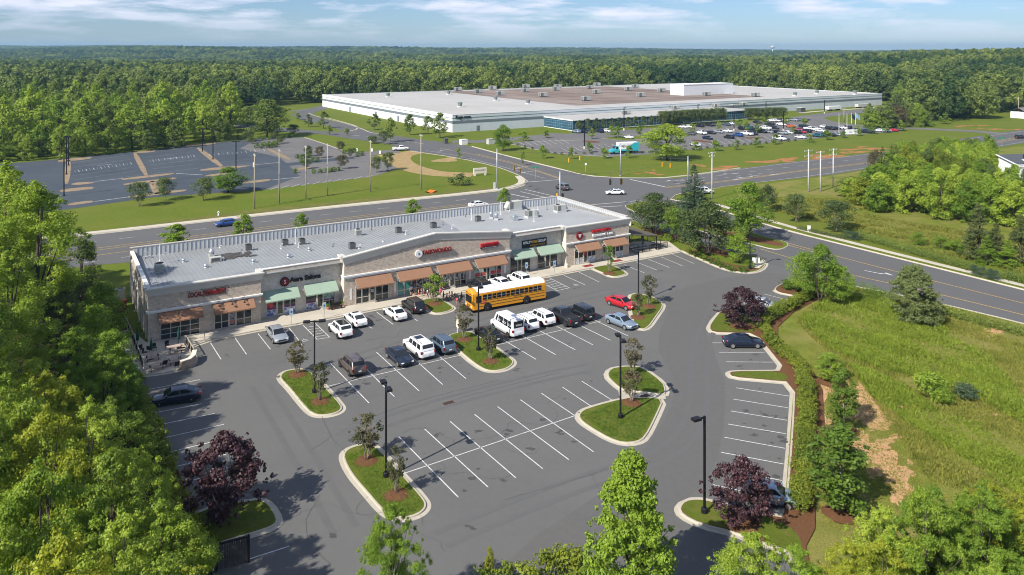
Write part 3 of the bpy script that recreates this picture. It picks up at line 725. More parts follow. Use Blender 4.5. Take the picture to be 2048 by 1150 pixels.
# --- old empty lot
M_STRIPB = mat('dry_mulch', (.22, .165, .115), rough=1, var=.2, scale=.6, spec=.05, col2=(.30, .235, .15), scale2=.3)
S('old_parking_lot', [(-300, 365), (-100, 337), (100, 320), (300, 300), (390, 288), (486, 280.5), (545, 273), (600, 279), (660, 296), (700, 305), (735, 307), (760, 322), (797, 337), (747, 353), (529, 379.5), (307, 394.5), (137, 418.5), (-100, 445), (-300, 480)], Z1, M_SEAL)
S('old_parking_lot', [(480, 297), (505, 283), (545, 273), (609, 275), (691, 303), (735, 306), (797, 337), (747, 353), (529, 379.5), (600, 352), (560, 315)], Z2, M_WORN)
S('lane', [(140, 372), (480, 336), (700, 313), (712, 317), (480, 343), (140, 379)], Z2 + .002, M_SEAL)
for i, q in enumerate([[(264, 306), (274, 305), (299, 351), (287, 352)], [(390, 296), (401, 295), (450, 332), (437, 334)], [(131, 321), (143, 320), (139, 367), (127, 368)], [(531, 298), (539, 297), (585, 318), (574, 320)], [(296, 364), (312, 361), (322, 387), (307, 389)],
                       [(143, 366), (187, 363), (188, 367), (143, 371)], [(242, 357), (347, 345), (348, 349), (245, 361)], [(400, 338), (494, 330), (495, 334), (402, 343)], [(120, 379), (180, 373), (190, 375), (180, 379), (120, 385)], [(246, 367), (345, 355), (356, 356), (340, 360), (248, 371)], [(136, 407), (180, 401), (190, 403), (180, 406), (136, 412)], [(256, 392), (365, 379), (376, 380), (362, 384), (258, 397)], [(483, 364), (535, 358), (545, 359), (532, 363), (485, 368)], [(115, 320), (160, 315), (185, 314), (180, 318), (117, 325)], [(268, 303), (310, 300), (309, 304), (270, 307)], [(370, 290), (430, 284), (432, 288), (372, 294)], [(410, 350), (470, 343), (471, 347), (412, 354)], [(590, 337), (620, 333), (622, 337), (592, 341)]]):
    S('traffic_island', q, Z4, M_STRIPB, 1)
# --- lawns that differ from the common ground
S('lawn', [(137, 440), (500, 395), (800, 352), (1000, 345), (1045, 360), (1040, 372), (990, 382), (680, 413), (503, 432), (230, 463), (60, 480)], .004, M_GRASS)
S('verge', [(230, 463), (503, 432), (680, 413), (990, 382), (985, 374), (680, 402), (503, 420), (330, 442), (230, 458)], .007, mat('dry_grass', (.165, .145, .045), rough=1, var=.25, scale=.8, spec=.05, col2=(.10, .125, .028), scale2=.25))
S('field', [(1696, 572), (1870, 607), (2047, 649), (2500, 770), (2500, 1500), (1640, 1500), (1600, 1120), (1567, 1040), (1588, 768), (1569, 741), (1510, 668), (1560, 630), (1640, 575)], .018, M_FIELD)
S('field', [(1470, 375), (1660, 352), (1849, 322), (2100, 283), (2500, 260), (2500, 660), (2047, 548), (1700, 460), (1567, 428), (1480, 395)], .008, M_FIELD)
def blob(name, cx, cy, wpx, hpx, m, z, seed=0):
    rd = random.Random(seed); ph = [rd.uniform(0, 6.28) for _ in range(4)]
    pts = []
    for k in range(40):
        a = 2 * math.pi * k / 40
        r = 1 + .22 * math.sin(2 * a + ph[0]) + .2 * math.sin(3 * a + ph[1]) + .12 * math.sin(5 * a + ph[2]) + .07 * math.sin(9 * a + ph[3])
        pts.append((cx + math.cos(a) * wpx / 2 * r, cy + math.sin(a) * hpx / 2 * r))
    return S(name, pts, z, m)
for i, (x, y, w_, h_) in enumerate([(1750, 797, 105, 62), (1722, 812, 60, 80), (1776, 935, 70, 55), (1758, 850, 42, 22), (1792, 874, 24, 12), (1762, 890, 50, 18), (1690, 800, 34, 60), (1655, 770, 22, 60), (1725, 900, 40, 60), (1800, 985, 36, 40), (1650, 850, 22, 50), (1742, 765, 40, 22), (1975, 668, 50, 14), (1994, 775, 22, 6), (1985, 830, 24, 6)]):
    blob('bare_soil', x, y, w_ * 1.1, h_ * 1.1, M_CLAY, .024 + i * .001, i)
    for j in range(9): a = rng.uniform(0, 6.28); blob('bare_soil', x + math.cos(a) * w_ * rng.uniform(.45, .75), y + math.sin(a) * h_ * rng.uniform(.45, .75), w_ * rng.uniform(.06, .25), h_ * rng.uniform(.08, .25), M_CLAY, .0241 + i * .001 + j * .00005, i * 9 + j)
for i, (x, y, w_, h_) in enumerate([(1430, 333, 100, 9), (1540, 322, 90, 12), (1640, 312, 120, 10), (1700, 304, 90, 9), (1740, 296, 70, 6), (1300, 345, 60, 7), (1950, 252, 60, 5), (1990, 258, 70, 4)]):
    for j in range(9): blob('bare_soil', x + rng.gauss(0, w_ * .3), y + rng.gauss(0, h_ * .25), w_ * rng.uniform(.12, .4), h_ * rng.uniform(.15, .45), M_RED, .020 + i * .001 + j * .0001, 20 + i * 9 + j)
blob('bare_soil', 893, 320, 44, 9, M_STRAW, .012, 40)
stroke('bare_soil', [(835, 303), (800, 310), (795, 322), (825, 338), (870, 347), (905, 349), (945, 350)], 8, .012, M_STRAW)
stroke('bare_soil', [(815, 305), (780, 313), (770, 309)], 6, .013, M_STRAW)

# --- kerbed islands and beds: outline in photo pixels at the foot of the kerb
def bed(px, m=M_TURF, rnd=2, closed=True, name='traffic_island', top=.13):
    p = ccw(Gs(px)); p = rounded(p, rnd) if rnd else p
    k = kerb_mesh(p).obj('kerb', M_CONC); k['kind'] = 'structure'
    return sheet(name, offset(p, .15), top, m)
def mulch(px, py, r=.95):
    c = G(px, py); rd = random.Random(int(px * 7 + py))
    mb = MB(); n = 22; rim = [(c[0] + math.cos(a) * r * rd.uniform(.88, 1.12), c[1] + math.sin(a) * r * rd.uniform(.88, 1.12), .132) for a in np.linspace(0, 2 * math.pi, n, endpoint=False)]
    mid = [(c[0] + math.cos(a) * r * .5, c[1] + math.sin(a) * r * .5, .132 + rd.uniform(.07, .13)) for a in np.linspace(0, 2 * math.pi, n, endpoint=False)]
    mb.grid([rim, mid], 0, True); mb.face([q for q in mid])
    o = mb.obj('mulch', M_MULCH, smooth=False); o['kind'] = 'structure'
bed([(557, 757), (566, 745), (586, 740), (608, 739), (624, 746), (684, 811), (685, 821), (672, 829), (645, 834), (622, 830), (600, 806), (578, 778)])
bed([(892, 678), (900, 670), (916, 666), (935, 663), (950, 668), (1021, 716), (1030, 727), (1014, 740), (984, 745), (962, 739), (930, 715)])
bed([(684, 917), (690, 902), (714, 892), (739, 890), (758, 898), (800, 945), (848, 998), (855, 1014), (843, 1029), (816, 1039), (790, 1038), (766, 1027), (730, 985), (700, 950)])
bed([(1212, 753), (1219, 739), (1243, 734), (1275, 734), (1293, 741), (1326, 765), (1333, 782), (1329, 792), (1300, 788), (1243, 781), (1228, 770)], rnd=1)
bed([(1155, 834), (1163, 822), (1192, 812), (1246, 798), (1290, 796), (1329, 799), (1312, 838), (1292, 877), (1275, 887), (1246, 889), (1218, 880), (1185, 861), (1163, 846)], rnd=1)
S('drain_apron', [(1236, 780), (1330, 791), (1332, 799), (1240, 799)], .06, M_CONC)
bed([(1257, 592), (1274, 587), (1309, 596), (1322, 605), (1328, 613), (1312, 636), (1297, 657), (1282, 661), (1268, 654), (1262, 627)], rnd=1)
bed([(838, 599), (860, 626), (875, 629), (898, 624), (908, 618), (904, 613), (874, 594), (856, 594)], rnd=1)
bed([(1181, 537), (1205, 547), (1222, 555), (1238, 554), (1254, 549), (1248, 543), (1225, 531), (1203, 532)], rnd=1)
for q, wd in (([(520, 770), (600, 900), (690, 1060)], 4.5), ([(560, 760), (900, 660), (1180, 590), (1330, 560)], 4), ([(690, 870), (900, 800), (1090, 752), (1180, 735)], 4), ([(880, 1080), (1130, 975), (1345, 910), (1400, 830), (1396, 700), (1440, 600)], 3.4)):
    p = rounded_open(Gs(q), 2)
    for d in (-.9, .9): o = ribbon(MB(), offset(p, d, False), .55, .0185).obj('tyre_track', mat('asphalt_tyre_worn', (.114, .114, .112), rough=.82, var=.1, scale=.8, grain=.12, bscale=40, col2=(.126, .126, .123), scale2=.35)); o['kind'] = 'structure'
bed([(375, 1035), (440, 1010), (494, 1004), (520, 1000), (540, 1010), (558, 1040), (551, 1054), (522, 1065), (470, 1080), (408, 1100), (385, 1070)], rnd=1)
# right hand border of the lot: kerb, planted bed and mulch strip
edge = [(1640, 556), (1600, 562), (1572, 566), (1556, 571), (1547, 580), (1558, 587), (1580, 591), (1597, 595), (1560, 622), (1528, 637), (1500, 634), (1470, 624), (1442, 621), (1426, 640), (1416, 656), (1424, 667), (1465, 668), (1510, 669), (1540, 706), (1569, 742), (1520, 743), (1466, 743), (1455, 748), (1464, 757), (1520, 762), (1588, 768), (1584, 850), (1578, 930), (1567, 1036), (1540, 1031), (1480, 1018), (1424, 1004), (1395, 999), (1368, 1003), (1356, 1018), (1363, 1033), (1400, 1052), (1470, 1069), (1512, 1085), (1600, 1115), (1640, 1300)]
inner = [(1660, 1300), (1612, 1095), (1630, 1060), (1632, 960), (1650, 860), (1645, 780), (1625, 742), (1586, 715), (1556, 680), (1556, 655), (1588, 625), (1650, 592), (1690, 572)]
eg = rounded_open(Gs(edge), 1)
o = kerb_mesh(eg, False, side=1).obj('kerb', M_CONC); o['kind'] = 'structure'
sheet('planting_bed', offset(eg, .15, False) + Gs(inner), .125, M_MULCH)
for qi, q in enumerate([[(1442, 624), (1428, 641), (1420, 656), (1427, 664), (1500, 666), (1512, 664), (1520, 640), (1500, 636), (1470, 627)], [(1462, 749), (1475, 745), (1566, 744), (1580, 765), (1520, 759), (1470, 755)], [(1548, 1042), (1590, 1062), (1606, 1095), (1650, 1300), (1640, 1300), (1604, 1116), (1522, 1088)], [(1363, 1018), (1372, 1006), (1395, 1002), (1424, 1008), (1480, 1022), (1540, 1036), (1560, 1060), (1530, 1080), (1470, 1065), (1400, 1048), (1368, 1031)]]):
    S('island_turf', q, .131 + qi * .0012, M_TURF, 1)
# bed between lot and road, right of the shops
vb = [(1362, 502), (1402, 520), (1446, 539), (1472, 545), (1502, 547), (1523, 541), (1533, 530), (1530, 521), (1515, 513), (1460, 504), (1400, 487), (1340, 467), (1290, 451), (1262, 440)]
vg = rounded_open(Gs(vb), 1)
o = kerb_mesh(vg, False).obj('kerb', M_CONC); o['kind'] = 'structure'
sheet('verge', offset(vg, .15, False) + Gs([(1262, 447), (1340, 490)]), .125, M_GRASS)
S('planting_bed', [(1366, 500), (1402, 517), (1446, 536), (1472, 542), (1502, 544), (1521, 538), (1528, 530), (1500, 534), (1460, 530), (1420, 516), (1385, 500)], .131, M_MULCH, 1)
S('planting_bed', [(1280, 458), (1340, 478), (1400, 500), (1450, 515), (1500, 518), (1460, 506), (1400, 489), (1340, 469), (1285, 453)], .132, M_MULCH, 1)
S('lamp_pad', [(1500, 536), (1524, 520), (1530, 528), (1518, 538)], .135, M_WALK)
# median in the side road
bed([(1246, 413), (1262, 408), (1290, 402), (1330, 405), (1400, 430), (1500, 465), (1545, 478), (1572, 484), (1579, 491), (1566, 499), (1545, 500), (1508, 490), (1440, 474), (1330, 442), (1272, 426)], M_GRASS, 1)
S('planting_bed', [(1470, 468), (1540, 481), (1566, 487), (1568, 494), (1545, 492), (1490, 482), (1400, 455), (1400, 448)], .132, M_MULCH, 1)
# pavement along the shops
A0 = G(296, 686); B0 = G(1258, 512); UD = (B0 - A0).normalized(); ND = Vector((-UD.y, UD.x)); PHI = math.atan2(UD.y, UD.x)
def W(u, v): return A0 + UD * u + ND * v
walk = Gs([(368, 702), (395, 690), (425, 680), (517, 662), (679, 634), (838, 603), (905, 591), (1083, 556), (1200, 534), (1363, 503)])
sheet('pavement', walk + [W(90, 4), W(84, 7), W(77, 4), W(2, 4), W(2, -.5)], .14, M_WALK)
mb = MB(); rows = [[(p[0], p[1], z) for p in offset(walk, d, False)] for d, z in ((-.35, .014), (0, .018), (.02, .14), (.16, .146), (.17, .138))]
for a in range(4):
    for i in range(len(walk) - 1): mb.face([rows[a][i], rows[a][i + 1], rows[a + 1][i + 1], rows[a + 1][i]])
o = mb.obj('kerb', M_CONC); o['kind'] = 'structure'
# --- road kerbs and verges
def road_edge(px, side=1, rnd=1, conc=M_CONC, gutter=.5):
    o = kerb_mesh(rounded_open(Gs(px), rnd), False, side=side, gutter=gutter, inward=.2).obj('kerb', conc); o['kind'] = 'structure'
road_edge([(-300, 517), (-100, 499), (230, 464), (503, 433), (680, 414), (992, 383), (1040, 374), (1056, 364), (1046, 354), (1020, 343), (992, 333), (917, 316), (821, 302)])
road_edge([(944, 293), (1026, 315), (1128, 340), (1160, 349), (1200, 354), (1270, 357), (1348, 355), (1480, 336)])
road_edge([(1340, 399), (1352, 389), (1400, 381), (1440, 376)], side=-1)
road_edge([(1340, 399), (1400, 410), (1480, 433), (1567, 460), (1800, 518), (2047, 580), (2400, 668)])
road_edge([(1696, 570), (1870, 605), (2047, 647), (2400, 740)], side=-1)
road_edge([(945, 352), (1010, 345)]) if False else None
stroke('pavement', [(-100, 494), (230, 460.5), (503, 430), (680, 411), (985, 381), (1032, 372), (1046, 363), (1036, 352)], 1.9, .03, M_WALK, 1)
stroke('pavement', [(1420, 405), (1480, 423), (1567, 450), (1700, 485), (2047, 571), (2400, 660)], 1.5, .03, M_WALK, 1)
stroke('kerb', [(640, 232), (690, 245), (716, 253), (714, 259), (700, 262)], .8, .05, M_CONC)
stroke('kerb', [(617, 226), (632, 233), (690, 246), (730, 260), (740, 266), (790, 270)], .7, .05, M_CONC)
stroke('kerb', [(609, 275), (650, 288), (691, 303)], .7, .05, M_CONC)
stroke('kerb', [(1020, 288), (1111, 307.5), (1216, 313.5)], .6, .05, M_CONC)
stroke('kerb', [(1020, 284.5), (1110, 282), (1165, 280)], .6, .05, M_CONC)
S('traffic_island', [(1200, 277), (1250, 281), (1300, 276), (1290, 273), (1230, 273)], .05, M_GRASS, 1)
stroke('kerb', [(1198, 276), (1250, 282), (1305, 276.5), (1290, 273)], .5, .07, M_CONC)
S('traffic_island', [(1380, 281), (1430, 287), (1425, 284), (1390, 279)], .05, M_MULCH, 1)
S('traffic_island', [(1480, 277), (1530, 277), (1528, 274.5), (1490, 274.5)], .05, M_MULCH, 1)
S('traffic_island', [(1165, 281), (1200, 283), (1198, 286), (1166, 284)], .05, M_MULCH, 1)

# --- markings
mk = {'white': MB(), 'yellow': MB(), 'faded': MB()}
def line(a, b, wd=.11, z=.019, c='white'):
    ribbon(mk[c], [G(*a), G(*b)] if not isinstance(a, Vector) else [a, b], wd, z)
stall = [((421, 686), (442, 719)), ((470, 676), (493, 709)), ((516, 667.5), (541, 699)), ((578, 656), (606, 692)), ((606, 650.5), (634, 679)), ((631, 647), (659, 674.5)), ((634, 679), (659, 675)), ((700, 634), (745, 657)), ((753, 624), (786, 649)), ((797, 616), (835, 642)),
    ((930, 590), (962, 607)), ((1020, 573), (1057, 594)), ((1097, 555), (1139, 576)), ((1076, 562), (1114, 581.5)), ((1114, 581.5), (1139, 576)), ((1128, 551), (1170, 570)), ((1158, 544.6), (1198.5, 564.4)), ((1248, 529.6), (1289, 546)), ((1272, 524), (1314, 540.6)), ((1296.5, 518.6), (1339, 535.6)), ((1322, 514), (1365, 532)), ((1345, 509), (1388, 527.4)),
    ((653, 773.5), (919.5, 711)), ((988.5, 691.5), (1201, 642.6)), ((660, 726), (738, 806.5)), ((708, 714), (789, 794)), ((753, 705), (838, 782)), ((800, 693), (885.4, 769.5)), ((843, 683), (932, 757.6)),
    ((797.3, 873.5), (916.6, 995)), ((849.5, 858.6), (975.8, 974.4)), ((900.3, 843.3), (1031.5, 956)), ((949, 829), (1085.4, 937.7)), ((995.3, 813.7), (1137.6, 919.8)), ((1040.8, 799.8), (1187, 904)), ((1083, 787), (1149.8, 831.8)), ((805.3, 948.3), (1149.8, 831.8)), ((1124.7, 774.4), (1184.5, 814.4)), ((1164, 763), (1226, 802)),
    ((1472, 776), (1577.6, 792.5)), ((1467, 798.7), (1576, 816)), ((1461.8, 822.4), (1574, 841)), ((1456, 848.5), (1572.4, 868)), ((1449, 875), (1569.6, 897)), ((1442, 905), (1567, 928.5)), ((1434, 936), (1563.7, 961.5)), ((1426, 970), (1560, 999)),
    ((1425, 686), (1522, 686.5)), ((1438.5, 705), (1530, 705)), ((1452, 724), (1546, 724.7)), ((1527, 588), (1579, 601)), ((1512, 596), (1563, 610)), ((1497, 605), (1546, 620)),
    ((296, 779.6), (400, 759.7)), ((302, 800), (402, 780)), ((309.7, 826), (403, 808)), ((323.6, 849), (430, 827)), ((329, 876), (448, 849)), ((337.5, 905), (450, 878)), ((350, 934), (452, 909)), ((360, 968), (462, 940)), ((372, 1003), (470, 974)), ((497.6, 1119), (579, 1092.7))]
for a, b in stall: line(a, b, .105, .026)
for bx, by in [(1072, 719), (1111, 709.5), (1150.5, 700), (1186, 690), (1221, 681), (1256, 672)]:
    p = G(bx, by); a = R(122.8); line(p, p + Vector((math.cos(a), math.sin(a))) * 11.75, .12, .026)
for k in range(1, 6):
    t = k / 6
    line((606 + 28 * t, 650.5 + 28.5 * t), (631 + 28 * t, 647 + 27.5 * t), .10, .026)
    line((1076 + 38 * t, 562 + 19.5 * t), (1097 + 42 * t, 555 + 21 * t), .10, .026)
def glyph(parts, o, ang, sc, z=.027, c='white'):
    """small painted figure: list of polylines with width, local metres"""
    ca, sa = math.cos(ang), math.sin(ang)
    for pl, wd in parts:
        ribbon(mk[c], [o + Vector((x * ca - y * sa, x * sa + y * ca)) * sc for x, y in pl], wd * sc, z)
HC = [([(-.05, .62), (.05, .62)], .16), ([(0, .5), (0, .1), (.32, .1), (.5, -.32)], .10), ([(0, .34), (.26, .34)], .08), ([(-.12, .22), (-.30, .05), (-.34, -.18), (-.2, -.4), (.05, -.48), (.28, -.36), (.36, -.14)], .08)]
glyph(HC, G(609, 681), R(31), .85); glyph(HC, G(1151, 570), R(31), .85)
# worn curves of the roads
def dash(px, n, on=.4, wd=.13, z=.045, c='white'):
    p = rounded_open(Gs(px), 1)
    Ls = [0]
    for a, b in zip(p, p[1:]): Ls.append(Ls[-1] + (b - a).length)
    def at(s):
        for i in range(len(p) - 1):
            if s <= Ls[i + 1]: return p[i] + (p[i + 1] - p[i]) * ((s - Ls[i]) / (Ls[i + 1] - Ls[i]))
        return p[-1]
    for k in range(n):
        s0 = Ls[-1] * k / n; s1 = s0 + Ls[-1] / n * on
        ribbon(mk[c], [at(s0), at((s0 + s1) / 2), at(s1)], wd, z)
def solid(px, wd=.13, z=.045, c='white'): ribbon(mk[c], rounded_open(Gs(px), 1), wd, z)
rA = lambda d: [(-100, 500 + d * 1.25), (230, 465 + d), (503, 434 + d * .88), (680, 415 + d * .8), (960, 387 + d * .66)]
dash(rA(14), 16, .42); solid(rA(27), c='yellow', wd=.16); solid(rA(31), c='yellow', wd=.16); solid(rA(41), c='yellow', wd=.16); dash(rA(52), 16, .42)
solid([(1010, 386), (1058, 396)], .35); solid([(1050, 379), (1140, 400)], .25); solid([(1041, 383.5), (1128, 404)], .25)
solid([(1182, 410), (1283, 401)], .3); solid([(1186, 415), (1244, 412)], .3)
solid([(1260, 359), (1330, 374)], .45)
solid([(1053, 364.5), (1120, 359.5)], .35)
for d in (0, 1.6): solid([(1330, 374.5 + d), (1480, 358.5 + d), (1600, 341 + d), (1738, 325 + d), (1868, 305.6 + d), (1990, 283 + d), (2100, 262 + d)], .2, c='yellow')
solid([(1790, 318.5), (1868, 309), (1990, 287), (2100, 266)], .2, c='yellow')
solid([(1440, 374), (1660, 347.5), (1849, 317), (2048, 284)], .16); solid([(1380, 352), (1480, 339), (1600, 324), (1782, 304), (1900, 283.5), (2048, 262)], .16)
dash([(1360, 362), (1480, 346), (1600, 332), (1740, 316)], 12, .4, .16); dash([(1350, 368), (1480, 352), (1560, 342)], 9, .4, .16)
solid([(1120, 358), (1040, 331), (950, 309), (880, 297)], .18, c='yellow'); solid([(1118, 356), (1042, 329.5), (952, 307.5)], .18, c='yellow')
solid([(1090, 357), (1010, 335), (920, 312), (850, 301)], .14); dash([(700, 270), (790, 279), (860, 290)], 5, .6, .3)
solid([(1574, 486), (1700, 520), (1850, 558), (2047, 607), (2300, 670)], .16, c='yellow'); solid([(1574, 490), (1640, 508)], .16, c='yellow')
solid([(1520, 498), (1600, 522), (1696, 549), (1850, 582), (2047, 630), (2300, 696)], .16, c='yellow')
def arrow(px, py, dx, dy, ln=3.2, turn=0, z=.046):
    o = G(px, py); d = (G(px + dx, py + dy) - o).normalized(); a = math.atan2(d.y, d.x)
    f = lambda x, y: o + Vector((x * math.cos(a) - y * math.sin(a), x * math.sin(a) + y * math.cos(a)))
    h = ln / 2
    if not turn:
        mk['white'].face([(*f(-h, -.1), z), (*f(h * .3, -.1), z), (*f(h * .3, .1), z), (*f(-h, .1), z)]); mk['white'].face([(*f(h * .25, -.42), z), (*f(h, 0), z), (*f(h * .25, .42), z)])
    else:
        mk['white'].face([(*f(-h, -.12), z), (*f(h * .2, -.12), z), (*f(h * .55, turn * .5), z), (*f(h * .3, turn * .62), z), (*f(0, .12), z), (*f(-h, .12), z)])
        mk['white'].face([(*f(h * .2, turn * .3), z), (*f(h * 1.0, turn * .45), z), (*f(h * .35, turn * 1.25), z)])
arrow(1757, 547, 30, 6, 4.4, 1)
for (x, y, t) in [(1462, 348, -1), (1505, 352, 1), (1487, 355, 0), (1553, 349, 0), (1480, 358, 0), (1350, 361.5, -1), (885, 301, 1), (1055, 344, 0), (1040, 335, 1)]: arrow(x, y, -20, 2.3, 6.5, t)
# ghost stalls of the old lot and of the warehouse lot
for base, n in ((((150, 343), (262, 327)), 16), (((300, 322), (388, 312)), 16), (((410, 311), (528, 300)), 14)):
    (xa, ya), (xb, yb) = base
    for k in range(n):
        t = k / (n - 1); x = xa + (xb - xa) * t; y = ya + (yb - ya) * t
        line((x - 1, y - 1.8), (x + 1.3, y + 1.8), .13, .03, 'white' if k % 2 else 'faded')
        for dy in (-17, -8, 8, 16, 25): line((x - 8 + dy * .3, y + dy + 1), (x + 7 + dy * .3, y + dy - 1.4), .12, .03, 'faded')
for k in range(10): line((540 + k * 21, 380 - k * 2.75), (556 + k * 21, 374 - k * 2.6), .16, .04, 'white')
for (a, b) in [((190, 363), (246, 357)), ((495, 331), (560, 325)), ((405, 350), (352, 347)), ((190, 403), (258, 394)), ((545, 360), (600, 354)), ((195, 331), (223, 329)), ((333, 318), (355, 315))]: line(a, b, .3, .032)
for r_, (xa, ya), (xb, yb), n in ((0, (1130, 300), (1230, 292), 9), (1, (1390, 288), (1560, 274), 14), (2, (1420, 262), (1620, 250), 16), (3, (1045, 288), (1130, 283), 8), (4, (1600, 272), (1700, 264), 9)):
    for k in range(n):
        t = k / (n - 1); x = xa + (xb - xa) * t; y = ya + (yb - ya) * t
        line((x - 8, y - 4), (x + 8, y + 4), .14, .03)
for c, m in (('white', M_PAINTW), ('yellow', M_PAINTY), ('faded', M_FADED)):
    o = mk[c].obj('road_markings', m); o['kind'] = 'structure'
mb = MB(); rd = random.Random(5)
def stain(px, py, r):
    c = G(px, py); ph = rd.uniform(0, 6.28); e = rd.uniform(.5, 1)
    mb.face([(c[0] + math.cos(a) * r * (1 + .3 * math.sin(3 * a + ph) + .2 * math.sin(5 * a)), c[1] + math.sin(a) * r * e * (1 + .3 * math.cos(2 * a + ph)), .021 + .001 * rd.random()) for a in np.linspace(0, 6.283, 14, endpoint=False)])
for x, y in [(740, 650), (746, 632), (757, 641), (880, 736), (735, 765), (1105, 545), (1120, 540), (1160, 530), (942, 959), (1004, 960), (1062, 897), (1150, 880), (1120, 865), (955, 862), (1017, 860), (1320, 545), (1490, 820), (1536, 862), (1560, 876), (1565, 882), (1530, 828), (1505, 868), (1483, 735), (1510, 712), (1552, 950), (1300, 600), (870, 870), (1085, 840), (665, 1070), (940, 1055), (1215, 860), (1183, 648), (1140, 690), (1035, 740), (700, 880), (1010, 870), (1260, 700), (1550, 835)]:
    for _ in range(4): stain(x + rd.uniform(-6, 6), y + rd.uniform(-4, 4), rd.uniform(.08, .30))
for a, b in stall:
    if abs(a[0] - b[0]) < 130:
        for _ in range(3): t = rd.random(); stain(a[0] + (b[0] - a[0]) * t + rd.uniform(12, 26), a[1] + (b[1] - a[1]) * t - rd.uniform(-2, 6), rd.uniform(.05, .22))
mb.obj('oil_stains', M_OIL)['kind'] = 'structure'
# sealed cracks in the lot
mb = MB()
for px in ([(636, 790), (650, 860), (690, 905)], [(1010, 1000), (1150, 960), (1240, 930)], [(905, 800), (1000, 775), (1120, 745)], [(640, 990), (600, 1060), (660, 1130)], [(1180, 940), (1200, 990), (1290, 1040)], [(1000, 760), (840, 800), (700, 850)]):
    p = rounded_open(Gs(px), 2); p = [q + Vector((rd.uniform(-.08, .08), rd.uniform(-.08, .08))) for q in densify(p, .5)]
    ribbon(mb, p, .05, .0235)
for _ in range(16):
    p = [G(rd.uniform(500, 1400), rd.uniform(600, 1050))]; a = rd.uniform(0, 6.28)
    for _ in range(rd.randrange(12, 40)): a += rd.gauss(0, .45); p.append(p[-1] + Vector((math.cos(a), math.sin(a))) * .35)
    ribbon(mb, p, .03, .0236)
mb.obj('sealed_cracks', mat('crack_sealer', (.085, .085, .086), rough=.6))['kind'] = 'structure'
def grate(px, py, w_=1.2, d_=.55, m=None, z=.02):
    p = G(px, py); mb = MB(); mb.box(-w_ / 2, w_ / 2, -d_ / 2, d_ / 2, 0, .02, 0)
    for k in range(7): mb.box(-w_ / 2 + .06 + k * (w_ - .12) / 7, -w_ / 2 + .06 + (k + .55) * (w_ - .12) / 7, -d_ / 2 + .06, d_ / 2 - .06, .02, .026, 1)
    return mb.obj('drain_grate', [mat('rusty_iron', (.10, .05, .035), rough=.8, var=.3), TRIM], None, (p[0], p[1], z), PHI)
tag(grate(897, 806), 'rusty storm drain grate set in the open asphalt', 'drain')
tag(grate(1289, 793, 1.1, .6, z=.062), 'rusty storm drain grate between two grass islands', 'drain')
# --- taller grass of the rough field
def tufts(name, poly_px, n, hgt, m, seed, spread=.05, excl=None, z0=.02, hmod=None):
    nr = np.random.default_rng(seed); poly = Gs(poly_px)
    x0, x1 = min(p.x for p in poly), max(p.x for p in poly); y0, y1 = min(p.y for p in poly), max(p.y for p in poly)
    P = []
    ex = [Gs(e) for e in (excl or [])]
    while len(P) < n:
        x, y = nr.uniform(x0, x1), nr.uniform(y0, y1)
        if nr.random() > (max(40, y0) / y) ** 1.0 or (hmod and hmod(x, y) < .78 and nr.random() < .8): continue
        if inside((x, y), poly) and not any(inside((x, y), e) for e in ex): P.append((x, y))
    P = np.array(P); k = 4
    B = np.repeat(P, k, 0); m_ = len(B)
    hm = np.array([hmod(*p) for p in P]) if hmod else np.ones(len(P))
    hh = hgt * (.5 + nr.random(m_)) * np.repeat(hm, k); a = nr.random(m_) * 6.283; lean = nr.normal(size=(m_, 2)) * hh[:, None] * .38
    b = B + nr.normal(size=(m_, 2)) * .09; wd = np.stack([np.cos(a), np.sin(a)], 1) * spread * (.6 + nr.random((m_, 1)))
    V = np.zeros((m_, 4, 3)); V[:, 0, :2] = b - wd * .6; V[:, 1, :2] = b + wd * .6; V[:, 2, :2] = b + lean + wd; V[:, 3, :2] = b + lean - wd * .5
    V[:, :2, 2] = z0; V[:, 2, 2] = z0 + hh; V[:, 3, 2] = z0 + hh * .9
    o = link(name, np_mesh(name, V.reshape(-1, 3), np.arange(m_ * 4).reshape(-1, 4), m)); o['kind'] = 'stuff'; return o
LG = leafmat('leaf_meadow', (.125, .165, .022), (.35, .32, .085), .3, .1)
LG2 = leafmat('leaf_weeds', (.095, .150, .018), (.230, .290, .040), .3, .1)
def hill(x, y): return .45 + .9 * (math.sin(x * .31 + 1 + 1.3 * math.sin(y * .17)) * math.sin(y * .23 + .9 * math.sin(x * .21)) + .5 * math.sin(x * .83 + y * .6) + 1) * .5
rough = [(1700, 574), (1870, 608), (2047, 650), (2420, 755), (2420, 1250), (1900, 1010), (1840, 940), (1780, 850), (1720, 760), (1640, 690), (1592, 645), (1620, 612)]
tufts('meadow_grass', rough, 38000, .20, LG, 3, spread=.035, hmod=hill)
tufts('meadow_weeds', [(1600, 640), (1650, 600), (1760, 590), (1860, 640), (1980, 720), (2048, 800), (2048, 850), (1960, 800), (1860, 760), (1760, 740), (1660, 700)], 17000, .34, LG2, 4, spread=.055, hmod=hill)
tufts('meadow_weeds', [(1700, 730), (1800, 770), (1880, 830), (1960, 850), (2048, 930), (2048, 1000), (1900, 900), (1820, 850), (1740, 790)], 6000, .32, LG2, 5, spread=.06, hmod=hill)
tufts('meadow_grass', [(1560, 395), (1700, 400), (1740, 430), (1900, 460), (2048, 490), (2048, 548), (1850, 500), (1690, 456), (1560, 425), (1490, 400)], 16000, .35, LG, 6, spread=.07, hmod=hill)
tufts('soil_fringe_grass', [(1660, 760), (1740, 750), (1810, 790), (1840, 900), (1830, 1000), (1700, 960), (1650, 880)], 3800, .07, LG, 8, spread=.03, z0=.04)
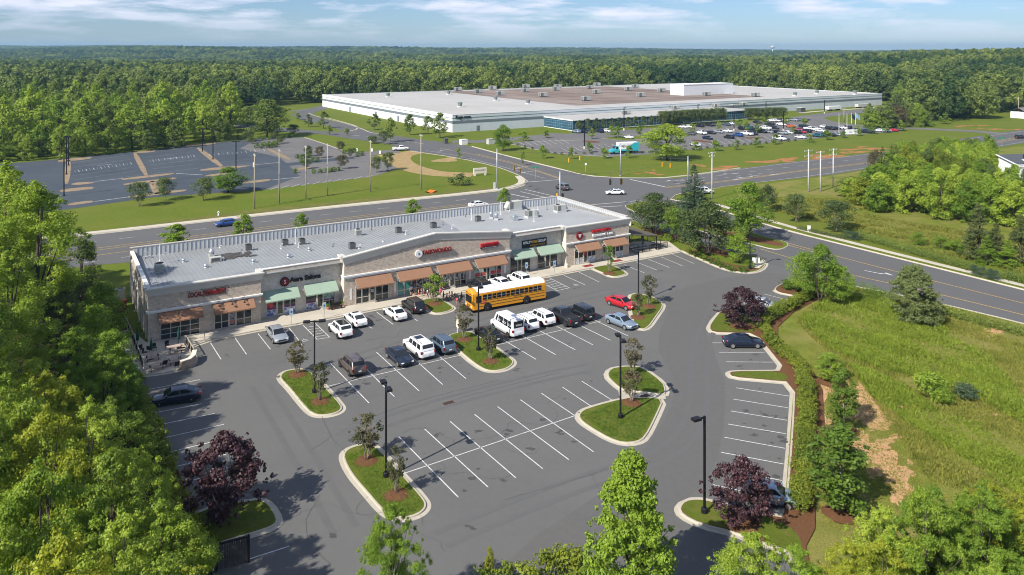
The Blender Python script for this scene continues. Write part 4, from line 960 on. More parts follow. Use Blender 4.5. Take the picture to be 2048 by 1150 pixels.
tufts('lawn_grass', [(1640, 650), (1720, 760), (1790, 860), (1900, 1020), (1760, 1080), (1640, 1050), (1655, 860), (1650, 780), (1600, 720)], 5000, .06, LG, 7, spread=.025, excl=[[(1690, 770), (1800, 760), (1800, 830), (1740, 850), (1820, 900), (1820, 980), (1700, 920), (1680, 850)]])
for i, q in enumerate([(1, [(562, 756), (588, 744), (620, 746), (680, 815), (645, 830), (620, 825)]), (1, [(897, 677), (935, 667), (1022, 724), (984, 741), (965, 735)]), (1, [(690, 915), (738, 894), (846, 1010), (816, 1034), (770, 1024)]), (1, [(1163, 834), (1245, 802), (1322, 802), (1275, 883), (1220, 875)]), (1, [(1219, 750), (1274, 738), (1325, 770), (1325, 785), (1244, 776)])]):
    tufts('island_grass', q[1], 1500, .06, LEAF['box'], 20 + i, spread=.025, z0=.13)
# ------------------------------------------------------------------ the row of shops
def brick(name, c1, c2, c3, mortar, sx=1.0):
    m = bpy.data.materials.new(name); nt, N, L = nodes_of(m); b = N['Principled BSDF']; b.inputs['Roughness'].default_value = .9; b.inputs['Specular IOR Level'].default_value = .2
    tc = N.new('ShaderNodeTexCoord'); sp = N.new('ShaderNodeSeparateXYZ'); L.new(tc.outputs['Object'], sp.inputs[0])
    ad = N.new('ShaderNodeMath'); ad.operation = 'ADD'; L.new(sp.outputs[0], ad.inputs[0]); L.new(sp.outputs[1], ad.inputs[1])
    cb = N.new('ShaderNodeCombineXYZ'); L.new(ad.outputs[0], cb.inputs[0]); L.new(sp.outputs[2], cb.inputs[1])
    br = N.new('ShaderNodeTexBrick'); br.inputs['Scale'].default_value = 1.0; br.inputs['Brick Width'].default_value = .42 * sx; br.inputs['Row Height'].default_value = .14
    br.inputs['Mortar Size'].default_value = .012; br.inputs['Color1'].default_value = (*c1, 1); br.inputs['Color2'].default_value = (*c2, 1); br.inputs['Mortar'].default_value = (*mortar, 1)
    L.new(cb.outputs[0], br.inputs['Vector'])
    n = N.new('ShaderNodeTexNoise'); n.inputs['Scale'].default_value = 2.2; n.inputs['Detail'].default_value = 6; n.inputs['Roughness'].default_value = .75; L.new(tc.outputs['Object'], n.inputs['Vector'])
    r = N.new('ShaderNodeMapRange'); r.inputs[1].default_value = .45; r.inputs[2].default_value = .62; L.new(n.outputs['Fac'], r.inputs[0])
    x = N.new('ShaderNodeMix'); x.data_type = 'RGBA'; L.new(r.outputs[0], x.inputs[0]); L.new(br.outputs['Color'], x.inputs[6]); x.inputs[7].default_value = (*c3, 1)
    y = N.new('ShaderNodeMix'); y.data_type = 'RGBA'; y.inputs[0].default_value = .5; L.new(br.outputs['Color'], y.inputs[6]); L.new(x.outputs[2], y.inputs[7])
    L.new(y.outputs[2], b.inputs['Base Color']); return m
M_BRICK = brick('brick_grey_brown', (.42, .35, .28), (.57, .485, .39), (.29, .22, .17), (.54, .50, .44))
M_BRICKL = brick('brick_pale', (.52, .47, .41), (.64, .60, .53), (.40, .35, .30), (.60, .57, .53))
M_STONE = brick('stone_veneer', (.34, .24, .17), (.46, .36, .26), (.24, .15, .10), (.40, .36, .30), 1.4)
M_STUCCO = mat('cream_stucco', (.66, .61, .51), rough=.9, var=.05, scale=1.2, col2=(.52, .48, .41), scale2=.5, bias=.6)
M_CORN = mat('cornice_stucco', (.56, .545, .50), rough=.9, var=.05, scale=1.0, col2=(.48, .47, .44), scale2=.4, bias=.6)
M_WHITE = mat('white_trim', (.72, .72, .70), rough=.7, var=.04)
M_METALW = mat('white_roof_metal', (.46, .48, .50), rough=.5, var=.05, scale=.6, spec=.4)
M_ROOFM = mat('roof_metal_grey', (.255, .268, .275), rough=.5, var=.07, scale=.5, spec=.45, col2=(.21, .22, .225), scale2=.18, bias=.58, width=.12)
M_SOOT = mat('soot', (.075, .07, .066), rough=.9, var=.4, scale=1.5)
M_AWNB = mat('awning_brown', (.27, .152, .095), rough=.85, var=.05, scale=1, spec=.15)
M_AWNG = mat('awning_green', (.29, .385, .30), rough=.85, var=.04, scale=1, spec=.15)
M_GLASS = mat('shop_glass', (.022, .030, .032), rough=.07, var=.2, scale=.7, spec=.7)
M_TEAL = mat('shop_glass_teal_lit', (.06, .24, .24), rough=.1, var=.25, scale=1.2, spec=.6)  # teal light of the shop inside, put into the glass colour
M_FRAME = mat('shop_frame', (.52, .47, .40), rough=.5, var=.04)
M_ALUM = mat('aluminium', (.55, .56, .57), rough=.4, metal=.5, var=.05)
M_GALV = mat('galvanised', (.56, .60, .63), rough=.35, metal=.75, var=.1)
M_HVAC = mat('hvac_beige', (.46, .47, .43), rough=.6, var=.06)
M_HVACD = mat('hvac_dark', (.085, .088, .09), rough=.6, var=.15)
M_GRILL = mat('hvac_grille', (.16, .17, .165), rough=.6, var=.2, scale=14)
M_BLACK = mat('black_metal', (.015, .015, .016), rough=.5)
M_SRED = mat('sign_red', (.21, .014, .02), rough=.4)
M_SREDB = mat('sign_bright_red', (.46, .022, .026), rough=.4)
M_SBLK = mat('sign_black', (.018, .018, .02), rough=.5)
M_SWHT = mat('sign_white', (.8, .8, .8), rough=.5)
M_SORG = mat('sign_orange', (.75, .42, .04), rough=.5)
M_PVC = mat('pvc_white', (.7, .7, .7), rough=.5)
def fu(px, py, v=0.0):
    t = (px - 1024) / K; a = A0 + ND * v
    u = (t * a.y - a.x) / (UD.x - t * UD.y); p = a + UD * u
    return u, H - (py - HOR) * p.y / K
def ux(px, v=0.0): return fu(px, 400, v)[0]
shop = thing('shop_building', 'long one storey brick row of shops with brown and green awnings and a metal roof', 'building', (A0.x, A0.y, .0), PHI)
ZT = 6.63; UEND = 77.1; DEEP = 22.0; S1, S2, S3, S4 = 13.7, 25.2, 52.5, 63.6; RC = 1.25
PEAK = 39.3
def gable_z(u): return 7.15 + (8.83 - 7.15) * (u - S2) / (PEAK - S2) if u < PEAK else 8.83 - (8.83 - 7.45) * (u - PEAK) / (S3 - PEAK)
# walls
mb = MB()
def fwall(u0, u1, v, z0, z1, mi=0, th=.3): mb.box(u0, u1, v, v + th, z0, z1, mi)
fwall(0, S1, 0, 0, ZT - .02); fwall(S4, UEND, 0, 0, ZT - .02)
mb.prism([(0, 0), (1, 0)], 0, 0) if False else None
pts = [(S2, 0), (S3, 0), (S3, gable_z(S3) - .02), (PEAK, 8.81), (S2, gable_z(S2) - .02)]
i = len(mb.v); mb.v += [(u, 0, z) for u, z in pts] + [(u, .35, z) for u, z in pts]; n = len(pts)
mb.f.append(tuple(i + k for k in range(n))); mb.f.append(tuple(i + n + k for k in reversed(range(n)))); mb.m += [0, 0]
for k in range(n): c = (k + 1) % n; mb.f.append((i + k, i + n + k, i + n + c, i + c)); mb.m.append(0)
for u in (S1 - .3, S2, S3 - .3, S4):                       # return walls of the projecting blocks
    mb.box(u, u + .3, .3 if u not in (S2, S3 - .3) else .35, RC + .3, 0, ZT - .02 if u in (S1 - .3, S4) else 7.0)
mb.box(0, .3, .3, DEEP, 0, ZT - .25); mb.box(UEND - .3, UEND, .3, DEEP, 0, ZT - .25); mb.box(.3, UEND - .3, DEEP - .3, DEEP, 0, 5.5)
mb.obj('brick_wall', M_BRICK, shop)
for a, b in ((S1, S2), (S3, S4)): MB().box(a, b, RC, RC + .3, 0, ZT - .5).obj('pale_wall', M_BRICKL, shop); MB().box(a, b, RC - .06, RC + .24, ZT - .5, ZT).obj('brick_frieze', M_BRICK, shop)
# parapet caps
for a, b, v in ((S1, S2, RC), (S3, S4, RC)): MB().box(a + .3, b - .3, v - .12, v + .4, ZT + .002, ZT + .09).obj('coping', M_WHITE, shop)
MB().box(-.08, .42, .5, DEEP, ZT - .25, ZT - .13).obj('coping', M_WHITE, shop)
# cornices with a swept face: base of slope, height
def cornice(prof_z, u0, u1, h, name='cornice', proj=.42, ret=True, back=.35):
    """prof_z(u) gives the top; a loft along the wall top with mitred returns"""
    mb = MB(); us = [u0] + ([PEAK] if u0 < PEAK < u1 and prof_z is gable_z else []) + [u1]
    sec = [(-.03, -h), (-.10, -h), (-.12, -h + .10), (-proj * .55, -h * .55), (-proj, -.14), (-proj, 0), (back, .0), (back, -h * .4)]
    rings = []
    for u in us:
        e = -1 if u == u0 else (1 if u == u1 else 0)
        rings.append([(u + e * max(0, -p[0]), p[0], prof_z(u) + p[1]) for p in sec])
    mb.grid(rings, 0, True); mb.face(rings[0]); mb.face(list(reversed(rings[-1])))
    for e, u in ((-1, u0), (1, u1)):                       # returns along the flanks
        if not ret: continue
        z = prof_z(u)
        r2 = [[(u + e * -p[0] if p[0] < 0 else u - e * p[0] , v, z + p[1]) for p in sec] for v in (.36, RC + .6)]
        mb.grid(r2, 0, True); mb.face(r2[0]); mb.face(r2[1])
    return mb.obj(name, M_CORN, shop)
flat = lambda u: ZT + .12
cornice(flat, 0, S1, 1.02); cornice(flat, S4, UEND, 1.02); cornice(gable_z, S2, S3, 1.12)
# string course
mb = MB()
for a, b, z0, z1 in ((0, S1, 3.58, 3.9), (S2, S3, 4.0, 4.42), (S4, UEND, 3.68, 4.0)):
    mb.box(a - .12, b + .12, -.16, RC * .8 if a else .3, z0, z0 + (z1 - z0) * .55); mb.box(a - .22, b + .22, -.26, RC * .8 if a else .3, z0 + (z1 - z0) * .56, z1)
mb.obj('string_course', M_WHITE, shop)
# pale piers at the flanks of the projecting blocks
for u in (S2, S4): MB().box(u - .06, u + .0, .02, RC - .02, 0, 7.0 if u == S2 else ZT - .8).obj('stucco_pier', M_STUCCO, shop)
for k in range(6): MB().box(-.1, 0, 1.5 + k * 3.9, 2.3 + k * 3.9, 0, ZT - .25).obj('stucco_pier', M_STUCCO, shop)
MB().box(-.12, 0, .3, DEEP, 3.4, 3.6).obj('stucco_band', M_STUCCO, shop)
for k in range(4):
    m = MB(); v = 3.5 + k * 5; m.tube([(-.12, v, 5.9), (-.12, v, .3), (-.35, v, .05)], .06, 6); m.box(-.26, -.01, v - .18, v + .18, 5.6, 6.0); m.obj('downspout', M_WHITE, shop)
# roof
ROOF0, ROOF1 = 6.30, 5.55
def roof_z(v): return ROOF0 + (ROOF1 - ROOF0) * (v / DEEP)
mb = MB(); mb.face([(.3, .3, roof_z(.3)), (UEND - .3, .3, roof_z(.3)), (UEND - .3, DEEP - .3, roof_z(DEEP)), (.3, DEEP - .3, roof_z(DEEP))])
u = .9
while u < 47:
    h = .06; a, b = (u, .5 if not S1 < u < S2 else RC + .3, 0), (u, DEEP - .35, 0)
    mb.face([(u - .05, a[1], roof_z(a[1]) + .003), (u - .02, a[1], roof_z(a[1]) + h), (u - .02, b[1], roof_z(b[1]) + h), (u - .05, b[1], roof_z(b[1]) + .003)])
    mb.face([(u - .02, a[1], roof_z(a[1]) + h), (u + .02, a[1], roof_z(a[1]) + h), (u + .02, b[1], roof_z(b[1]) + h), (u - .02, b[1], roof_z(b[1]) + h)])
    mb.face([(u + .02, a[1], roof_z(a[1]) + h), (u + .05, a[1], roof_z(a[1]) + .003), (u + .05, b[1], roof_z(b[1]) + .003), (u + .02, b[1], roof_z(b[1]) + h)])
    u += .6
roof = mb.obj('roof', M_ROOFM, shop)
mb = MB(); mb.face([(47.3, .5, roof_z(.5) + .012), (UEND - .35, .5, roof_z(.5) + .012), (UEND - .35, DEEP - .4, roof_z(DEEP) + .012), (50.5, DEEP - .4, roof_z(DEEP) + .012)])
mb.obj('roof_membrane', mat('roof_membrane', (.335, .35, .36), rough=.75, var=.06, scale=.5, col2=(.28, .29, .29), scale2=.25, bias=.58), shop)
mb = MB(); rd = random.Random(3)
for k in range(46):
    cu = 13.0 + max(-2.2, min(2.2, rd.gauss(0, 1.5))); cv = 13.8 + max(-1.6, min(1.6, rd.gauss(0, 1.2))); r = rd.uniform(.12, .6); ph = rd.uniform(0, 6)
    mb.face([(cu + math.cos(a) * r * 1.5 * (1 + .25 * math.sin(3 * a + ph)), cv + math.sin(a) * r * (1 + .25 * math.sin(2 * a + ph)), roof_z(cv + math.sin(a) * r) + .066 + k * .001) for a in np.linspace(0, 6.283, 14, endpoint=False)])
mb.obj('soot_stain', M_SOOT, shop)
# tall sheet metal parapet at the back and on the far flank
mb = MB(); ZP = 6.95
mb.box(.3, UEND - .3, DEEP - .3, DEEP - .02, 5.4, ZP); mb.box(UEND - .3, UEND - .02, .4, DEEP - .3, 5.3, ZP)
u = .8
while u < UEND - .5:
    mb.box(u, u + .09, DEEP - .37, DEEP - .302, roof_z(DEEP), ZP - .05); u += .62
v = 1.2
while v < DEEP - .4:
    mb.box(UEND - .37, UEND - .302, v, v + .09, roof_z(v), ZP - .05); v += .62
mb.obj('parapet_panel', M_METALW, shop)
mb = MB(); mb.box(-.1, UEND + .1, DEEP - .36, DEEP + .08, ZP + .002, ZP + .1); mb.box(UEND - .36, UEND + .08, .3, DEEP - .37, ZP + .002, ZP + .1)
mb.obj('parapet_coping', mat('coping_tan', (.48, .45, .40), rough=.7, var=.05), shop)
mb = MB(); mb.box(.302, .36, .5, DEEP - .4, roof_z(5) - .5, ZT - .26); mb.obj('parapet_lining', M_METALW, shop)
# shop fronts
def shopfront(cols, v, z0=.16, z1=2.72, sill=1.0, door=None, mat_=M_GLASS, posters=()):
    u0, u1 = cols[0], cols[-1]
    g = MB().box(u0, u1, v - .03, v + .03, z0, z1).obj('shop_window', mat_, shop)
    f = MB(); w_ = .05
    for i_, c in enumerate(cols): f.box(c - w_, c + w_, v - .09, v - .032, z0, z1)
    f.box(u0 - w_, u1 + w_, v - .085, v - .032, z1 - .001, z1 + .09); f.box(u0 - w_, u1 + w_, v - .085, v - .032, z0, z0 + .09)
    for a, b in zip(cols, cols[1:]):
        if door and abs(a - door[0]) < .01: continue
        f.box(a + w_, b - w_, v - .08, v - .032, sill, sill + .08)
    f.obj('window_frame', M_FRAME, g)
    if door:
        d = MB(); a, b = door; d.box(a + .06, a + .17, v - .11, v - .033, z0, z1 - .25); d.box(b - .17, b - .06, v - .11, v - .033, z0, z1 - .25); d.box(a + .17, b - .17, v - .11, v - .033, z1 - .42, z1 - .25); d.box(a + .17, b - .17, v - .11, v - .033, z0, z0 + .22)
        dd = d.obj('door', M_FRAME, shop); MB().tube([(b - .24, v - .13, 1.0), (b - .24, v - .13, 1.5)], .02, 6).obj('handle', M_ALUM, dd)
    for (a, b, za, zb, m) in posters: MB().box(a, b, v - .045, v - .0305, za, zb).obj('window_poster', m, shop)
    return g
PO = {n: mat('poster_' + n, c, rough=.5, var=.6, scale=4.5, col2=c2, scale2=2.2, bias=.5, width=.05) for n, c, c2 in (('blue', (.10, .14, .38), (.62, .64, .68)), ('purple', (.12, .03, .16), (.2, .05, .22)), ('red', (.45, .02, .03), (.5, .10, .09)), ('dark', (.03, .035, .05), (.40, .41, .44)), ('white', (.62, .64, .66), (.35, .38, .42)), ('orange', (.55, .10, .05), (.3, .3, .3)), ('green', (.2, .36, .3), (.4, .5, .45)))}
def cols(v, *px): return [ux(p, v) for p in px]
g = MB().box(1.45, 6.02, -.03, .03, .05, 2.75).obj('garage_door', M_GLASS, shop)
f = MB()
for k in range(5): f.box(1.45 + k * 1.1425 - .04, 1.45 + k * 1.1425 + .04, -.08, -.032, .05, 2.75)
for k in range(5): f.box(1.41, 6.06, -.085, -.034, .05 + k * .66, .05 + k * .66 + .07)
f.obj('door_frame', M_ALUM, g)
c = cols(0, 429, 443, 457, 460.5, 472.5, 488, 503); shopfront([c[0], c[1], c[2], c[4], c[5], c[6]], 0, door=(c[2], c[4]), posters=[(c[2] + .2, c[4] - .2, 1.25, 2.3, PO['dark']), (c[2] + .2, c[4] - .2, .55, 1.15, PO['orange'])])
v = RC
c = cols(v, 533, 553, 567.5, 569, 580, 591); shopfront([c[0], c[1], c[2], c[4], c[5]], v, door=(c[1], c[2]), posters=[(c[0] + .08, c[1] - .08, .25, 1.0, PO['blue']), (c[0] + .08, c[1] - .08, 1.09, 1.32, PO['purple']), (c[0] + .08, c[1] - .45, 1.33, 2.3, PO['red']), (c[2] + .08, c[5] - .08, .25, .98, PO['blue']), (c[2] + .08, c[5] - .08, 1.09, 1.3, PO['purple'])])
c = cols(v, 611, 633, 647, 648, 658, 669); shopfront([c[0], c[1], c[2], c[4], c[5]], v, door=(c[1], c[2]), posters=[(c[0] + .08, c[1] - .08, .25, .98, PO['blue']), (c[0] + .08, c[1] - .08, 1.09, 1.3, PO['purple']), (c[2] + .1, c[5] - .08, 1.3, 2.5, PO['green']), (c[2] + .1, c[5] - .08, 1.09, 1.29, PO['purple'])])
c = cols(0, 711.5, 723.6, 738, 751, 764, 776.4); shopfront(c, 0, door=(c[2], c[3]), posters=[(c[2] + .3, c[3] - .3, 1.5, 1.95, PO['white'])])
c = cols(0, 795, 808, 822.7); shopfront(c, 0, mat_=M_TEAL)
c = cols(0, 823.5, 832, 845, 858, 870, 881); shopfront(c, 0, door=(c[3], c[4]), posters=[(c[1] + .1, c[2] - .1, 1.2, 2.5, PO['dark']), (c[2] + .1, c[3] - .1, 1.2, 2.5, PO['dark'])])
c = cols(0, 885, 898, 909.5, 921, 931.6); shopfront(c, 0, door=(c[1], c[2]), posters=[(c[0] + .08, c[1] - .08, 1.12, 2.6, PO['dark']), (c[1] + .2, c[2] - .2, 1.3, 2.3, PO['dark']), (c[2] + .08, c[3] - .06, 1.12, 2.6, PO['dark']), (c[3] + .06, c[4] - .08, 1.12, 2.6, PO['dark'])])
c = cols(0, 949, 960, 972, 980, 992, 1002); shopfront(c, 0, door=(c[2], c[3]), posters=[(c[0] + .08, c[2] - .06, 1.12, 1.6, PO['red']), (c[3] + .08, c[5] - .06, 1.12, 1.6, PO['red']), (c[0] + .08, c[2] - .4, 1.62, 2.5, PO['green']), (c[3] + .08, c[4] - .3, 1.62, 2.5, PO['green'])])
c = cols(v, 1021, 1034, 1043, 1060); shopfront(c, v, door=(c[1], c[2])); c = cols(v, 1075, 1089.5, 1100, 1113.8); shopfront(c, v, door=(c[1], c[2]))
c = cols(0, 1149, 1157, 1166, 1175, 1183, 1190.7); shopfront(c, 0, door=(c[2], c[3]), sill=1.15, posters=[(c[0] + .06, c[2] - .06, .25, 1.14, PO['white']), (c[3] + .06, c[5] - .06, .25, 1.14, PO['white']), (c[2] + .22, c[3] - .22, 1.5, 2.2, PO['red'])])
c = cols(0, 1205.5, 1214, 1224, 1231, 1238.5, 1245.6); shopfront(c, 0, door=(c[2], c[3]), sill=1.15, posters=[(c[0] + .06, c[2] - .06, .25, 1.14, PO['white']), (c[3] + .06, c[5] - .06, .25, 1.14, PO['white'])])
# address plates on the piers
for px in (790, 940, 1010, 702):
    u = ux(px); MB().box(u - .16, u + .16, -.03, .0, .9, 2.5).obj('pier_panel', M_WHITE, shop)
# awnings: sloping cloth on a frame with open sides
def awning(pa, pb, v, zt, m, drop=.95, out=1.35):
    u0, u1 = ux(pa, v), ux(pb, v)
    mb = MB(); zb = zt - drop; th = .05
    mb.grid([[(u, v - .05, zt), (u, v - out, zb), (u, v - out, zb - .16), (u, v - out + th, zb - .16), (u, v - out + th, zb - .03), (u, v - .05, zt - .06)] for u in (u0, u1)], 0, True)
    a = mb.obj('awning', m, shop)
    for u in (u0 + .03, u1 - .03, (u0 + u1) / 2):
        f = MB(); f.tube([(u, v - .02, zb - .02), (u, v - out + .08, zb - .05)], .025, 5); f.tube([(u, v - .02, zt - .12), (u, v - out + .08, zb - .06)], .025, 5); f.obj('awning_bracket', M_ALUM, a)
for a, b in ((316, 404), (425, 507)): awning(a, b, 0, 3.55, M_AWNB)
for a, b in ((526.5, 595), (607, 671)): awning(a, b, RC, 3.75, M_AWNG, 1.1, 1.5)
for a, b in ((709, 781), (792, 860), (872, 937), (948, 1007.5)): awning(a, b, 0, 3.92, M_AWNB, 1.12, 1.45)
for a, b in ((1021.5, 1065), (1072, 1118.6)): awning(a, b, RC, 3.95, M_AWNG, 1.15, 1.5)
for a, b in ((1149, 1195.5), (1205, 1249)): awning(a, b, 0, 3.62, M_AWNB, 1.0, 1.35)
# wall lamps on goosenecks
def gooseneck(px, z, out=.9):
    u = ux(px); m = MB(); m.tube([(u, 0, z), (u, -out * .6, z + .25), (u, -out, z + .12)], .025, 5); m.lathe([(.05, z + .12), (.18, z - .06), (.17, z - .07), (.04, z + .08)], (u, -out), 9)
    m.obj('wall_lamp', M_BLACK, shop)
for px in (376.5, 403, 429.5, 453): gooseneck(px, 5.62)
for px in (436, 461.5, 485.5, 355): gooseneck(px, 3.42, 1.0)

# ------------------------------------------------------------------ signs on the shops
def on_wall(u, z, v): 
    p = W(u, v); return (p.x, p.y, z)
def sign_root(name, label, u, z, v): return thing(name, label, 'sign', on_wall(u, z, v), PHI)
uA, zA = fu(375.5, 597); uB, zB = fu(452, 574)
s = sign_root('shop_sign', 'old red and white channel letter sign under black gooseneck lamps', (uA + uB) / 2, (zA + zB) / 2 + .0, 0)
wd = uB - uA
MB().box(wd * -.12, wd * .5, -.05, -.005, -.42, .42).obj('sign_board', mat('sign_board_brown', (.22, .13, .10), rough=.8, var=.3, scale=3), s)
lettering('LOCAL', .82, M_SRED, s, (-wd * .31, -.07, -.02), width=wd * .36, bold=.02); lettering('WINERY', .7, M_SRED, s, (wd * .2, -.09, 0), width=wd * .56, bold=.025)
u, z = fu(569, 563, RC); s = sign_root('shop_sign', 'round dark red emblem beside the black salon lettering', u, z, RC)
m = MB(); m.lathe([(.62, -.25), (.62, -.02)], (0, 0), 24, axis='y'); m.obj('emblem_disc', M_SBLK, s); MB().lathe([(.5, -.275), (.5, -.252)], (0, 0), 24, axis='y').obj('emblem_face', M_SRED, s); lettering('S', .7, M_SWHT, s, (0, -.28, 0), extrude=.015)
(ua, za), (ub, zb) = fu(579, 561, RC), fu(641, 549, RC); s = sign_root('shop_sign', 'black italic serif salon name on the pale wall', (ua + ub) / 2, (za + zb) / 2, RC)
o = lettering('Aura Salons', .88, M_SBLK, s, (0, -.2, 0), width=ub - ua, bold=.03, extrude=.1)
u, z = fu(836.5, 507); s = sign_root('shop_sign', 'round white emblem beside the red martial arts lettering', u, z, 0)
MB().lathe([(.55, -.28), (.55, -.02)], (0, 0), 24, axis='y').obj('emblem_disc', M_SWHT, s); lettering('B', .5, mat('emblem_blue', (.03, .08, .2), rough=.5), s, (0, -.3, 0), extrude=.015)
(ua, za), (ub, zb) = fu(843.5, 507), fu(901.5, 495); s = sign_root('shop_sign', 'long row of red block letters under the peak of the gable', (ua + ub) / 2, (za + zb) / 2, 0)
lettering('TAEKWONDO', .86, M_SRED, s, (0, -.25, 0), width=ub - ua, bold=.01, extrude=.12)
(ua, za), (ub, zb) = fu(960.5, 491), fu(995, 486); s = sign_root('shop_sign', 'bright red box sign with a black strip of small white letters', (ua + ub) / 2, (za + zb) / 2, 0); wd = ub - ua
MB().box(-wd / 2, wd / 2, -.35, -.02, -.24, .30).obj('sign_box', M_SREDB, s); lettering('INSURANCE', .42, M_SRED, s, (0, -.36, .03), width=wd * .92, bold=.02, extrude=.05)
MB().box(-wd / 2, wd / 2, -.3, -.02, -.5, -.245).obj('sign_strip', M_SBLK, s); lettering('The Best Medical Agency', .2, M_SWHT, s, (0, -.31, -.375), width=wd * .9, extrude=.01)
(ua, za), (ub, zb) = fu(1043.5, 489, RC), fu(1092, 481, RC); s = sign_root('shop_sign', 'black box sign with white and orange letters over the green awnings', (ua + ub) / 2, (za + zb) / 2, RC); wd = ub - ua
MB().box(-wd / 2, wd / 2, -.22, -.02, -.62, .58).obj('sign_box', M_SBLK, s)
lettering('REALTY', .56, M_SWHT, s, (-wd * .30, -.23, .2), width=wd * .36, bold=.02, extrude=.012); lettering('ONE', .56, M_SORG, s, (-wd * .005, -.23, .2), width=wd * .2, bold=.02, extrude=.012); lettering('GROUP', .56, M_SWHT, s, (wd * .29, -.23, .2), width=wd * .34, bold=.02, extrude=.012); lettering('REVOLUTION', .34, M_SORG, s, (wd * .12, -.23, -.36), width=wd * .6, extrude=.012)
u, z = fu(1158.5, 471.5); s = sign_root('shop_sign', 'round dark red emblem with a white figure on the end shop', u, z, 0)
MB().lathe([(.66, -.2), (.66, -.02)], (0, 0), 26, axis='y').obj('emblem_disc', M_SRED, s)
m = MB(); m.box(-.3, .3, -.225, -.202, .16, .28); m.box(-.06, .06, -.226, -.203, -.3, .16); m.box(-.22, -.12, -.225, -.202, -.1, .16); m.box(.12, .22, -.225, -.202, -.1, .16); m.obj('emblem_mark', M_SWHT, s)
(ua, za), (ub, zb) = fu(1182, 464), fu(1220, 459); s = sign_root('shop_sign', 'red and white two line restaurant lettering on the end shop', (ua + ub) / 2 + .25, (za + zb) / 2 - .25, 0); wd = ub - ua
lettering('EMPIRE PIZZA', .62, M_SREDB, s, (-.2, -.22, .36), width=wd * 1.0, bold=.015, extrude=.1); lettering('RESTAURANT & BAR', .5, M_SWHT, s, (.05, -.2, -.36), width=wd * 1.1, bold=.015, extrude=.08)

# ------------------------------------------------------------------ things on the roof
def roof_pt(px, py, dz=0):
    z = 5.95
    for _ in range(4):
        p = G(px, py, z); v = (p - A0).dot(ND); z = roof_z(max(0, min(DEEP, v))) + .02
    return (p.x, p.y, z + dz)
def condenser(px, py, label, dark=True, s=.85, h=.95):
    t = thing('condenser_unit', label, 'air conditioner', roof_pt(px, py), PHI, 'air conditioners on the shop roof')
    m = MB(); m.box(-s / 2, s / 2, -s / 2, s / 2, .09, h); m.obj('housing', M_HVACD if dark else M_HVAC, t)
    g = MB()
    for k in range(7):
        z = .18 + k * (h - .3) / 7
        g.box(-s / 2 - .012, s / 2 + .012, -s / 2 - .012, s / 2 + .012, z, z + .045)
    g.obj('side_grille', M_GRILL, t)
    MB().lathe([(s * .42, h + .001), (s * .42, h + .05), (s * .36, h + .05), (s * .34, h + .012), (.07, h + .012)], (0, 0), 16).obj('fan_guard', M_BLACK, t)
    f = MB(); f.box(-s / 2 - .1, s / 2 + .1, -s / 2, -s / 2 + .12, 0, .09); f.box(-s / 2 - .1, s / 2 + .1, s / 2 - .12, s / 2, 0, .09); f.obj('feet', M_ALUM, t)
    return t
def vent(px, py, label, k=1.0):
    t = thing('roof_vent', label, 'vent', roof_pt(px, py), 0, 'round vents on the shop roof')
    MB().lathe([(.34 * k, 0), (.34 * k, .08), (.2 * k, .1), (.2 * k, .34 * k)], (0, 0), 14).obj('curb_pipe', M_GALV, t, smooth=True)
    MB().lathe([(.1 * k, .30 * k), (.40 * k, .36 * k), (.42 * k, .46 * k), (.33 * k, .60 * k), (.14 * k, .68 * k), (.02, .70 * k)], (0, 0), 16).obj('dome_cap', M_GALV, t, smooth=True)
def pipe(px, py, h, label, r=.06, m=M_PVC, bend=False):
    x, y, z = roof_pt(px, py)
    mb = MB(); pts = [(0, 0, 0), (0, 0, h)]
    if bend: pts = [(0, 0, 0), (0, 0, h * .85), (.06, -.02, h), (.22, -.06, h), (.26, -.08, h * .85)]
    mb.tube(pts, r, 8); mb.lathe([(r * 3, .0), (r * 2.6, .05), (r * 1.2, .1)], (0, 0), 10)
    tag(mb.obj('vent_pipe', m, None, (x, y, z), PHI), label, 'pipe', 'pipes on the shop roof')
for px, py, l in ((497, 501, 'dark cube air conditioner by the metal parapet, nearest to the round steel vents'), (570, 491, 'low dark air conditioner against the back parapet'), (604, 489, 'tall dark air conditioner with a white pipe behind it'),
                  (704, 498, 'dark air conditioner just behind the low end of the gable'), (797, 466, 'dark air conditioner with white bent pipe on mid roof'), (867, 456, 'dark air conditioner behind the peak of the gable'), (956, 443, 'dark air conditioner beside the twin white vents')): condenser(px, py, l)
condenser(716, 471, 'pale grey air conditioner near the back parapet', False, .9, 1.05)
condenser(319, 543, 'green grey air conditioner at the shaded corner of the roof', False, 1.15, 1.15)
for px, py, l in ((367.5, 524, 'round steel vent nearest to the corner air conditioner'), (412, 535, 'round steel vent below the sooty patch'), (507, 525, 'round steel vent in the middle of the ribbed roof'), (577, 515, 'round steel vent in front of the low dark air conditioner'), (619, 501, 'round steel vent in front of the tall dark air conditioner')): vent(px, py, l, .8)
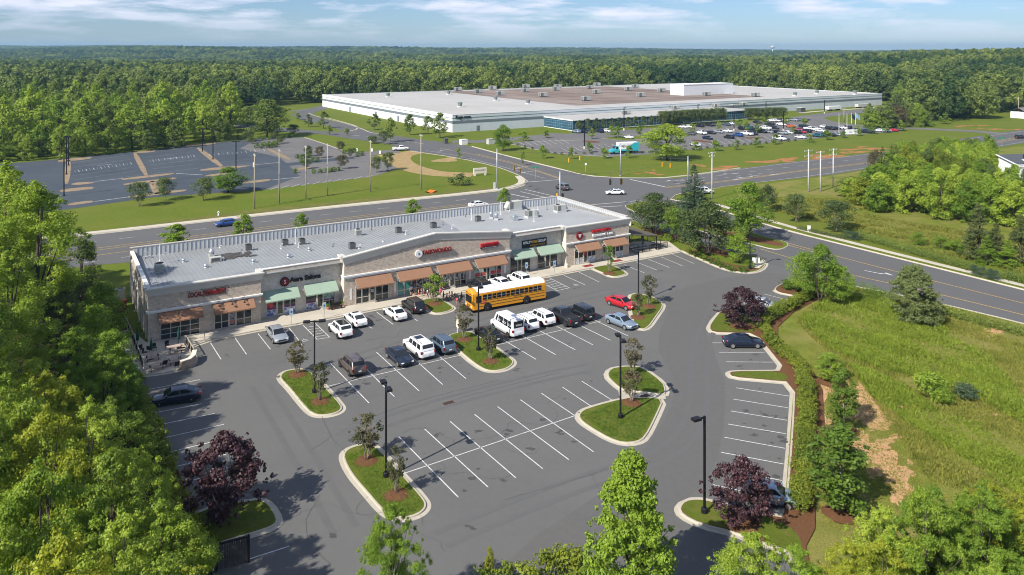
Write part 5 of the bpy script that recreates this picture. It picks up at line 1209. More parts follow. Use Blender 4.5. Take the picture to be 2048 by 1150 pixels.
for px, py, h, l, b in ((1068, 443, 2.2, 'thin pale pipe in front of the beige rooftop unit', 0), (1001.5, 429, 2.4, 'thin white pipe before the back parapet', 0), (943, 440, 2.0, 'thin white pipe left of the dark air conditioner', 0), (591, 487, 2.6, 'tall white pipe bent over beside the back parapet', 1), (482, 509, .7, 'short bent pipe beside the dark air conditioner', 1), (562, 498, .8, 'short bent white pipe by the low air conditioner', 1), (597, 495, .8, 'short bent white pipe by the tall air conditioner', 1), (666, 493, .4, 'small dark bent pipe alone on the ribbed roof', 1),
                      (811, 470, .7, 'short bent white pipe beside the mid roof air conditioner', 1), (904, 458, .7, 'short bent white pipe behind the peak of the gable', 1), (886, 450, .8, 'slim T topped pipe on mid roof', 0), (1094, 419, 1.3, 'thin pipe behind the end rooftop units', 0), (743, 460, .5, 'small pipe with cap near the back parapet', 1), (320, 521, 2.4, 'thin white pipe at the corner of the roof', 0), (440, 496, .4, 'small white pipe stub before the back parapet', 1), (1076, 419, .7, 'short white stub pipe by the back parapet', 0), (718, 497, .6, 'short white pipe behind the low end of the gable', 1), (766, 484, .3, 'tiny white stub behind the gable roof line', 0), (931, 434, .5, 'small dark pipe by the back parapet', 1)):
    pipe(px, py, h, l, .05, M_PVC if 'white' in l or 'pale' in l else M_HVACD, bool(b))
def rtu(px, py, label, w_=2.0, d_=1.25, h=1.15, flip=1):
    t = thing('rooftop_unit', label, 'air conditioner', roof_pt(px, py), PHI, 'packaged units at the end of the shop roof')
    MB().box(-w_ / 2 - .1, w_ / 2 + .1, -d_ / 2 - .1, d_ / 2 + .1, 0, .25).obj('roof_curb', M_METALW, t)
    MB().box(-w_ / 2, w_ / 2, -d_ / 2, d_ / 2, .25, .25 + h).obj('housing', M_HVAC, t)
    g = MB(); g.box(-w_ / 2 - .02, -w_ / 2 + .01, -d_ / 2 + .08, d_ / 2 - .08, .4, .2 + h); g.box(-w_ / 2 + .05, -w_ / 2 + .8, -d_ / 2 - .02, -d_ / 2 + .01, .4, .2 + h); g.obj('coil_grille', M_GRILL, t)
    MB().lathe([(.36, .25 + h), (.36, .33 + h), (.3, .33 + h), (.28, .27 + h)], (-w_ / 2 + .5, 0), 14).obj('fan_guard', M_BLACK, t)
    p = MB(); x0 = w_ / 2 * flip; x1 = x0 + .6 * flip; p.grid([[(x0, y, .25 + h * .95), (x1, y, .25 + h * .3), (x1, y, .25 + h * .2), (x0, y, .25 + h * .2)] for y in (-d_ / 2 + .12, d_ / 2 - .12)], 0, True); p.face([(x0, -d_ / 2 + .12, .25 + h * .95), (x1, -d_ / 2 + .12, .25 + h * .3), (x1, -d_ / 2 + .12, .25 + h * .2), (x0, -d_ / 2 + .12, .25 + h * .2)]); p.face([(x0, d_ / 2 - .12, .25 + h * .95), (x1, d_ / 2 - .12, .25 + h * .3), (x1, d_ / 2 - .12, .25 + h * .2), (x0, d_ / 2 - .12, .25 + h * .2)])
    p.obj('intake_hood', M_HVAC, t)
rtu(1028, 420, 'largest beige rooftop unit, its sloped hood facing the peak', 2.7, 1.4, 1.5, -1); rtu(1062, 435, 'beige rooftop unit in front of the largest one'); rtu(1120, 424, 'beige rooftop unit nearest to the far corner parapet')
t = thing('exhaust_hood', 'galvanised exhaust hood with open tilted lid at the restaurant roof', 'vent', roof_pt(1029, 441), PHI)
MB().box(-.5, .5, -.5, .5, 0, .8).obj('duct', M_GALV, t); MB().box(-.1, 1.2, -.5, .5, -.02, .03, tf=lambda q: Vector((q.x * .9 - q.z * .4 + .1, q.y, .85 + q.x * -.2 + q.z))).obj('lid', M_GALV, t); MB().lathe([(.3, .8), (.3, 1.05), (.1, 1.1)], (-.15, 0), 12).obj('fan_cap', M_GALV, t)
for px, py, l in ((982.5, 437, 'shiny twin exhaust stack, the one farther from the tilted hood'), (992.5, 440, 'shiny twin exhaust stack, the one nearer the tilted hood')):
    t = thing('exhaust_stack', l, 'vent', roof_pt(px, py), 0, 'twin exhaust stacks')
    MB().box(-.35, .35, -.35, .35, 0, .35).obj('roof_curb', M_METALW, t); MB().lathe([(.26, .35), (.26, .7), (.4, .8), (.42, 1.05), (.3, 1.2), (.1, 1.25)], (0, 0), 16).obj('fan_housing', M_GALV, t, smooth=True)
t = thing('exhaust_hood', 'grease stained kitchen fan on the sooty patch of roof', 'vent', roof_pt(423, 513), PHI)
MB().box(-.35, .35, -.35, .35, 0, .4).obj('roof_curb', M_HVAC, t); MB().lathe([(.3, .4), (.42, .6), (.42, .8), (.25, 1.0), (.22, 1.15), (.05, 1.2)], (0, 0), 16).obj('fan_housing', M_GALV, t, smooth=True)
t = thing('air_intake', 'low beige intake box with dark louvre beside the kitchen fan', 'vent', roof_pt(431, 523), PHI)
MB().box(-.75, .75, -.4, .4, .05, .68).obj('housing', M_HVAC, t); MB().box(-.62, .55, -.42, -.395, .14, .58).obj('louvre', M_HVACD, t); MB().tube([(.75, 0, .4), (1.05, 0, .4), (1.1, 0, .3), (1.1, 0, .02)], .13, 8).obj('duct_elbow', M_PVC, t)
t = thing('access_hatch', 'roof access ladder cage at the shaded corner', 'ladder', (*W(1.6, 19.5), roof_z(19.5)), PHI)
m = MB()
for x in (0, .9):
    for y in (0, .7): m.tube([(x, y, 0), (x, y, 1.1)], .025, 5)
for z in (.4, .75, 1.1):
    m.tube([(0, 0, z), (.9, 0, z)], .02, 5); m.tube([(0, .7, z), (.9, .7, z)], .02, 5); m.tube([(0, 0, z), (0, .7, z)], .02, 5)
m.obj('rail', M_ALUM, t); MB().box(.05, .85, .05, .65, 0, .3).obj('hatch_lid', M_METALW, t)
t = thing('satellite_mast', 'small antenna frame on the roof beside the corner air conditioner', 'antenna', roof_pt(331, 526), PHI)
m = MB(); m.tube([(0, 0, 0), (0, 0, 1.5)], .03, 5); m.tube([(-.6, 0, .25), (.6, 0, .25)], .03, 5); m.tube([(.5, 0, 0), (.5, 0, 1.1)], .03, 5); m.obj('mast', M_ALUM, t); MB().lathe([(.02, 0), (.2, .05), (.26, .12)], (0, 0), 12).obj('dish', M_GALV, t, (0, -.1, 1.4))

# ------------------------------------------------------------------ terrace with canopy at the far end, front terrace at the near end
t = thing('terrace_canopy', 'dark sloping canopy over the side terrace of the end shop', 'canopy', (*W(UEND + .25, 0), 0), PHI)
mb = MB(); mb.grid([[(0, .2, 3.75), (0, 8, 3.75)], [(6.6, .2, 2.75), (6.6, 8, 2.75)]], 0, False); mb.grid([[(0, .2, 3.6), (0, 8, 3.6)], [(6.6, .2, 2.55), (6.6, 8, 2.55)]], 0, False); mb.grid([[(0, .2, 3.6), (0, .2, 3.75)], [(6.6, .2, 2.55), (6.6, .2, 2.75)]], 0, False); mb.box(6.55, 6.7, .2, 8, 2.5, 2.8)
mb.obj('canopy_roof', mat('canopy_cloth', (.115, .098, .078), rough=.9, var=.1), t)
for x, y in ((6.5, .4), (6.5, 4), (6.5, 7.8), (3.2, .4)): MB().box(x - .07, x + .07, y - .07, y + .07, .14, 2.6 if x > 5 else 3.15).obj('post', M_BLACK, t)
def railing(name, pts, label, h=1.05, m=M_BLACK, top=.05, step=.16, posts=1.8, cat='fence', bars=True, z0=.14):
    o = Vector(pts[0]); t = thing(name, label, cat, (o.x, o.y, z0))
    ps = [Vector(p) - o for p in pts]; r = MB(); b = MB(); po = []
    for a, c in zip(ps, ps[1:]):
        d = (c - a); n = d.normalized(); e = Vector((-n.y, n.x)) * top / 2
        for z in ((h - .05, h), (.08, .12)):
            r.grid([[(a.x + s1 * e.x, a.y + s1 * e.y, zz) for s1, zz in ((-1, z[0]), (1, z[0]), (1, z[1]), (-1, z[1]))], [(c.x + s1 * e.x, c.y + s1 * e.y, zz) for s1, zz in ((-1, z[0]), (1, z[0]), (1, z[1]), (-1, z[1]))]], 0, True, True)
        k = max(1, int(d.length / step))
        if bars:
            for i_ in range(k + 1):
                p = a + d * (i_ / k); b.box(p.x - .012, p.x + .012, p.y - .012, p.y + .012, .1, h - .04)
        for i_ in range(max(1, round(d.length / posts)) + 1): po.append(a + d * (i_ / max(1, round(d.length / posts))))
    r.obj('rail', m, t)
    if bars: b.obj('balusters', M_BLACK, t)
    for p in po: MB().box(p.x - .05, p.x + .05, p.y - .05, p.y + .05, 0, h + .03).obj('post', m, t)
    return t
railing('terrace_fence', [W(UEND + 7.0, .1), W(UEND + 9.4, .4), W(UEND + 9.4, 7.5), W(UEND + 7, 7.5)], 'black picket fence round the side terrace of the end shop')
railing('terrace_fence', [W(UEND + 1.5, .1), W(UEND + 4.9, .1)], 'short black picket fence below the dark canopy edge')
MB_T = mat('table_wood', (.44, .34, .28), rough=.8, var=.2, scale=3, stretch=(1, 8, 1)); M_UMB = mat('umbrella_green', (.012, .06, .045), rough=.9)
def picnic(u, v, label, a=0, m=MB_T):
    t = thing('picnic_table', label, 'table', (*W(u, v), .14), PHI + a, 'tables on the shop terraces')
    MB().box(-.95, .95, -.38, .38, .72, .77).obj('table_top', m, t)
    for y in (-.68, .68): MB().box(-.95, .95, y - .14, y + .14, .42, .46).obj('bench', m, t)
    for x in (-.6, .6):
        f = MB(); f.tube([(x, -.66, .0), (x, -.2, .72)], .035, 5); f.tube([(x, .66, .0), (x, .2, .72)], .035, 5); f.tube([(x, -.66, .4), (x, .66, .4)], .03, 5); f.obj('leg', M_BLACK, t)
def chair(u, v, a, label):
    t = thing('terrace_chair', label, 'chair', (*W(u, v), .14), PHI + a, 'black chairs on the front terrace')
    MB().box(-.23, .23, -.23, .23, .43, .47).obj('seat', M_BLACK, t); MB().box(-.23, .23, .2, .24, .5, .9).obj('backrest', M_BLACK, t)
    for x in (-.2, .2):
        for y in (-.2, .2): MB().tube([(x, y, 0), (x * .9, y * .9, .44)], .016, 5).obj('leg', M_BLACK, t)
def parasol(u, v, label):
    t = thing('folded_parasol', label, 'parasol', (*W(u, v), .14), PHI)
    MB().lathe([(.25, 0), (.25, .08), (.04, .1), (.025, .12), (.025, 2.5)], (0, 0), 10).obj('pole', M_BLACK, t); MB().lathe([(.05, 1.0), (.19, 1.15), (.15, 1.8), (.06, 2.45), (.01, 2.55)], (0, 0), 10).obj('folded_cloth', M_UMB, t, smooth=True)
def inv(px, py, z=.14): p = G(px, py, z) - A0; return p.dot(UD), p.dot(ND)
PZ = Gs([(278, 746), (288, 752), (324, 748), (360, 741), (380, 734), (389, 724), (388, 712), (372, 690)]); 
sheet('terrace', PZ + [W(3.2, 0), W(-.1, -.1), W(-1.6, 6), W(-3.4, 5.5)], .135, M_WALK)
tk = kerb_mesh(rounded_open(list(reversed(PZ)), 1), False, side=-1).obj('kerb', M_CONC); tk['kind'] = 'structure'
RAILW = mat('weathered_timber', (.36, .32, .27), rough=.9, var=.2, scale=4)
railing('terrace_fence', [G(252, 652), G(268, 690), G(287, 744)], 'weathered timber railing of the front terrace beside the wood', 1.05, RAILW, .1)
railing('terrace_fence', [G(372, 690), G(387, 716)], 'weathered timber railing of the front terrace beside the parking stalls', 1.05, RAILW, .12)
railing('terrace_fence', [G(370, 690), G(409, 683)], 'short timber railing with glass between terrace and shop door', 1.0, RAILW, .1, bars=False)
p = [G(362, 741), G(378, 735.5), G(387, 728), G(389, 718)]; mb = MB(); q0, q1 = offset(p, .18, False), offset(p, -.18, False)
mb.grid([[(a.x, a.y, .1), (a.x, a.y, 1.0), (b.x, b.y, 1.0), (b.x, b.y, .1)] for a, b in zip(q0, q1)], 0, True, True)
sw = thing('stone_wall', 'low curved stone wall at the front corner of the terrace', 'wall', (0, 0, 0)); mb.obj('masonry', M_STONE, sw); mb = MB(); q0, q1 = offset(p, .26, False), offset(p, -.26, False); mb.grid([[(a.x, a.y, 1.002), (a.x, a.y, 1.09), (b.x, b.y, 1.09), (b.x, b.y, 1.002)] for a, b in zip(q0, q1)], 0, True, True); mb.obj('cap_stone', M_STUCCO, sw)
for px, py, a, l in ((351, 704, 0, 'picnic table closest to the glazed garage door'), (305, 719, 0, 'picnic table beside the folded dark parasol'), (312, 738, .1, 'picnic table at the very front of the terrace'), (349, 725, .15, 'picnic table in the middle of the front terrace')):
    u, v = inv(px, py); picnic(u, v, l, a)
for px, py, a, l in ((334, 697, 0, 'black chair in front of the garage door'), (290, 712, 1.2, 'black chair beside the timber railing'), (299, 706, 2.2, 'black chair at the corner post of the shop'), (283, 705, .4, 'black chair nearest to the wood side railing'), (330, 735, 3, 'black chair between the front picnic tables'), (353, 738, 3.3, 'black chair behind the stone wall'), (366, 703, 1.5, 'black chair by the parking side railing'), (309, 702, .2, 'black chair below the wall lamp of the corner')):
    u, v = inv(px, py); chair(u, v, a, l)
for px, py, l in ((357, 696, 'folded green parasol in front of the garage door'), (302, 718, 'folded green parasol in the middle of the terrace'), (275, 698, 'folded dark parasol by the wood side railing')):
    u, v = inv(px, py); parasol(u, v, l)
for px, py, a, l in ((1290, 500, .1, 'white topped table under the dark canopy'), (1272, 503, .1, 'white topped table at the canopy entrance'), (1318, 499, 0, 'dark table outside the canopy')): u, v = inv(px, py); picnic(u, v + .8, l, a, M_WHITE if 'white' in l else M_BLACK)
# parking sign posts, bins and small things on the pavement
def hc_sign(px, py, label):
    t = thing('parking_sign', label, 'sign', (*G(px, py, .14), .14), PHI)
    MB().tube([(0, 0, 0), (0, 0, 2.15)], .03, 6).obj('post', M_GALV, t); MB().box(-.23, .23, -.05, -.032, 1.25, 2.2).obj('sign_plate', mat('sign_blue_white', (.50, .62, .68), rough=.5, var=.05), t); MB().box(-.11, .11, -.06, -.0505, 1.62, 1.9).obj('symbol', mat('symbol_blue', (.03, .13, .32), rough=.5), t)
for px, py, l in ((582.5, 650, 'blue and white disabled parking sign behind the grey car'), (648.5, 637, 'blue and white disabled parking sign by the striped bay'), (1053, 552, 'blue and white disabled parking sign behind the bus roof'), (1109, 548.5, 'blue and white disabled parking sign by the pale pavement')): hc_sign(px, py, l)
t = thing('site_sign', 'plain cream post sign at the tip of the middle island', 'sign', (*G(915, 668), .13), PHI)
MB().box(-.03, .03, -.34, .34, .7, 2.1).obj('sign_plate', M_STUCCO, t); MB().box(-.05, .05, -.05, .05, 0, .72).obj('post', M_WHITE, t)
t = thing('gas_cabinet', 'red cabinet of bottles beside the left flank of the shops', 'cabinet', (*G(243, 626), .1), PHI); MB().box(-.6, .6, -.4, .4, 0, 1.7).obj('housing', mat('cabinet_red', (.20, .02, .022), rough=.5, var=.2), t); MB().box(-.55, .55, -.42, -.401, .1, 1.6).obj('door', mat('cabinet_mesh', (.11, .015, .015), rough=.6, var=.4, scale=12), t)
t = thing('utility_cabinet', 'pale grey cabinet standing behind the red one', 'cabinet', (*G(239, 602), .1), PHI); MB().box(-.7, .7, -.5, .5, .1, 1.7).obj('housing', M_HVAC, t); MB().box(-.3, .5, -.3, .3, 1.701, 1.75).obj('lid', M_HVACD, t)
def planter(px, py, label, r=.3):
    t = thing('planter', label, 'plant pot', (*G(px, py, .14), .14)); MB().lathe([(r * .7, 0), (r, .45), (r * .9, .45), (r * .85, .38)], (0, 0), 12).obj('pot', mat('pot_clay', (.42, .20, .11), rough=.9), t); nr = np.random.default_rng(int(px)); Vv, Ff = leaf_cloud(nr, [(0, 0, .6, r * 1.1, r * .9)], 160, .14); link('foliage', np_mesh('foliage', Vv, Ff, LEAF['maple']), t)
planter(656, 619, 'clay pot with plants left of the gable block'); planter(684, 612, 'clay pot in the corner beside the pale pier', .36); planter(668, 616, 'clay pot with a bushy plant by the salon window', .34)
t = thing('street_bench', 'dark bench below the salon window', 'bench', (*G(673, 618, .14), .14), PHI); MB().box(-.8, .8, -.2, .2, .4, .45).obj('seat', M_BLACK, t); MB().box(-.8, .8, .18, .22, .5, .9).obj('backrest', M_BLACK, t)
for x in (-.7, .7): MB().box(x - .03, x + .03, -.2, .2, 0, .4).obj('leg', M_BLACK, t)
for px, py, l in ((1176, 531.5, 'red doormat at the first door of the end shop'), (1234, 521.5, 'red doormat at the second door of the end shop')):
    p = G(px, py, .14); tag(MB().box(-.95, .95, -.5, .5, 0, .02).obj('doormat', mat('doormat_red', (.22, .03, .03), rough=1, var=.4, scale=6), None, (p.x, p.y, .142), PHI), l, 'doormat')
t = thing('trash_bin', 'small cream bin beside the pale pier of the end shop', 'bin', (*G(1133, 535, .14), .14)); MB().lathe([(.28, 0), (.3, .5), (.22, .62)], (0, 0), 12).obj('drum', M_STUCCO, t); MB().lathe([(.31, .5), (.31, .56)], (0, 0), 12).obj('rim', M_HVAC, t)
# ------------------------------------------------------------------ warehouse
WA = G(905, 265); WPHI = R(31.7); WU = Vector((math.cos(WPHI), math.sin(WPHI))); WN = Vector((-WU.y, WU.x))
def WW(u, v): return WA + WU * u + WN * v
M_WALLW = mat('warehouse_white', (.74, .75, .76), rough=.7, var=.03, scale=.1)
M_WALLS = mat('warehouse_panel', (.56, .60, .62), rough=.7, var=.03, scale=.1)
M_STRIPE = mat('warehouse_stripe', (.16, .19, .21), rough=.7, var=.05)
M_STRIPG = mat('warehouse_green_line', (.10, .17, .14), rough=.7)
M_RWHITE = mat('roof_white', (.43, .42, .40), rough=.8, var=.07, scale=.05, col2=(.37, .36, .335), scale2=.02, bias=.55)
M_RBROWN = mat('roof_brown', (.19, .145, .12), rough=.95, var=.16, scale=.06, col2=(.28, .225, .19), scale2=.035, bias=.52, width=.1, stretch=(1, .35, 1))
ZW = 7.6; LW = 314; DW = 180
wh = thing('warehouse', 'huge white flat roofed warehouse with grey stripe and glazed office front', 'building', (WA.x, WA.y, 0), WPHI)
mb = MB(); mb.box(0, LW, 0, .4, 0, ZW); mb.box(LW - .4, LW, .4, DW, 0, ZW); mb.box(.4, LW - .4, DW - .4, DW, 0, ZW); mb.obj('front_wall', M_WALLS, wh)
MB().box(0, .4, .4, DW, 0, ZW).obj('side_wall', M_WALLW, wh)
mb = MB(); mb.box(-.05, LW, -.06, -.001, ZW * .50, ZW * .66); mb.box(-.06, -.001, -.06, DW, ZW * .50, ZW * .66); mb.obj('grey_stripe', M_STRIPE, wh)
mb = MB(); mb.box(-.05, LW, -.05, -.001, ZW * .80, ZW * .835); mb.box(-.05, -.001, -.05, DW, ZW * .80, ZW * .83); mb.obj('thin_stripe', M_STRIPG, wh)
mb = MB(); mb.box(-.08, LW + .08, -.08, .45, ZW + .002, ZW + .16); mb.box(-.08, .45, .45, DW, ZW + .002, ZW + .16); mb.obj('parapet_cap', M_WHITE, wh)
mb = MB(); mb.face([(.4, .4, ZW - .25), (LW - .4, .4, ZW - .25), (LW - .4, DW - .4, ZW - .25), (.4, DW - .4, ZW - .25)]); mb.obj('roof', M_RWHITE, wh)
# brown middle of the roof: corners read off the photograph on the roof plane
def rl(px, py, z=ZW - .2): p = G(px, py, z) - WA; return (p.dot(WU), p.dot(WN))
br = [rl(872, 181), rl(1152, 211), rl(1345, 196.5), rl(1520, 189), rl(1340, 178), rl(1000, 169.5)]
u0 = (rl(872, 181)[0] + rl(1152, 211)[0]) / 2
q = [(rl(1152, 211)[0], rl(1152, 211)[1]), (rl(1530, 193)[0], rl(1152, 211)[1]), (rl(1530, 193)[0], DW - 8), (rl(1152, 211)[0], DW - 8)]
mb = MB(); mb.face([(x, y, ZW - .2) for x, y in q]); mb.obj('brown_roof', M_RBROWN, wh)
mb = MB()
for k in range(5): mb.box(q[0][0], q[1][0], q[0][1] + 14 + k * 24, q[0][1] + 14.5 + k * 24, ZW - .199, ZW - .1)
mb.obj('roof_seam', M_RBROWN, wh)
mb = MB()
for k in range(60): mb.box(4 + k * 5.2, 4.06 + k * 5.2, -.03, -.001, 0, ZW * .5)
for k in range(34): mb.box(-.03, -.001, 4 + k * 5.2, 4.06 + k * 5.2, 0, ZW * .5)
mb.obj('panel_joint', M_WALLS, wh)
for k, v in enumerate((26, 58, 88, 128)): MB().box(-.07, .02, v, v + 2.4, .1, 3.0).obj('door', M_STRIPE, wh)
for u in (12, 92): MB().box(u, u + 1.6, -.07, .02, .05, 2.4).obj('door', M_STRIPE, wh)
def rl_box(px, py, w_, d_, h, label, z=ZW - .2, grille=True):
    p = G(px, py, z); t = thing('rooftop_unit', label, 'air conditioner', (p.x, p.y, z), WPHI, 'packaged units on the warehouse roof')
    MB().box(-w_ / 2, w_ / 2, -d_ / 2, d_ / 2, .4, h).obj('housing', M_HVAC, t)
    MB().box(-w_ / 2 + .3, w_ / 2 - .3, -d_ / 2 + .3, d_ / 2 - .3, 0, .4).obj('roof_curb', M_HVACD, t)
    if grille: MB().box(-w_ / 2 - .03, -w_ / 2 + .02, -d_ / 2 + .2, d_ / 2 - .2, .5, h - .1).obj('coil_grille', M_GRILL, t); MB().box(-w_ / 2 + .1, -w_ / 2 + w_ * .4, -d_ / 2 - .03, -d_ / 2 + .02, .5, h - .1).obj('side_grille', M_GRILL, t)
LB = 'beige packaged unit standing on the brown part of the warehouse roof'
for px, py in ((916, 182), (957, 186), (985, 179), (1001, 190.5), (1051, 184), (1052, 176), (1086, 193.5), (1112, 181), (1110, 171.5), (1116, 176), (1172, 201.5), (1180, 177.5), (1193, 187), (1194, 172), (1257, 181), (1271, 175), (1282, 194), (1323, 184), (1352, 188), (1413, 192)):
    rl_box(px, py, 5.2, 2.6, 2.6, LB)
rl_box(1511, 193.5, 5.2, 2.6, 2.6, 'beige packaged unit alone at the white end of the warehouse roof')
for px, py, l in ((776, 194, 'small dark vent at the far white end of the warehouse roof'), (920, 214, 'green grey vent nearest to the front corner of the warehouse'), (897, 189, 'dark vent beside the brown edge of the warehouse roof'), (991, 201, 'tiny vent in the middle of the white warehouse roof'), (1056, 208, 'dark vent near the front edge of the white warehouse roof'), (1590, 192, 'small vent on the white end of the warehouse roof, nearest the packaged unit'), (1634, 188, 'small vent in the middle of the white end of the warehouse roof'), (1710, 188.5, 'small vent at the far right tip of the warehouse roof')):
    p = G(px, py, ZW - .2); t = thing('roof_vent', l, 'vent', (p.x, p.y, ZW - .25), WPHI); MB().box(-1, 1, -1, 1, 0, .5).obj('roof_curb', M_WHITE, t); MB().lathe([(1.0, .5), (1.0, 1.7), (1.25, 1.8), (1.25, 2.4), (.3, 2.6)], (0, 0), 14).obj('fan_housing', mat('vent_green_grey', (.17, .20, .19), rough=.6), t)
p = G(1418, 189, ZW - .25); t = thing('roof_penthouse', 'white windowless block rising from the warehouse roof', 'building', (p.x, p.y, ZW - .2), WPHI)
MB().box(-22, 22, 0, 12, 0, 6.6).obj('wall', M_WALLW, t); MB().box(-22.2, 22.2, -.2, 12.2, 6.602, 6.8).obj('coping', M_WHITE, t)
# office front
of = thing('office_block', 'low glazed office front standing before the warehouse wall', 'building', (*WW(0, 0), 0), WPHI)
o0 = G(1145, 262) - WA; OU0, OV = o0.dot(WU), o0.dot(WN); OL = 113; OH = 4.9
mb = MB(); mb.box(OU0, OU0 + OL, OV, -.1, .0, .25); mb.box(OU0 - .3, OU0 + OL + .3, OV - .4, -.1, OH - .45, OH); mb.obj('roof_slab', M_WHITE, of)
mb = MB(); mb.face([(OU0, OV, OH + .01), (OU0 + OL, OV, OH + .01), (OU0 + OL, -.15, OH + .01), (OU0, -.15, OH + .01)]); mb.obj('roof', M_RWHITE, of)
mb = MB(); mb.box(OU0, OU0 + OL, OV, OV + .2, .25, OH - .45); mb.box(OU0, OU0 + .2, OV + .2, -.1, .25, OH - .45); mb.box(OU0 + OL - .2, OU0 + OL, OV + .2, -.1, .25, OH - .45)
gl = mb.obj('glass_wall', mat('office_glass', (.03, .10, .16), rough=.06, var=.3, scale=.3, spec=.8, metal=.2), of)
mb = MB(); k = 0
while k * 1.6 < OL: mb.box(OU0 + k * 1.6, OU0 + k * 1.6 + .10, OV - .06, OV - .002, .25, OH - .45); k += 1
for z in (1.3, 2.6, 3.7): mb.box(OU0, OU0 + OL, OV - .05, OV - .003, z, z + .08); mb.box(OU0 - .05, OU0 - .003, OV, -.1, z, z + .08)
k = 0
while k * 1.6 < -OV: mb.box(OU0 - .06, OU0 - .002, OV + k * 1.6, OV + k * 1.6 + .1, .25, OH - .45); k += 1
mb.obj('mullion', mat('mullion_blue', (.20, .28, .33), rough=.5), gl)
for px, py, l in ((1252, 228.5, 'beige unit nearest the glazed corner of the office roof'), (1303, 219.5, 'beige unit second along the office roof'), (1351, 218.5, 'beige unit near the middle of the office roof'), (1432, 214.5, 'beige unit close to the far end of the office roof'), (1488, 211.5, 'beige unit at the far end of the office roof'), (1465, 212.5, 'low small unit between two beige ones on the office roof')):
    rl_box(px, py, 4.2 if 'low' not in l else 2.4, 2.2, 1.9 if 'low' not in l else 1.0, l, OH + .02)
pA = G(907, 229.5, 6.2); s = thing('wall_sign', 'black company lettering high on the white warehouse corner', 'sign', (*WW(1.4, -.02), 6.55), WPHI)
me = text_mesh('Rugs.com', 1.95, .12, 'LEFT', bold=.04); me.materials.clear(); me.materials.append(M_SBLK); o = link('lettering', me, s, (0, -.1, 0)); o.rotation_euler = (R(90), 0, 0)
# fence, docks and trailers at the far wall
for px, py, l in ((1667, 221, 'white trailer parked at the far warehouse wall'), (1725, 216, 'grey trailer farthest along the warehouse wall')):
    p = G(px, py); t = thing('trailer', l, 'trailer', (p.x, p.y, 0), WPHI); MB().box(-6, 6, -1.2, 1.2, .9, 2.6).obj('body', M_HVAC if 'grey' in l else M_WALLW, t)
    for x in (-4.5, -3.3, 4): MB().lathe([(.5, -1.25), (.5, 1.25)], (x, .5), 12, axis='y').obj('wheel', TYRE, t)
p = G(657, 208); t = thing('trailer', 'dark blue and white truck trailer behind the warehouse corner', 'trailer', (p.x, p.y, 0), WPHI + 1.57); MB().box(-7, 7, -1.3, 1.3, 1.0, 3.8).obj('body', PAINT['sky'], t); MB().box(5, 8.6, -1.25, 1.25, .5, 3.0).obj('cab', PAINT['navy'], t)
for x in (-5.5, -4.3, 5.5): MB().lathe([(.5, -1.3), (.5, 1.3)], (x, .5), 12, axis='y').obj('wheel', TYRE, t)
p = G(1602, 224.5); t = thing('utility_cabinet', 'dark enclosure standing on the warehouse lawn edge', 'cabinet', (p.x, p.y, 0), WPHI); MB().box(-2, 2, -1.5, 1.5, 0, 2.6).obj('housing', M_HVACD, t); MB().box(-2.1, 2.1, -1.6, 1.6, 2.602, 2.75).obj('lid', M_HVAC, t)
for px, py, l in ((927, 289, 'white cabinet on the lawn beside the warehouse drive'), (981, 288, 'grey green transformer on the lawn beside the warehouse drive'), (891, 287, 'dark small cabinet by the chain fence')):
    p = G(px, py); t = thing('utility_cabinet', l, 'cabinet', (p.x, p.y, 0), WPHI); c_ = M_WHITE if 'white' in l else M_HVAC if 'green' in l else M_HVACD; k = 1.3 if 'dark' not in l else .7
    MB().box(-k, k, -.9, .9, 0, 1.9).obj('housing', c_, t); MB().box(-k - .08, k + .08, -.98, .98, 1.902, 2.0).obj('lid', c_, t)

# ------------------------------------------------------------------ lamp posts, utility poles, signals
M_POLE = mat('lamp_post_black', (.012, .012, .014), rough=.5)
M_WOODP = mat('pole_timber', (.36, .32, .25), rough=.95, var=.2, scale=1, stretch=(3, 3, .3)); M_CONCP = mat('pole_concrete', (.52, .52, .50), rough=.8, var=.1)
M_STEEL = mat('pole_steel', (.42, .45, .47), rough=.45, metal=.5, var=.08); M_SIGY = mat('signal_yellow', (.62, .34, .02), rough=.5)
def lamp_post(bx, by, ty, label, ang=0.0, heads=2, group='black lamp posts of the shop car park', thick=.075, z0=.13):
    p = G(bx, by, z0); h = (by - ty) * p.y / K
    t = thing('lamp_post', label, 'street lamp', (p.x, p.y, z0), ang, group)
    MB().lathe([(.26, -.1), (.26, .35), (.2, .4)], (0, 0), 12).obj('footing', M_POLE, t); MB().box(-thick, thick, -thick, thick, .4, h).obj('pole', M_POLE, t)
    for s_ in ((-1, 1) if heads == 2 else (1,)):
        MB().box(min(0, s_ * .5), max(0, s_ * .5), -.05, .05, h - .16, h - .04).obj('arm', M_POLE, t)
        hd = MB().box(*sorted((s_ * .45, s_ * 1.15)), -.24, .24, h - .18, h + .02).obj('lamp_head', M_POLE, t)
        MB().box(*sorted((s_ * .52, s_ * 1.08)), -.19, .19, h - .195, h - .181).obj('lens', M_SWHT, hd)
    return t
lamp_post(629, 785, 641, 'black two headed lamp post on the island behind the bronze car', PHI - .35)
lamp_post(957, 700, 569, 'black two headed lamp post in front of the school bus', PHI + 1.4)
lamp_post(772, 953, 769, 'black two headed lamp post on the lower parking island', R(115))
lamp_post(1241, 835, 674, 'black two headed lamp post on the triangular island', R(100))
lamp_post(1409, 1025, 832, 'black lamp post beside the lower purple tree', R(205), 1)
lamp_post(1277, 602, 499, 'black two headed lamp post behind the red car', R(60))
lamp_post(1500, 538, 449, 'black lamp post at the entrance bed', R(-5), 1)
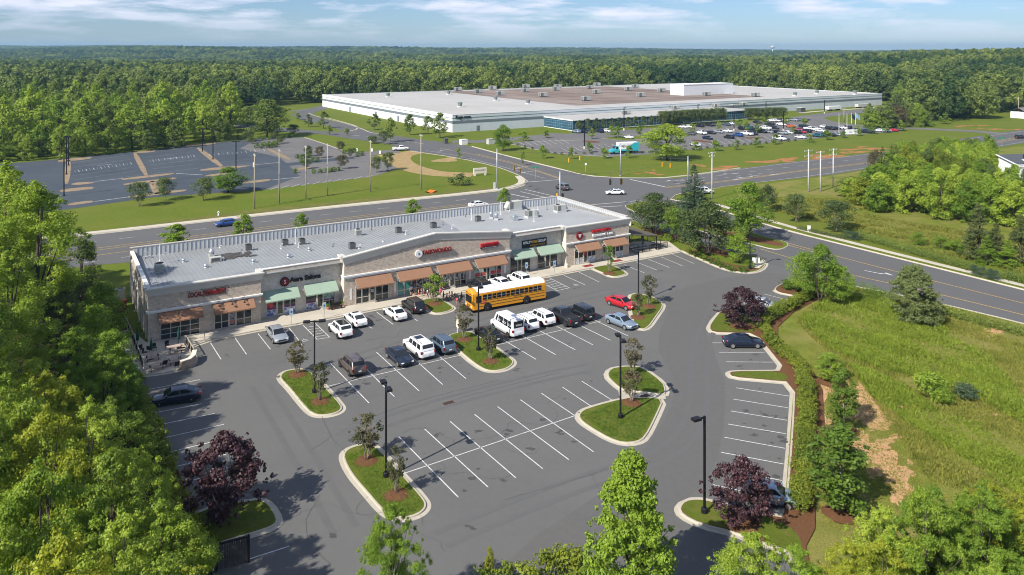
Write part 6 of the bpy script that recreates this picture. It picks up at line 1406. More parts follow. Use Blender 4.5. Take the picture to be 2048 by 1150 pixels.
for bx, by, ty, l in ((133, 349, 273, 'dark lamp post on the brown strip of the old lot, the nearer of the pair'), (137, 331, 272, 'dark lamp post on the brown strip of the old lot, the farther of the pair'), (128, 392, 317, 'dark lamp post at the edge of the woodland crowns'), (405, 303, 258, 'dark lamp post at the far end of the middle planted strip'), (426, 318, 259, 'dark lamp post half way down the middle planted strip'), (472, 341, 282, 'dark lamp post beside the wide road marking of the old lot'), (476, 278, 258, 'dark lamp post at the lawn behind the old lot')):
    lamp_post(bx, by, ty, l, R(31), 2, 'lamp posts of the old empty lot', .13, 0)
for bx, by, ty, l in ((1169, 298, 239, 'lamp post in the empty part of the warehouse lot'), (1248, 261, 215, 'lamp post in front of the small entrance trees of the office'), (1396, 247, 209, 'lamp post before the dark tree row of the office'), (1532, 238, 203, 'lamp post at the far end of the dark tree row'), (1468, 262, 228, 'lamp post between the parked cars by the office glass'), (1347, 262, 234, 'lamp post behind the big round tree'), (1567, 262, 222, 'lamp post in the densest part of the warehouse lot'), (1649, 227, 200, 'lamp post by the far link road of the warehouse')):
    t = lamp_post(bx, by, ty, l, R(31), 1, 'lamp posts of the warehouse lot', .15, 0); MB().lathe([(.4, 0), (.4, 1.0)], (0, 0), 10).obj('concrete_base', M_WALK, t)
def utility_pole(bx, by, ty, label, m=M_WOODP, arms=((.4, 1.1),), ang=WPHI + 1.57, group='timber poles along the road', can=False, r=.17, arm_m=None):
    p = G(bx, by); h = (by - ty) * p.y / K; t = thing('utility_pole', label, 'utility pole', (p.x, p.y, 0), ang, group)
    MB().tube([(0, 0, 0), (0, 0, h * .5), (0, 0, h)], [r, r * .85, r * .65], 8).obj('pole', m, t, smooth=True)
    for d, hw in arms:
        a = MB().box(-hw, hw, -.06, .06, h - d - .12, h - d).obj('cross_arm', arm_m or m, t); i_ = MB()
        for x in (-hw * .9, -hw * .35, hw * .35, hw * .9): i_.lathe([(.05, h - d), (.07, h - d + .12), (.04, h - d + .2)], (x, 0), 6)
        i_.obj('insulator', M_HVAC, a)
    if can: MB().lathe([(.24, h - 3.2), (.26, h - 3.1), (.26, h - 2.2), (.2, h - 2.1)], (.42, 0), 10).obj('transformer', M_HVAC, t, smooth=True)
    return (p.x, p.y, h)
ups = [utility_pole(509, 417, 307, 'grey timber utility pole nearest to the blue car on the road', can=True), utility_pole(558.5, 407, 298, 'grey timber utility pole second from the blue car'), utility_pole(611.5, 398, 291, 'grey timber utility pole in front of the red leaved lot tree'), utility_pole(655, 392, 287, 'grey timber utility pole in front of the row of round lot shrubs'), utility_pole(741, 384, 280, 'grey timber utility pole between the two dark lot trees'), utility_pole(842, 379, 268, 'grey timber utility pole standing before the bare soil path')]
cp = [utility_pole(1617, 383.5, 299, 'white concrete pole with two cross arms, closest to the dark globe trees', M_CONCP, ((.3, 1.6), (1.6, 1.6)), WPHI, 'trio of white poles', r=.2, arm_m=M_HVAC), utility_pole(1641, 383, 302, 'white concrete pole in the middle of the trio', M_CONCP, ((.3, 1.6), (1.6, 1.6)), WPHI, 'trio of white poles', r=.2, arm_m=M_HVAC), utility_pole(1666.5, 374.6, 297, 'white concrete pole of the trio nearest the thicket', M_CONCP, ((.3, 1.6), (1.6, 1.6)), WPHI, 'trio of white poles', r=.2, arm_m=M_HVAC),
      utility_pole(1424, 398, 304, 'slim concrete pole crowned with insulators beside the blue green spruce', M_CONCP, ((.2, 1.2), (1.0, .9)), WPHI, 'trio of white poles', r=.16, arm_m=M_HVAC)]
utility_pole(1912, 312, 276, 'slim pole beside the road near the dump truck', M_CONCP, ((.2, .8),), WPHI, 'trio of white poles', r=.14); utility_pole(2037, 236, 194, 'timber pole beside the small white house', M_WOODP, ((.3, .8),), WPHI, r=.2); utility_pole(1688, 243, 217, 'thin timber pole among the flagpoles', M_WOODP, ((.2, 1.2),), WPHI, r=.2)
def wire(name, a, b, sag, label, r=.025, group=None):
    a, b = Vector(a), Vector(b); pts = [a.lerp(b, k / 10) - Vector((0, 0, sag * 4 * (k / 10) * (1 - k / 10))) for k in range(11)]
    return tag(MB().tube(pts, r, 4).obj(name, M_HVACD), label, 'wire', group)
for i_, (a, b) in enumerate(zip(ups, ups[1:])): wire('overhead_wire', (a[0], a[1], a[2] - .25), (b[0], b[1], b[2] - .25), .5, 'thin overhead line strung between the timber poles', .015, 'overhead lines')
for i_, (a, b) in enumerate(zip(cp[:3], cp[1:3])): wire('overhead_wire', (a[0], a[1], a[2] - .1), (b[0], b[1], b[2] - .1), .2, 'thin line strung between the white concrete poles', .015, 'overhead lines at the trio')
SP = {}
for n_, bx, by, ty, l in (('a', 994, 378, 297, 'steel signal pole on the lawn corner with a grey control box'), ('b', 1120, 412, 343, 'steel signal pole behind the parapet corner with yellow signals'), ('c', 1241, 352, 287, 'tall steel signal pole in front of the turquoise truck'), ('d', 1376, 372, 312, 'steel signal pole behind the tip of the spruce')):
    p = G(bx, by); h = (by - ty) * p.y / K; t = thing('signal_pole', l, 'pole', (p.x, p.y, 0), 0, 'steel poles round the crossing')
    MB().tube([(0, 0, 0), (0, 0, h * .5), (0, 0, h)], [.2, .17, .13], 10).obj('pole', M_STEEL, t, smooth=True); MB().lathe([(.32, 0), (.32, .25), (.22, .3)], (0, 0), 12).obj('base_plate', M_STEEL, t); SP[n_] = Vector((p.x, p.y, h))
    if n_ == 'a': MB().box(-1.0, -.35, -.3, .3, .1, 1.7).obj('control_box', M_ALUM, t)
for a, b, l in (('a', 'c', 'span wire over the far leg of the crossing'), ('c', 'd', 'span wire over the main road leg of the crossing'), ('b', 'd', 'span wire over the near side road leg'), ('a', 'b', 'span wire over the near leg behind the shops')):
    wire('span_wire', SP[a] - Vector((0, 0, .6)), SP[b] - Vector((0, 0, .6)), 1.2, l, .03)
def signal(px, py, label, z=5.6, ang=0.0):
    p = G(px, py, z); t = thing('traffic_signal', label, 'traffic light', (p.x, p.y, z), ang, 'yellow signals over the crossing')
    MB().box(-.2, .2, -.12, .12, -.62, .62).obj('housing', M_SIGY, t); MB().box(-.26, .26, .122, .14, -.7, .7).obj('back_plate', M_BLACK, t)
    for k, m in enumerate((mat('lens_red', (.25, .02, .02), rough=.3), mat('lens_amber', (.3, .16, .02), rough=.3), mat('lens_green', (.02, .18, .09), rough=.3))): l_ = MB().lathe([(.13, -.16), (.13, -.121)], (0, .4 - k * .4), 10, axis='y').obj('lens', m, t); MB().lathe([(.17, -.26), (.17, -.13), (.155, -.13), (.155, -.26)], (0, .4 - k * .4), 10, axis='y').obj('visor', M_SIGY, l_)
    MB().tube([(0, 0, .62), (0, 0, 2.2)], .03, 5).obj('hanger', M_HVACD, t)
for px, py, l, a in ((1028, 336, 'yellow signal hanging nearest the lawn corner pole', 0), (1039.6, 341.5, 'yellow signal hanging right behind the lawn corner one', 0), (1137, 320, 'yellow signal over the far leg, the nearer to the lawn corner', 1.2), (1159, 316, 'yellow signal over the far leg, the nearer to the turquoise truck', 1.2), (1221, 364, 'dark faced yellow signal above the white saloon, nearer to the black car', 2.2), (1243, 363, 'dark faced yellow signal above the white saloon, below the tall pole', 2.2), (1325, 329, 'yellow signal below the big round tree', .4), (1341, 331, 'yellow signal nearest the spruce tip', .4), (1113.5, 392, 'yellow signal on the pole behind the parapet, outer one', 1.2), (1125.5, 393, 'yellow signal on the pole behind the parapet, inner one', 2.8)): signal(px, py, l, ang=a)
def flag(px, by, ty, m, label):
    p = G(px, by); h = (by - ty) * p.y / K; t = thing('flagpole', label, 'flagpole', (p.x, p.y, 0), .2, 'flagpoles by the white entrance sign')
    MB().tube([(0, 0, 0), (0, 0, h)], [.12, .06], 8).obj('pole', M_WHITE, t)
    if m:
        rows = [[(.1 + k * .35, .12 * math.sin(k * 1.6), h - .2 - j * 1.1 - k * .22) for k in range(7)] for j in range(3)]; f = MB().grid(rows, 0, False).obj('flag', m, t, smooth=True)
for px, by, ty, m, l in ((1678, 266, 227, None, 'bare white flagpole standing alone before the lot'), (1694, 264, 227, None, 'bare white flagpole beside the timber pole'), (1703, 247, 226, mat('flag_dark', (.03, .04, .06), rough=.9), 'flagpole with a dark limp flag'), (1711, 249, 225, mat('flag_blue', (.25, .40, .55), rough=.9), 'flagpole with a pale blue flag')): flag(px, by, ty, m, l)
p = G(1704, 268); t = thing('entrance_sign', 'white block sign at the foot of the flagpoles', 'sign', (p.x, p.y, 0), .25); MB().box(-3, 3, -.4, .4, 0, 1.9).obj('sign_block', M_WALLW, t); MB().box(-1.8, -.2, -.42, -.401, .6, 1.2).obj('lettering', M_HVAC, t)
p = G(960, 351); t = thing('entrance_sign', 'cream monument sign on two posts beside the bare soil path', 'sign', (p.x, p.y, 0), .42)
MB().box(-2.0, 2.0, -.2, .2, .65, 2.2).obj('sign_panel', M_STUCCO, t)
for x in (-1.6, 1.6): MB().box(x - .28, x + .28, -.26, .26, 0, .65).obj('post', M_STUCCO, t)
lettering('KINGSLEY', .5, mat('sign_letters_brown', (.10, .06, .05), rough=.7), t, (0, -.215, 1.55), width=3.2, extrude=.01); 
p = G(1071, 357); t = thing('street_sign', 'small green street name sign at the crossing kerb', 'sign', (p.x, p.y, 0), .3); MB().tube([(0, 0, 0), (0, 0, 3.2)], .05, 6).obj('post', M_STEEL, t); MB().box(-1.0, 1.0, -.02, .02, 3.0, 3.35).obj('sign_plate', mat('sign_green', (.03, .25, .13), rough=.5), t)
p = G(2004, 292); t = thing('street_sign', 'green street name sign standing by the main road', 'sign', (p.x, p.y, 0), .3); MB().tube([(0, 0, 0), (0, 0, 3.2)], .06, 6).obj('post', M_STEEL, t); MB().box(-1.8, 1.8, -.02, .02, 2.8, 3.3).obj('sign_plate', mat('sign_green', (.03, .25, .13), rough=.5), t)
p = G(1171.5, 343); t = thing('marker_post', 'white topped marker post on the lawn beyond the crossing', 'post', (p.x, p.y, 0)); MB().tube([(0, 0, 0), (0, 0, 2.0)], .06, 6).obj('shaft', M_SIGY, t); MB().box(-.25, .25, -.04, .04, 1.9, 2.5).obj('plate', M_WALLW, t)
p = G(437, 431); t = thing('hydrant', 'pale fire hydrant on the lawn above the blue car', 'hydrant', (p.x, p.y, 0)); MB().lathe([(.2, 0), (.2, .1), (.14, .12), (.14, .75), (.19, .78), (.16, .92), (.04, 1.0)], (0, 0), 12).obj('barrel', M_WHITE, t, smooth=True); MB().tube([(-.26, 0, .6), (.26, 0, .6)], .07, 8).obj('nozzle', M_WHITE, t)
for px, py, l in ((714, 303, 'pale utility pedestal on the lawn above the lot trees'), (744, 303, 'pale utility pedestal by the drive of the old lot'), (760, 308, 'white utility pedestal beside the old lot entrance'), (1618, 463, 'white marker box on the verge below the globe trees'), (1259, 451, 'pale hydrant post beside the end of the shops')):
    p = G(px, py); t = thing('utility_box', l, 'box', (p.x, p.y, .02)); MB().box(-.28, .28, -.2, .2, 0, 1.1).obj('housing', M_WHITE, t); MB().box(-.31, .31, -.23, .23, 1.102, 1.2).obj('lid', M_HVAC, t)
for px, py, l in ((1705, 509, 'orange'),): pass
p = G(862, 384.5); t = thing('safety_barrier', 'orange plastic mesh barrier lying on the verge', 'barrier', (p.x, p.y, .02), .5); m = MB(); m.grid([[(x, y, .25 + .22 * math.sin(x * 2.3 + y)) for x in np.linspace(-1.5, 1.5, 8)] for y in np.linspace(-.9, .9, 5)], 0, False); m.obj('mesh', mat('safety_orange', (.85, .14, .02), rough=.8), t)
t = thing('pedestal', 'two white meter boxes at the entrance bed', 'box', (*G(1512, 531, .13), .13), 0)
for x in (-.35, .35): MB().box(x - .25, x + .25, -.15, .15, .5, 1.3).obj('housing', M_WHITE, t); MB().box(x - .04, x + .04, -.04, .04, 0, .5).obj('leg', M_GALV, t)
# fence of the bed beside the shops
railing('iron_fence', [G(1292, 459), G(1346, 481), G(1400, 500), G(1462, 514)], 'black iron fence among the dark crape myrtles', 1.2, M_BLACK, .05, .2, 2.4, z0=.13)
# timber gate of the bin yard at the bottom edge
t = thing('yard_fence', 'dark vertical board fence of the bin yard at the lot edge', 'fence', (*G(433, 1142), 0), math.atan2((G(497, 1124) - G(433, 1142)).y, (G(497, 1124) - G(433, 1142)).x))
L_ = (G(497, 1124) - G(433, 1142)).length; m = MB()
for k in range(int(L_ / .16) + 1): m.box(k * .16, k * .16 + .14, -.03, .03, .05, 1.8)
M_DKW = mat('fence_boards', (.07, .065, .06), rough=.9, var=.3, scale=2); m.obj('boards', M_DKW, t); MB().box(-.05, L_ + .1, -.08, .08, 1.802, 1.9).obj('top_rail', M_BLACK, t)
for x in (0, L_): MB().box(x - .07, x + .07, -.1, .1, 0, 1.95).obj('post', M_BLACK, t)
# water tower and houses
p = Vector(((1545 - 1024) * 4200 / K, 4200)); zt = gz(*p); t = thing('water_tower', 'tiny white water tower on the horizon', 'water tower', (p.x, p.y, zt))
zq = H + 3.0 * 4200 / K - zt; MB().tube([(0, 0, 0), (0, 0, zq)], [3, 2.5], 10).obj('column', M_WALLW, t); MB().lathe([(2.5, zq - 6), (9, zq - 2), (11, zq + 4), (8, zq + 9), (2, zq + 11)], (0, 0), 16).obj('tank', M_HVAC, t, smooth=True)
M_SHING = mat('shingle_dark', (.075, .085, .098), rough=.9, var=.15, scale=1.5, stretch=(1, 4, 1))
p = G(2075, 420); p = G(1996, 376); t = thing('town_house', 'white terraced house with stepped dark shingle roofs behind the thicket', 'house', (p.x, p.y, 0), R(14))
for k in range(4):
    x0, x1, y0, zt = k * 1.8, k * 1.8 + 24, -6.2 - k * 6.2, 7.0 - k * .5
    MB().box(x0, x1, y0, y0 + 6.15, 0, zt - .05).obj('wall', M_WALLW, t)
    m = MB(); m.grid([[(x, y0 - .3, zt - .25), (x, y0 + 6.5, zt + 1.7)] for x in (x0 - .5, x1 + .5)], 0, False); rf = m.obj('roof', M_SHING, t)
    m = MB(); m.grid([[(x, y0 - .4, zt - .24), (x, y0 + 6.6, zt + 1.76)] for x in (x0 - .6, x0 + .1)], 0, False); m.box(x0 - .5, x1 + .5, y0 - .45, y0 - .31, zt - .5, zt - .2); m.obj('bargeboard', M_WHITE, rf)
    MB().face([(x0 - .02, y0, zt - .06), (x0 - .02, y0 + 6.15, zt - .06), (x0 - .02, y0 + 6.15, zt + 1.55)]).obj('gable', M_WALLW, t)
    MB().box(x0 - .04, x0 + .01, y0 + 2.2, y0 + 4, 4.0, 5.6).obj('window', M_GLASS, t)
    for x in (6, 13): MB().tube([(x0 + x, y0 + 4, zt + .8), (x0 + x, y0 + 4, zt + 1.9)], .18, 6).obj('roof_vent', M_BLACK, rf)
p = G(2048, 236); t = thing('cottage', 'small white cottage with grey roof at the edge of the far wood', 'house', (p.x, p.y, gz(p.x, p.y)), R(25))
MB().box(-5, 5, -4, 4, 0, 3.4).obj('wall', M_WALLW, t); m = MB(); m.grid([[(x, -4.6, 3.3), (x, 0, 5.6), (x, 4.6, 3.3)] for x in (-5.5, 5.5)], 0, False); m.obj('roof', mat('shingle_grey', (.17, .16, .155), rough=.9, var=.1), t)
for x in (-3, 1.5): MB().box(x, x + 1.4, -4.03, -3.98, 1.1, 2.6).obj('window', M_GLASS, t)
p = Vector(((597 - 1024) * 820 / K, 820)); t = thing('farm_shed', 'pale shed roof showing between the distant trees', 'shed', (p.x, p.y, 9 + gz(*p)), .2); MB().box(-8, 8, -3, 3, -9, 3).obj('wall', M_WALLW, t); MB().box(-8.4, 8.4, -3.4, 3.4, 3.002, 3.4).obj('roof', M_RWHITE, t)
# ------------------------------------------------------------------ parked and driving cars
Dn, Up = -57.5, 122.5
GP = 'cars parked in front of the shops'
def C(kind, px, py, ang, colour, label, **kw): return car(kind, G(px, py), ang, colour, label, kw.pop('cat', 'car'), kw.pop('group', GP), **kw)
C('sedan', 554, 677, Dn, 'silver', 'silver grey saloon parked nose out by the first salon window', name='parked_car')
C('suv', 681, 668, Up, 'white', 'white crossover with black glass roof beside the striped bay', roof='glass', dark_rims=True)
C('sedan', 711, 646, Up, 'white', 'white saloon with small sunroof beside the white crossover', roof='sunroof')
C('sedan', 790, 634, Up, 'white', 'white saloon parked beside the black car at the people', roof='sunroof')
C('suv', 827, 620, Up, 'black', 'black sport utility car with silver roof rails beside the people', rails='chrome')
C('suv', 704.5, 740, Up, 'brown', 'bronze brown sport utility car parked alone near the first island', rails=True)
C('sedan', 799, 722, Dn, 'navy', 'dark blue saloon parked nose out beside the biggest white car')
C('big_suv', 837, 706, Up, 'white', 'biggest white sport utility car with a dark sunroof', roof='sunroof', rails=True)
C('suv', 883, 698, Up, 'steel', 'blue grey sport utility car beside the middle island', rails='chrome')
C('sedan', 977, 676, Up, 'black', 'black saloon half behind the small tree of the middle island')
C('suv', 1049, 654, Up, 'white', 'small white crossover squeezed in beside the white van', rails=True)
C('suv', 1082, 644, Up, 'white', 'white sport utility car beside the dark pickup', rails=True)
C('pickup', 1126, 643, Up, 'charcoal', 'dark grey pickup with empty open bed', cat='pickup')
C('jeep', 1161, 634, Up, 'black', 'boxy black off road car beside the pickup')
C('sedan', 1243, 613, -47, 'red', 'red saloon parked beside the planted island')
C('sedan', 1242, 651, -52, 'sky', 'pale blue saloon parked nose out below the red car')
C('sedan', 1486, 692, 0, 'navy', 'dark navy saloon parked side on below the upper purple tree')
C('sedan', 1524, 616, -25, 'silver', 'silver saloon half hidden by the upper purple tree')
C('hatch', 1540, 1003, -18, 'sky', 'pale blue car half hidden by the lower purple tree')
C('sedan', 352, 803, 201, 'navy', 'glossy dark blue saloon in the shade of the wood')
C('suv', 959, 580, Up, 'black', 'black sport utility car hidden behind the front of the bus', rails='chrome')
C('sedan', 1000, 573, Up, 'white', 'white car whose roof shows over the middle of the bus')
C('suv', 1038, 566, Up, 'white', 'white sport utility car showing over the rear of the bus', rails=True)
# the shuttle van with its lettered windows
v = C('van', 1014, 664, Up, 'white', 'white passenger van with lettered dark windows', cat='van')
s = SHAPES['van']
for i_, x in enumerate((.45, -.9, -2.1)):
    lettering('TKD' if i_ != 1 else 'KICK', .34, M_SWHT, v, (x, 1.0, 1.68), (R(78), 0, R(180)), width=.8, extrude=.004)
lettering('KICKS', .3, M_SWHT, v, (-2.84, 0, 1.72), (R(84), 0, R(-90)), width=.9, extrude=.004)
GR = 'vehicles on the roads'
C('hatch', 452, 452, 211, 'blue', 'dark blue car driving on the road behind the shops', group=GR, name='driving_car')
C('sedan', 957, 414, 31, 'white', 'white car whose roof shows over the metal parapet', group=GR, name='driving_car')
C('suv', 1125, 379, 118, 'grey', 'dark grey sport utility car crossing the junction', group=GR, name='driving_car')
C('sedan', 1230, 389, 182, 'white', 'white saloon with dark roof turning in the junction', group=GR, name='driving_car', roof='glass')
C('pickup', 801, 301, 18, 'white', 'white pickup leaving the old lot', cat='pickup', group=GR, name='driving_car')
C('suv', 2040, 277, 24, 'black', 'black car driving at the right edge of the main road', group=GR, name='driving_car')
C('suv', 1408, 387, 10, 'white', 'white car showing beside the spruce', group=GR, name='driving_car')
# far lot: one car of each kind, then copies
far = [(1152.7, 266, 'suv', 'sky'), (1169, 266, 'sedan', 'navy'), (1184, 265.5, 'sedan', 'navy'), (1199, 265, 'suv', 'navy'), (1214, 264, 'sedan', 'white'), (1257, 277, 'sedan', 'white'), (1381, 270, 'sedan', 'grey'), (1402, 268.5, 'pickup', 'white'), (1422, 268, 'sedan', 'charcoal'), (1438, 266, 'sedan', 'silver'), (1455, 264.5, 'sedan', 'white'), (1415, 278.5, 'sedan', 'navy'), (1458, 277, 'suv', 'black'), (1476, 273, 'suv', 'blue'), (1493.5, 270.5, 'pickup', 'white'), (1378, 255.5, 'sedan', 'white'), (1366, 256, 'sedan', 'white'), (1400, 254, 'suv', 'black'), (1419, 252.5, 'suv', 'charcoal'), (1432, 252, 'sedan', 'grey'), (1453, 251, 'sedan', 'steel'), (1463, 249.5, 'sedan', 'white'), (1486, 260, 'suv', 'black'), (1501, 259.5, 'suv', 'teal'), (1515, 246.5, 'sedan', 'black'), (1531, 259, 'pickup', 'white'), (1524, 266, 'suv', 'black'), (1537, 266, 'sedan', 'silver'), (1551, 266, 'sedan', 'black'), (1549, 258, 'sedan', 'charcoal'), (1566, 268.5, 'sedan', 'silver'), (1577, 267.5, 'sedan', 'white'), (1581, 255, 'sedan', 'orange'), (1544, 243, 'sedan', 'white'), (1552, 243, 'sedan', 'white'), (1560, 243, 'sedan', 'grey'), (1569, 242.5, 'sedan', 'white'), (1588, 242, 'sedan', 'silver'), (1596, 242, 'sedan', 'steel'), (1592, 267, 'suv', 'black'), (1602, 266.5, 'suv', 'red'), (1599, 261.5, 'sedan', 'maroon'), (1613, 265, 'suv', 'black'), (1620, 261, 'pickup', 'white'), (1631, 260, 'sedan', 'white'), (1641, 264, 'sedan', 'white'), (1660, 259.5, 'suv', 'charcoal'), (1671, 259, 'sedan', 'navy'), (1684, 258, 'sedan', 'white'), (1693.5, 258, 'suv', 'black'), (1601, 277, 'sedan', 'white'), (1559, 280, 'pickup', 'white'), (1568, 280, 'sedan', 'charcoal'), (1635, 274, 'suv', 'teal'), (1645, 273.5, 'suv', 'navy'), (1661.6, 272.5, 'sedan', 'charcoal'), (1672, 271.5, 'sedan', 'silver'), (1731, 266, 'suv', 'navy'), (1739, 265, 'suv', 'steel'), (1759, 263.5, 'sedan', 'white'), (1771, 263.5, 'sedan', 'white'), (1785, 263, 'sedan', 'red'), (1795, 261.5, 'sedan', 'grey'), (1506, 270, 'suv', 'black'), (1509, 262, 'sedan', 'black'), (1540, 251.5, 'suv', 'charcoal'), (1563, 251, 'sedan', 'white'), (1607, 256, 'suv', 'navy'), (1650, 256, 'sedan', 'white'), (1714, 264, 'suv', 'black'), (1748, 262, 'suv', 'navy'), (1390, 292, 'sedan', 'white'), (1262 + 138, 288, 'sedan', 'white')][:-1]
cn = {'steel': 'blue grey', 'sky': 'pale blue', 'charcoal': 'dark grey', 'navy': 'navy blue', 'maroon': 'dark red'}
kn = {'sedan': 'saloon', 'suv': 'sport utility car', 'pickup': 'pickup'}
proto = {}; rf = random.Random(11)
for px, py, kd, colr in far:
    lab = f'distant {cn.get(colr, colr)} {kn[kd]} in the crowded warehouse lot'
    p = G(px, py); a = R(31.7 + (90 if rf.random() < .5 else -90) + rf.uniform(-3, 3))
    if kd not in proto:
        proto[kd] = car(kd, p, math.degrees(a), colr, lab, 'car' if kd != 'pickup' else 'pickup', f'{kn[kd]}s in the warehouse lot', plain=True)
        proto[kd].location.z = .03
    else: dup(proto[kd], (p.x, p.y, .03), a, lab, paintm=PAINT[colr])

# ------------------------------------------------------------------ school bus
M_BUSW = mat('bus_roof_white', (.72, .73, .74), rough=.5, var=.06, scale=.8)
b1 = G(1092.5, 601); b0 = G(945, 628); bd = (b0 - b1).normalized(); ba = math.atan2(bd.y, bd.x); BL = 11.9; BW = 2.44
mid = b0 - bd * BL / 2; nrm = Vector((-bd.y, bd.x))                    # the driver's side faces the camera
ctr = mid + (nrm if nrm.y > 0 else -nrm) * BW / 2
bus = thing('school_bus', 'long yellow flat nosed school bus with white roof and black rails', 'bus', (ctr.x, ctr.y, .012), ba)
sgn = 1 if (Vector((-math.sin(ba), math.cos(ba))).y < 0) else -1        # local side that faces the camera
hw = BW / 2
def bsec(x, k=1, zk=1, z0=.42):
    return [(x, -hw * k, z0), (x, -hw * k, 2.35 * zk), (x, -hw * .965 * k, 2.62 * zk), (x, -hw * .84 * k, 2.85 * zk), (x, -hw * .5 * k, 3.02 * zk), (x, 0, 3.07 * zk), (x, hw * .5 * k, 3.02 * zk), (x, hw * .84 * k, 2.85 * zk), (x, hw * .965 * k, 2.62 * zk), (x, hw * k, 2.35 * zk), (x, hw * k, z0)]
h = BL / 2
mb = MB(); secs = [bsec(-h + .0, .95, .975), bsec(-h + .08, .985, .99), bsec(-h + .3), bsec(h - .6), bsec(h - .28, .99, .985), bsec(h - .1, .955, .95), bsec(h, .90, .90)]
mb.grid(secs, 0, False); mb.face(secs[0]); mb.face(list(reversed(secs[-1])))
mb.obj('body', PAINT['yellow'], bus)
mb = MB()
def rsec(x, k=1, zk=1): return [(x, y * 1.0, z + .015) for (_, y, z) in bsec(x, k, zk)[2:9]]
mb.grid([rsec(-h + .25), rsec(-h + .4), rsec(h - 1.05), rsec(h - .75, .97)], 0, False); mb.obj('roof', M_BUSW, bus, smooth=True)
for x in (2.4, -3.6): MB().box(x - .35, x + .35, -.32, .32, 3.07, 3.15).obj('roof_hatch', M_BUSW, bus)
for sd_ in (-1, 1):
    y = sd_ * (hw + .012)
    for z in (.78, 1.18, 1.52): MB().box(-h + .35, h - .9, min(y, sd_ * hw), max(y, sd_ * hw), z, z + .065).obj('rub_rail', M_BLACK, bus)
    for k in range(13):
        x = h - 1.92 - k * .735; w_ = MB().box(x - .31, x + .31, min(y, sd_ * hw), max(y, sd_ * hw), 1.66, 2.33).obj('window', GLASS, bus)
        MB().box(x - .31, x + .31, sd_ * (hw + .002) if sd_ > 0 else y - .008, y + .008 if sd_ > 0 else sd_ * (hw + .002), 1.98, 2.01).obj('sash', M_ALUM, w_)
    x = h - .95; MB().box(x - .42, x + .38, min(y, sd_ * hw), max(y, sd_ * hw), 1.35, 2.3).obj('window', GLASS, bus)
    MB().box(-h + 1.0, h - 1.5, min(y, sd_ * hw) , max(y, sd_ * hw) , 2.40, 2.47).obj('drip_rail', PAINT['yellow'], bus)
# windscreen on the raked nose
q = [(h - .095, .96), (h - .004, .90)]
mb = MB(); mb.face([(h + .012, -hw * .82, 1.25), (h + .012, hw * .82, 1.25), (h + .012, hw * .78, 2.28), (h + .012, -hw * .78, 2.28)]); ws = mb.obj('windscreen', GLASS, bus); MB().box(h + .013, h + .03, -.04, .04, 1.25, 2.28).obj('centre_bar', M_BLACK, ws)
mb = MB(); 
for z in (.72, .84, .96): mb.box(h, h + .02, -.55, .55, z, z + .05)
mb.obj('grille', M_BLACK, bus); MB().box(h - .02, h + .16, -hw * .96, hw * .96, .36, .58).obj('bumper', M_BLACK, bus); MB().box(-h - .14, -h + .02, -hw * .96, hw * .96, .38, .62).obj('bumper', M_BLACK, bus)
for y in (-.85, .85): MB().lathe([(.13, 0), (.13, .02)], (0, 0), 12).obj('headlight', HEADL, bus, (h + .0, y, .85)).rotation_euler = (0, R(90), 0)
for y in (-.75, -.5, .5, .75): MB().box(h - .08, h + .02, y - .09, y + .09, 2.46, 2.62).obj('warning_lamp', mat('lamp_dark_amber', (.12, .03, .01), rough=.4), bus)
lettering('SCHOOL BUS', .16, M_SBLK, bus, (h + .0, 0, 2.40), (R(90), 0, R(90)), extrude=.01)
tm, rm = wheel_meshes(.50, .28)
for x in (h - 2.35, h - 2.35 - 6.25):
    for sd_ in (-1, 1):
        ring = [(x + math.cos(a) * .66, sd_ * (hw + .016), .5 + math.sin(a) * .66) for a in np.linspace(-.2, math.pi + .2, 15)]; MB().face(ring if sd_ < 0 else list(reversed(ring))).obj('wheel_arch', M_BLACK, bus)
        wl = link('wheel', tm, bus, (x, sd_ * (hw - .115), .5)); link('rim', rm, wl)
so_ = MB().lathe([(.24, -.02), (.24, .02)], (0, 0), 8, axis='y').obj('stop_sign', M_SREDB, bus, (h - 1.75, sgn * (hw + .06), 1.38)); lettering('STOP', .16, M_SWHT, so_, (0, sgn * .025, 0), (R(90), 0, R(180) if sgn > 0 else 0), extrude=.003)
lettering('SCHOOL BUS', .2, M_SBLK, bus, (-1.2, sgn * (hw + .006), 1.4), (R(90), 0, R(180) if sgn > 0 else 0), extrude=.004)
for y in (-1, 1): MB().tube([(h - .3, y * hw * .9, 2.6), (h + .45, y * (hw + .15), 2.5), (h + .5, y * (hw + .15), 1.9)], .025, 5).obj('mirror_arm', M_BLACK, bus); MB().box(h + .42, h + .55, y * (hw + .15) - .12, y * (hw + .15) + .12, 1.7, 2.1).obj('mirror', M_BLACK, bus)
for y in (-.8, .8): MB().box(-h - .012, -h + .02, y - .12, y + .12, .9, 1.1).obj('taillight', TAILL, bus)

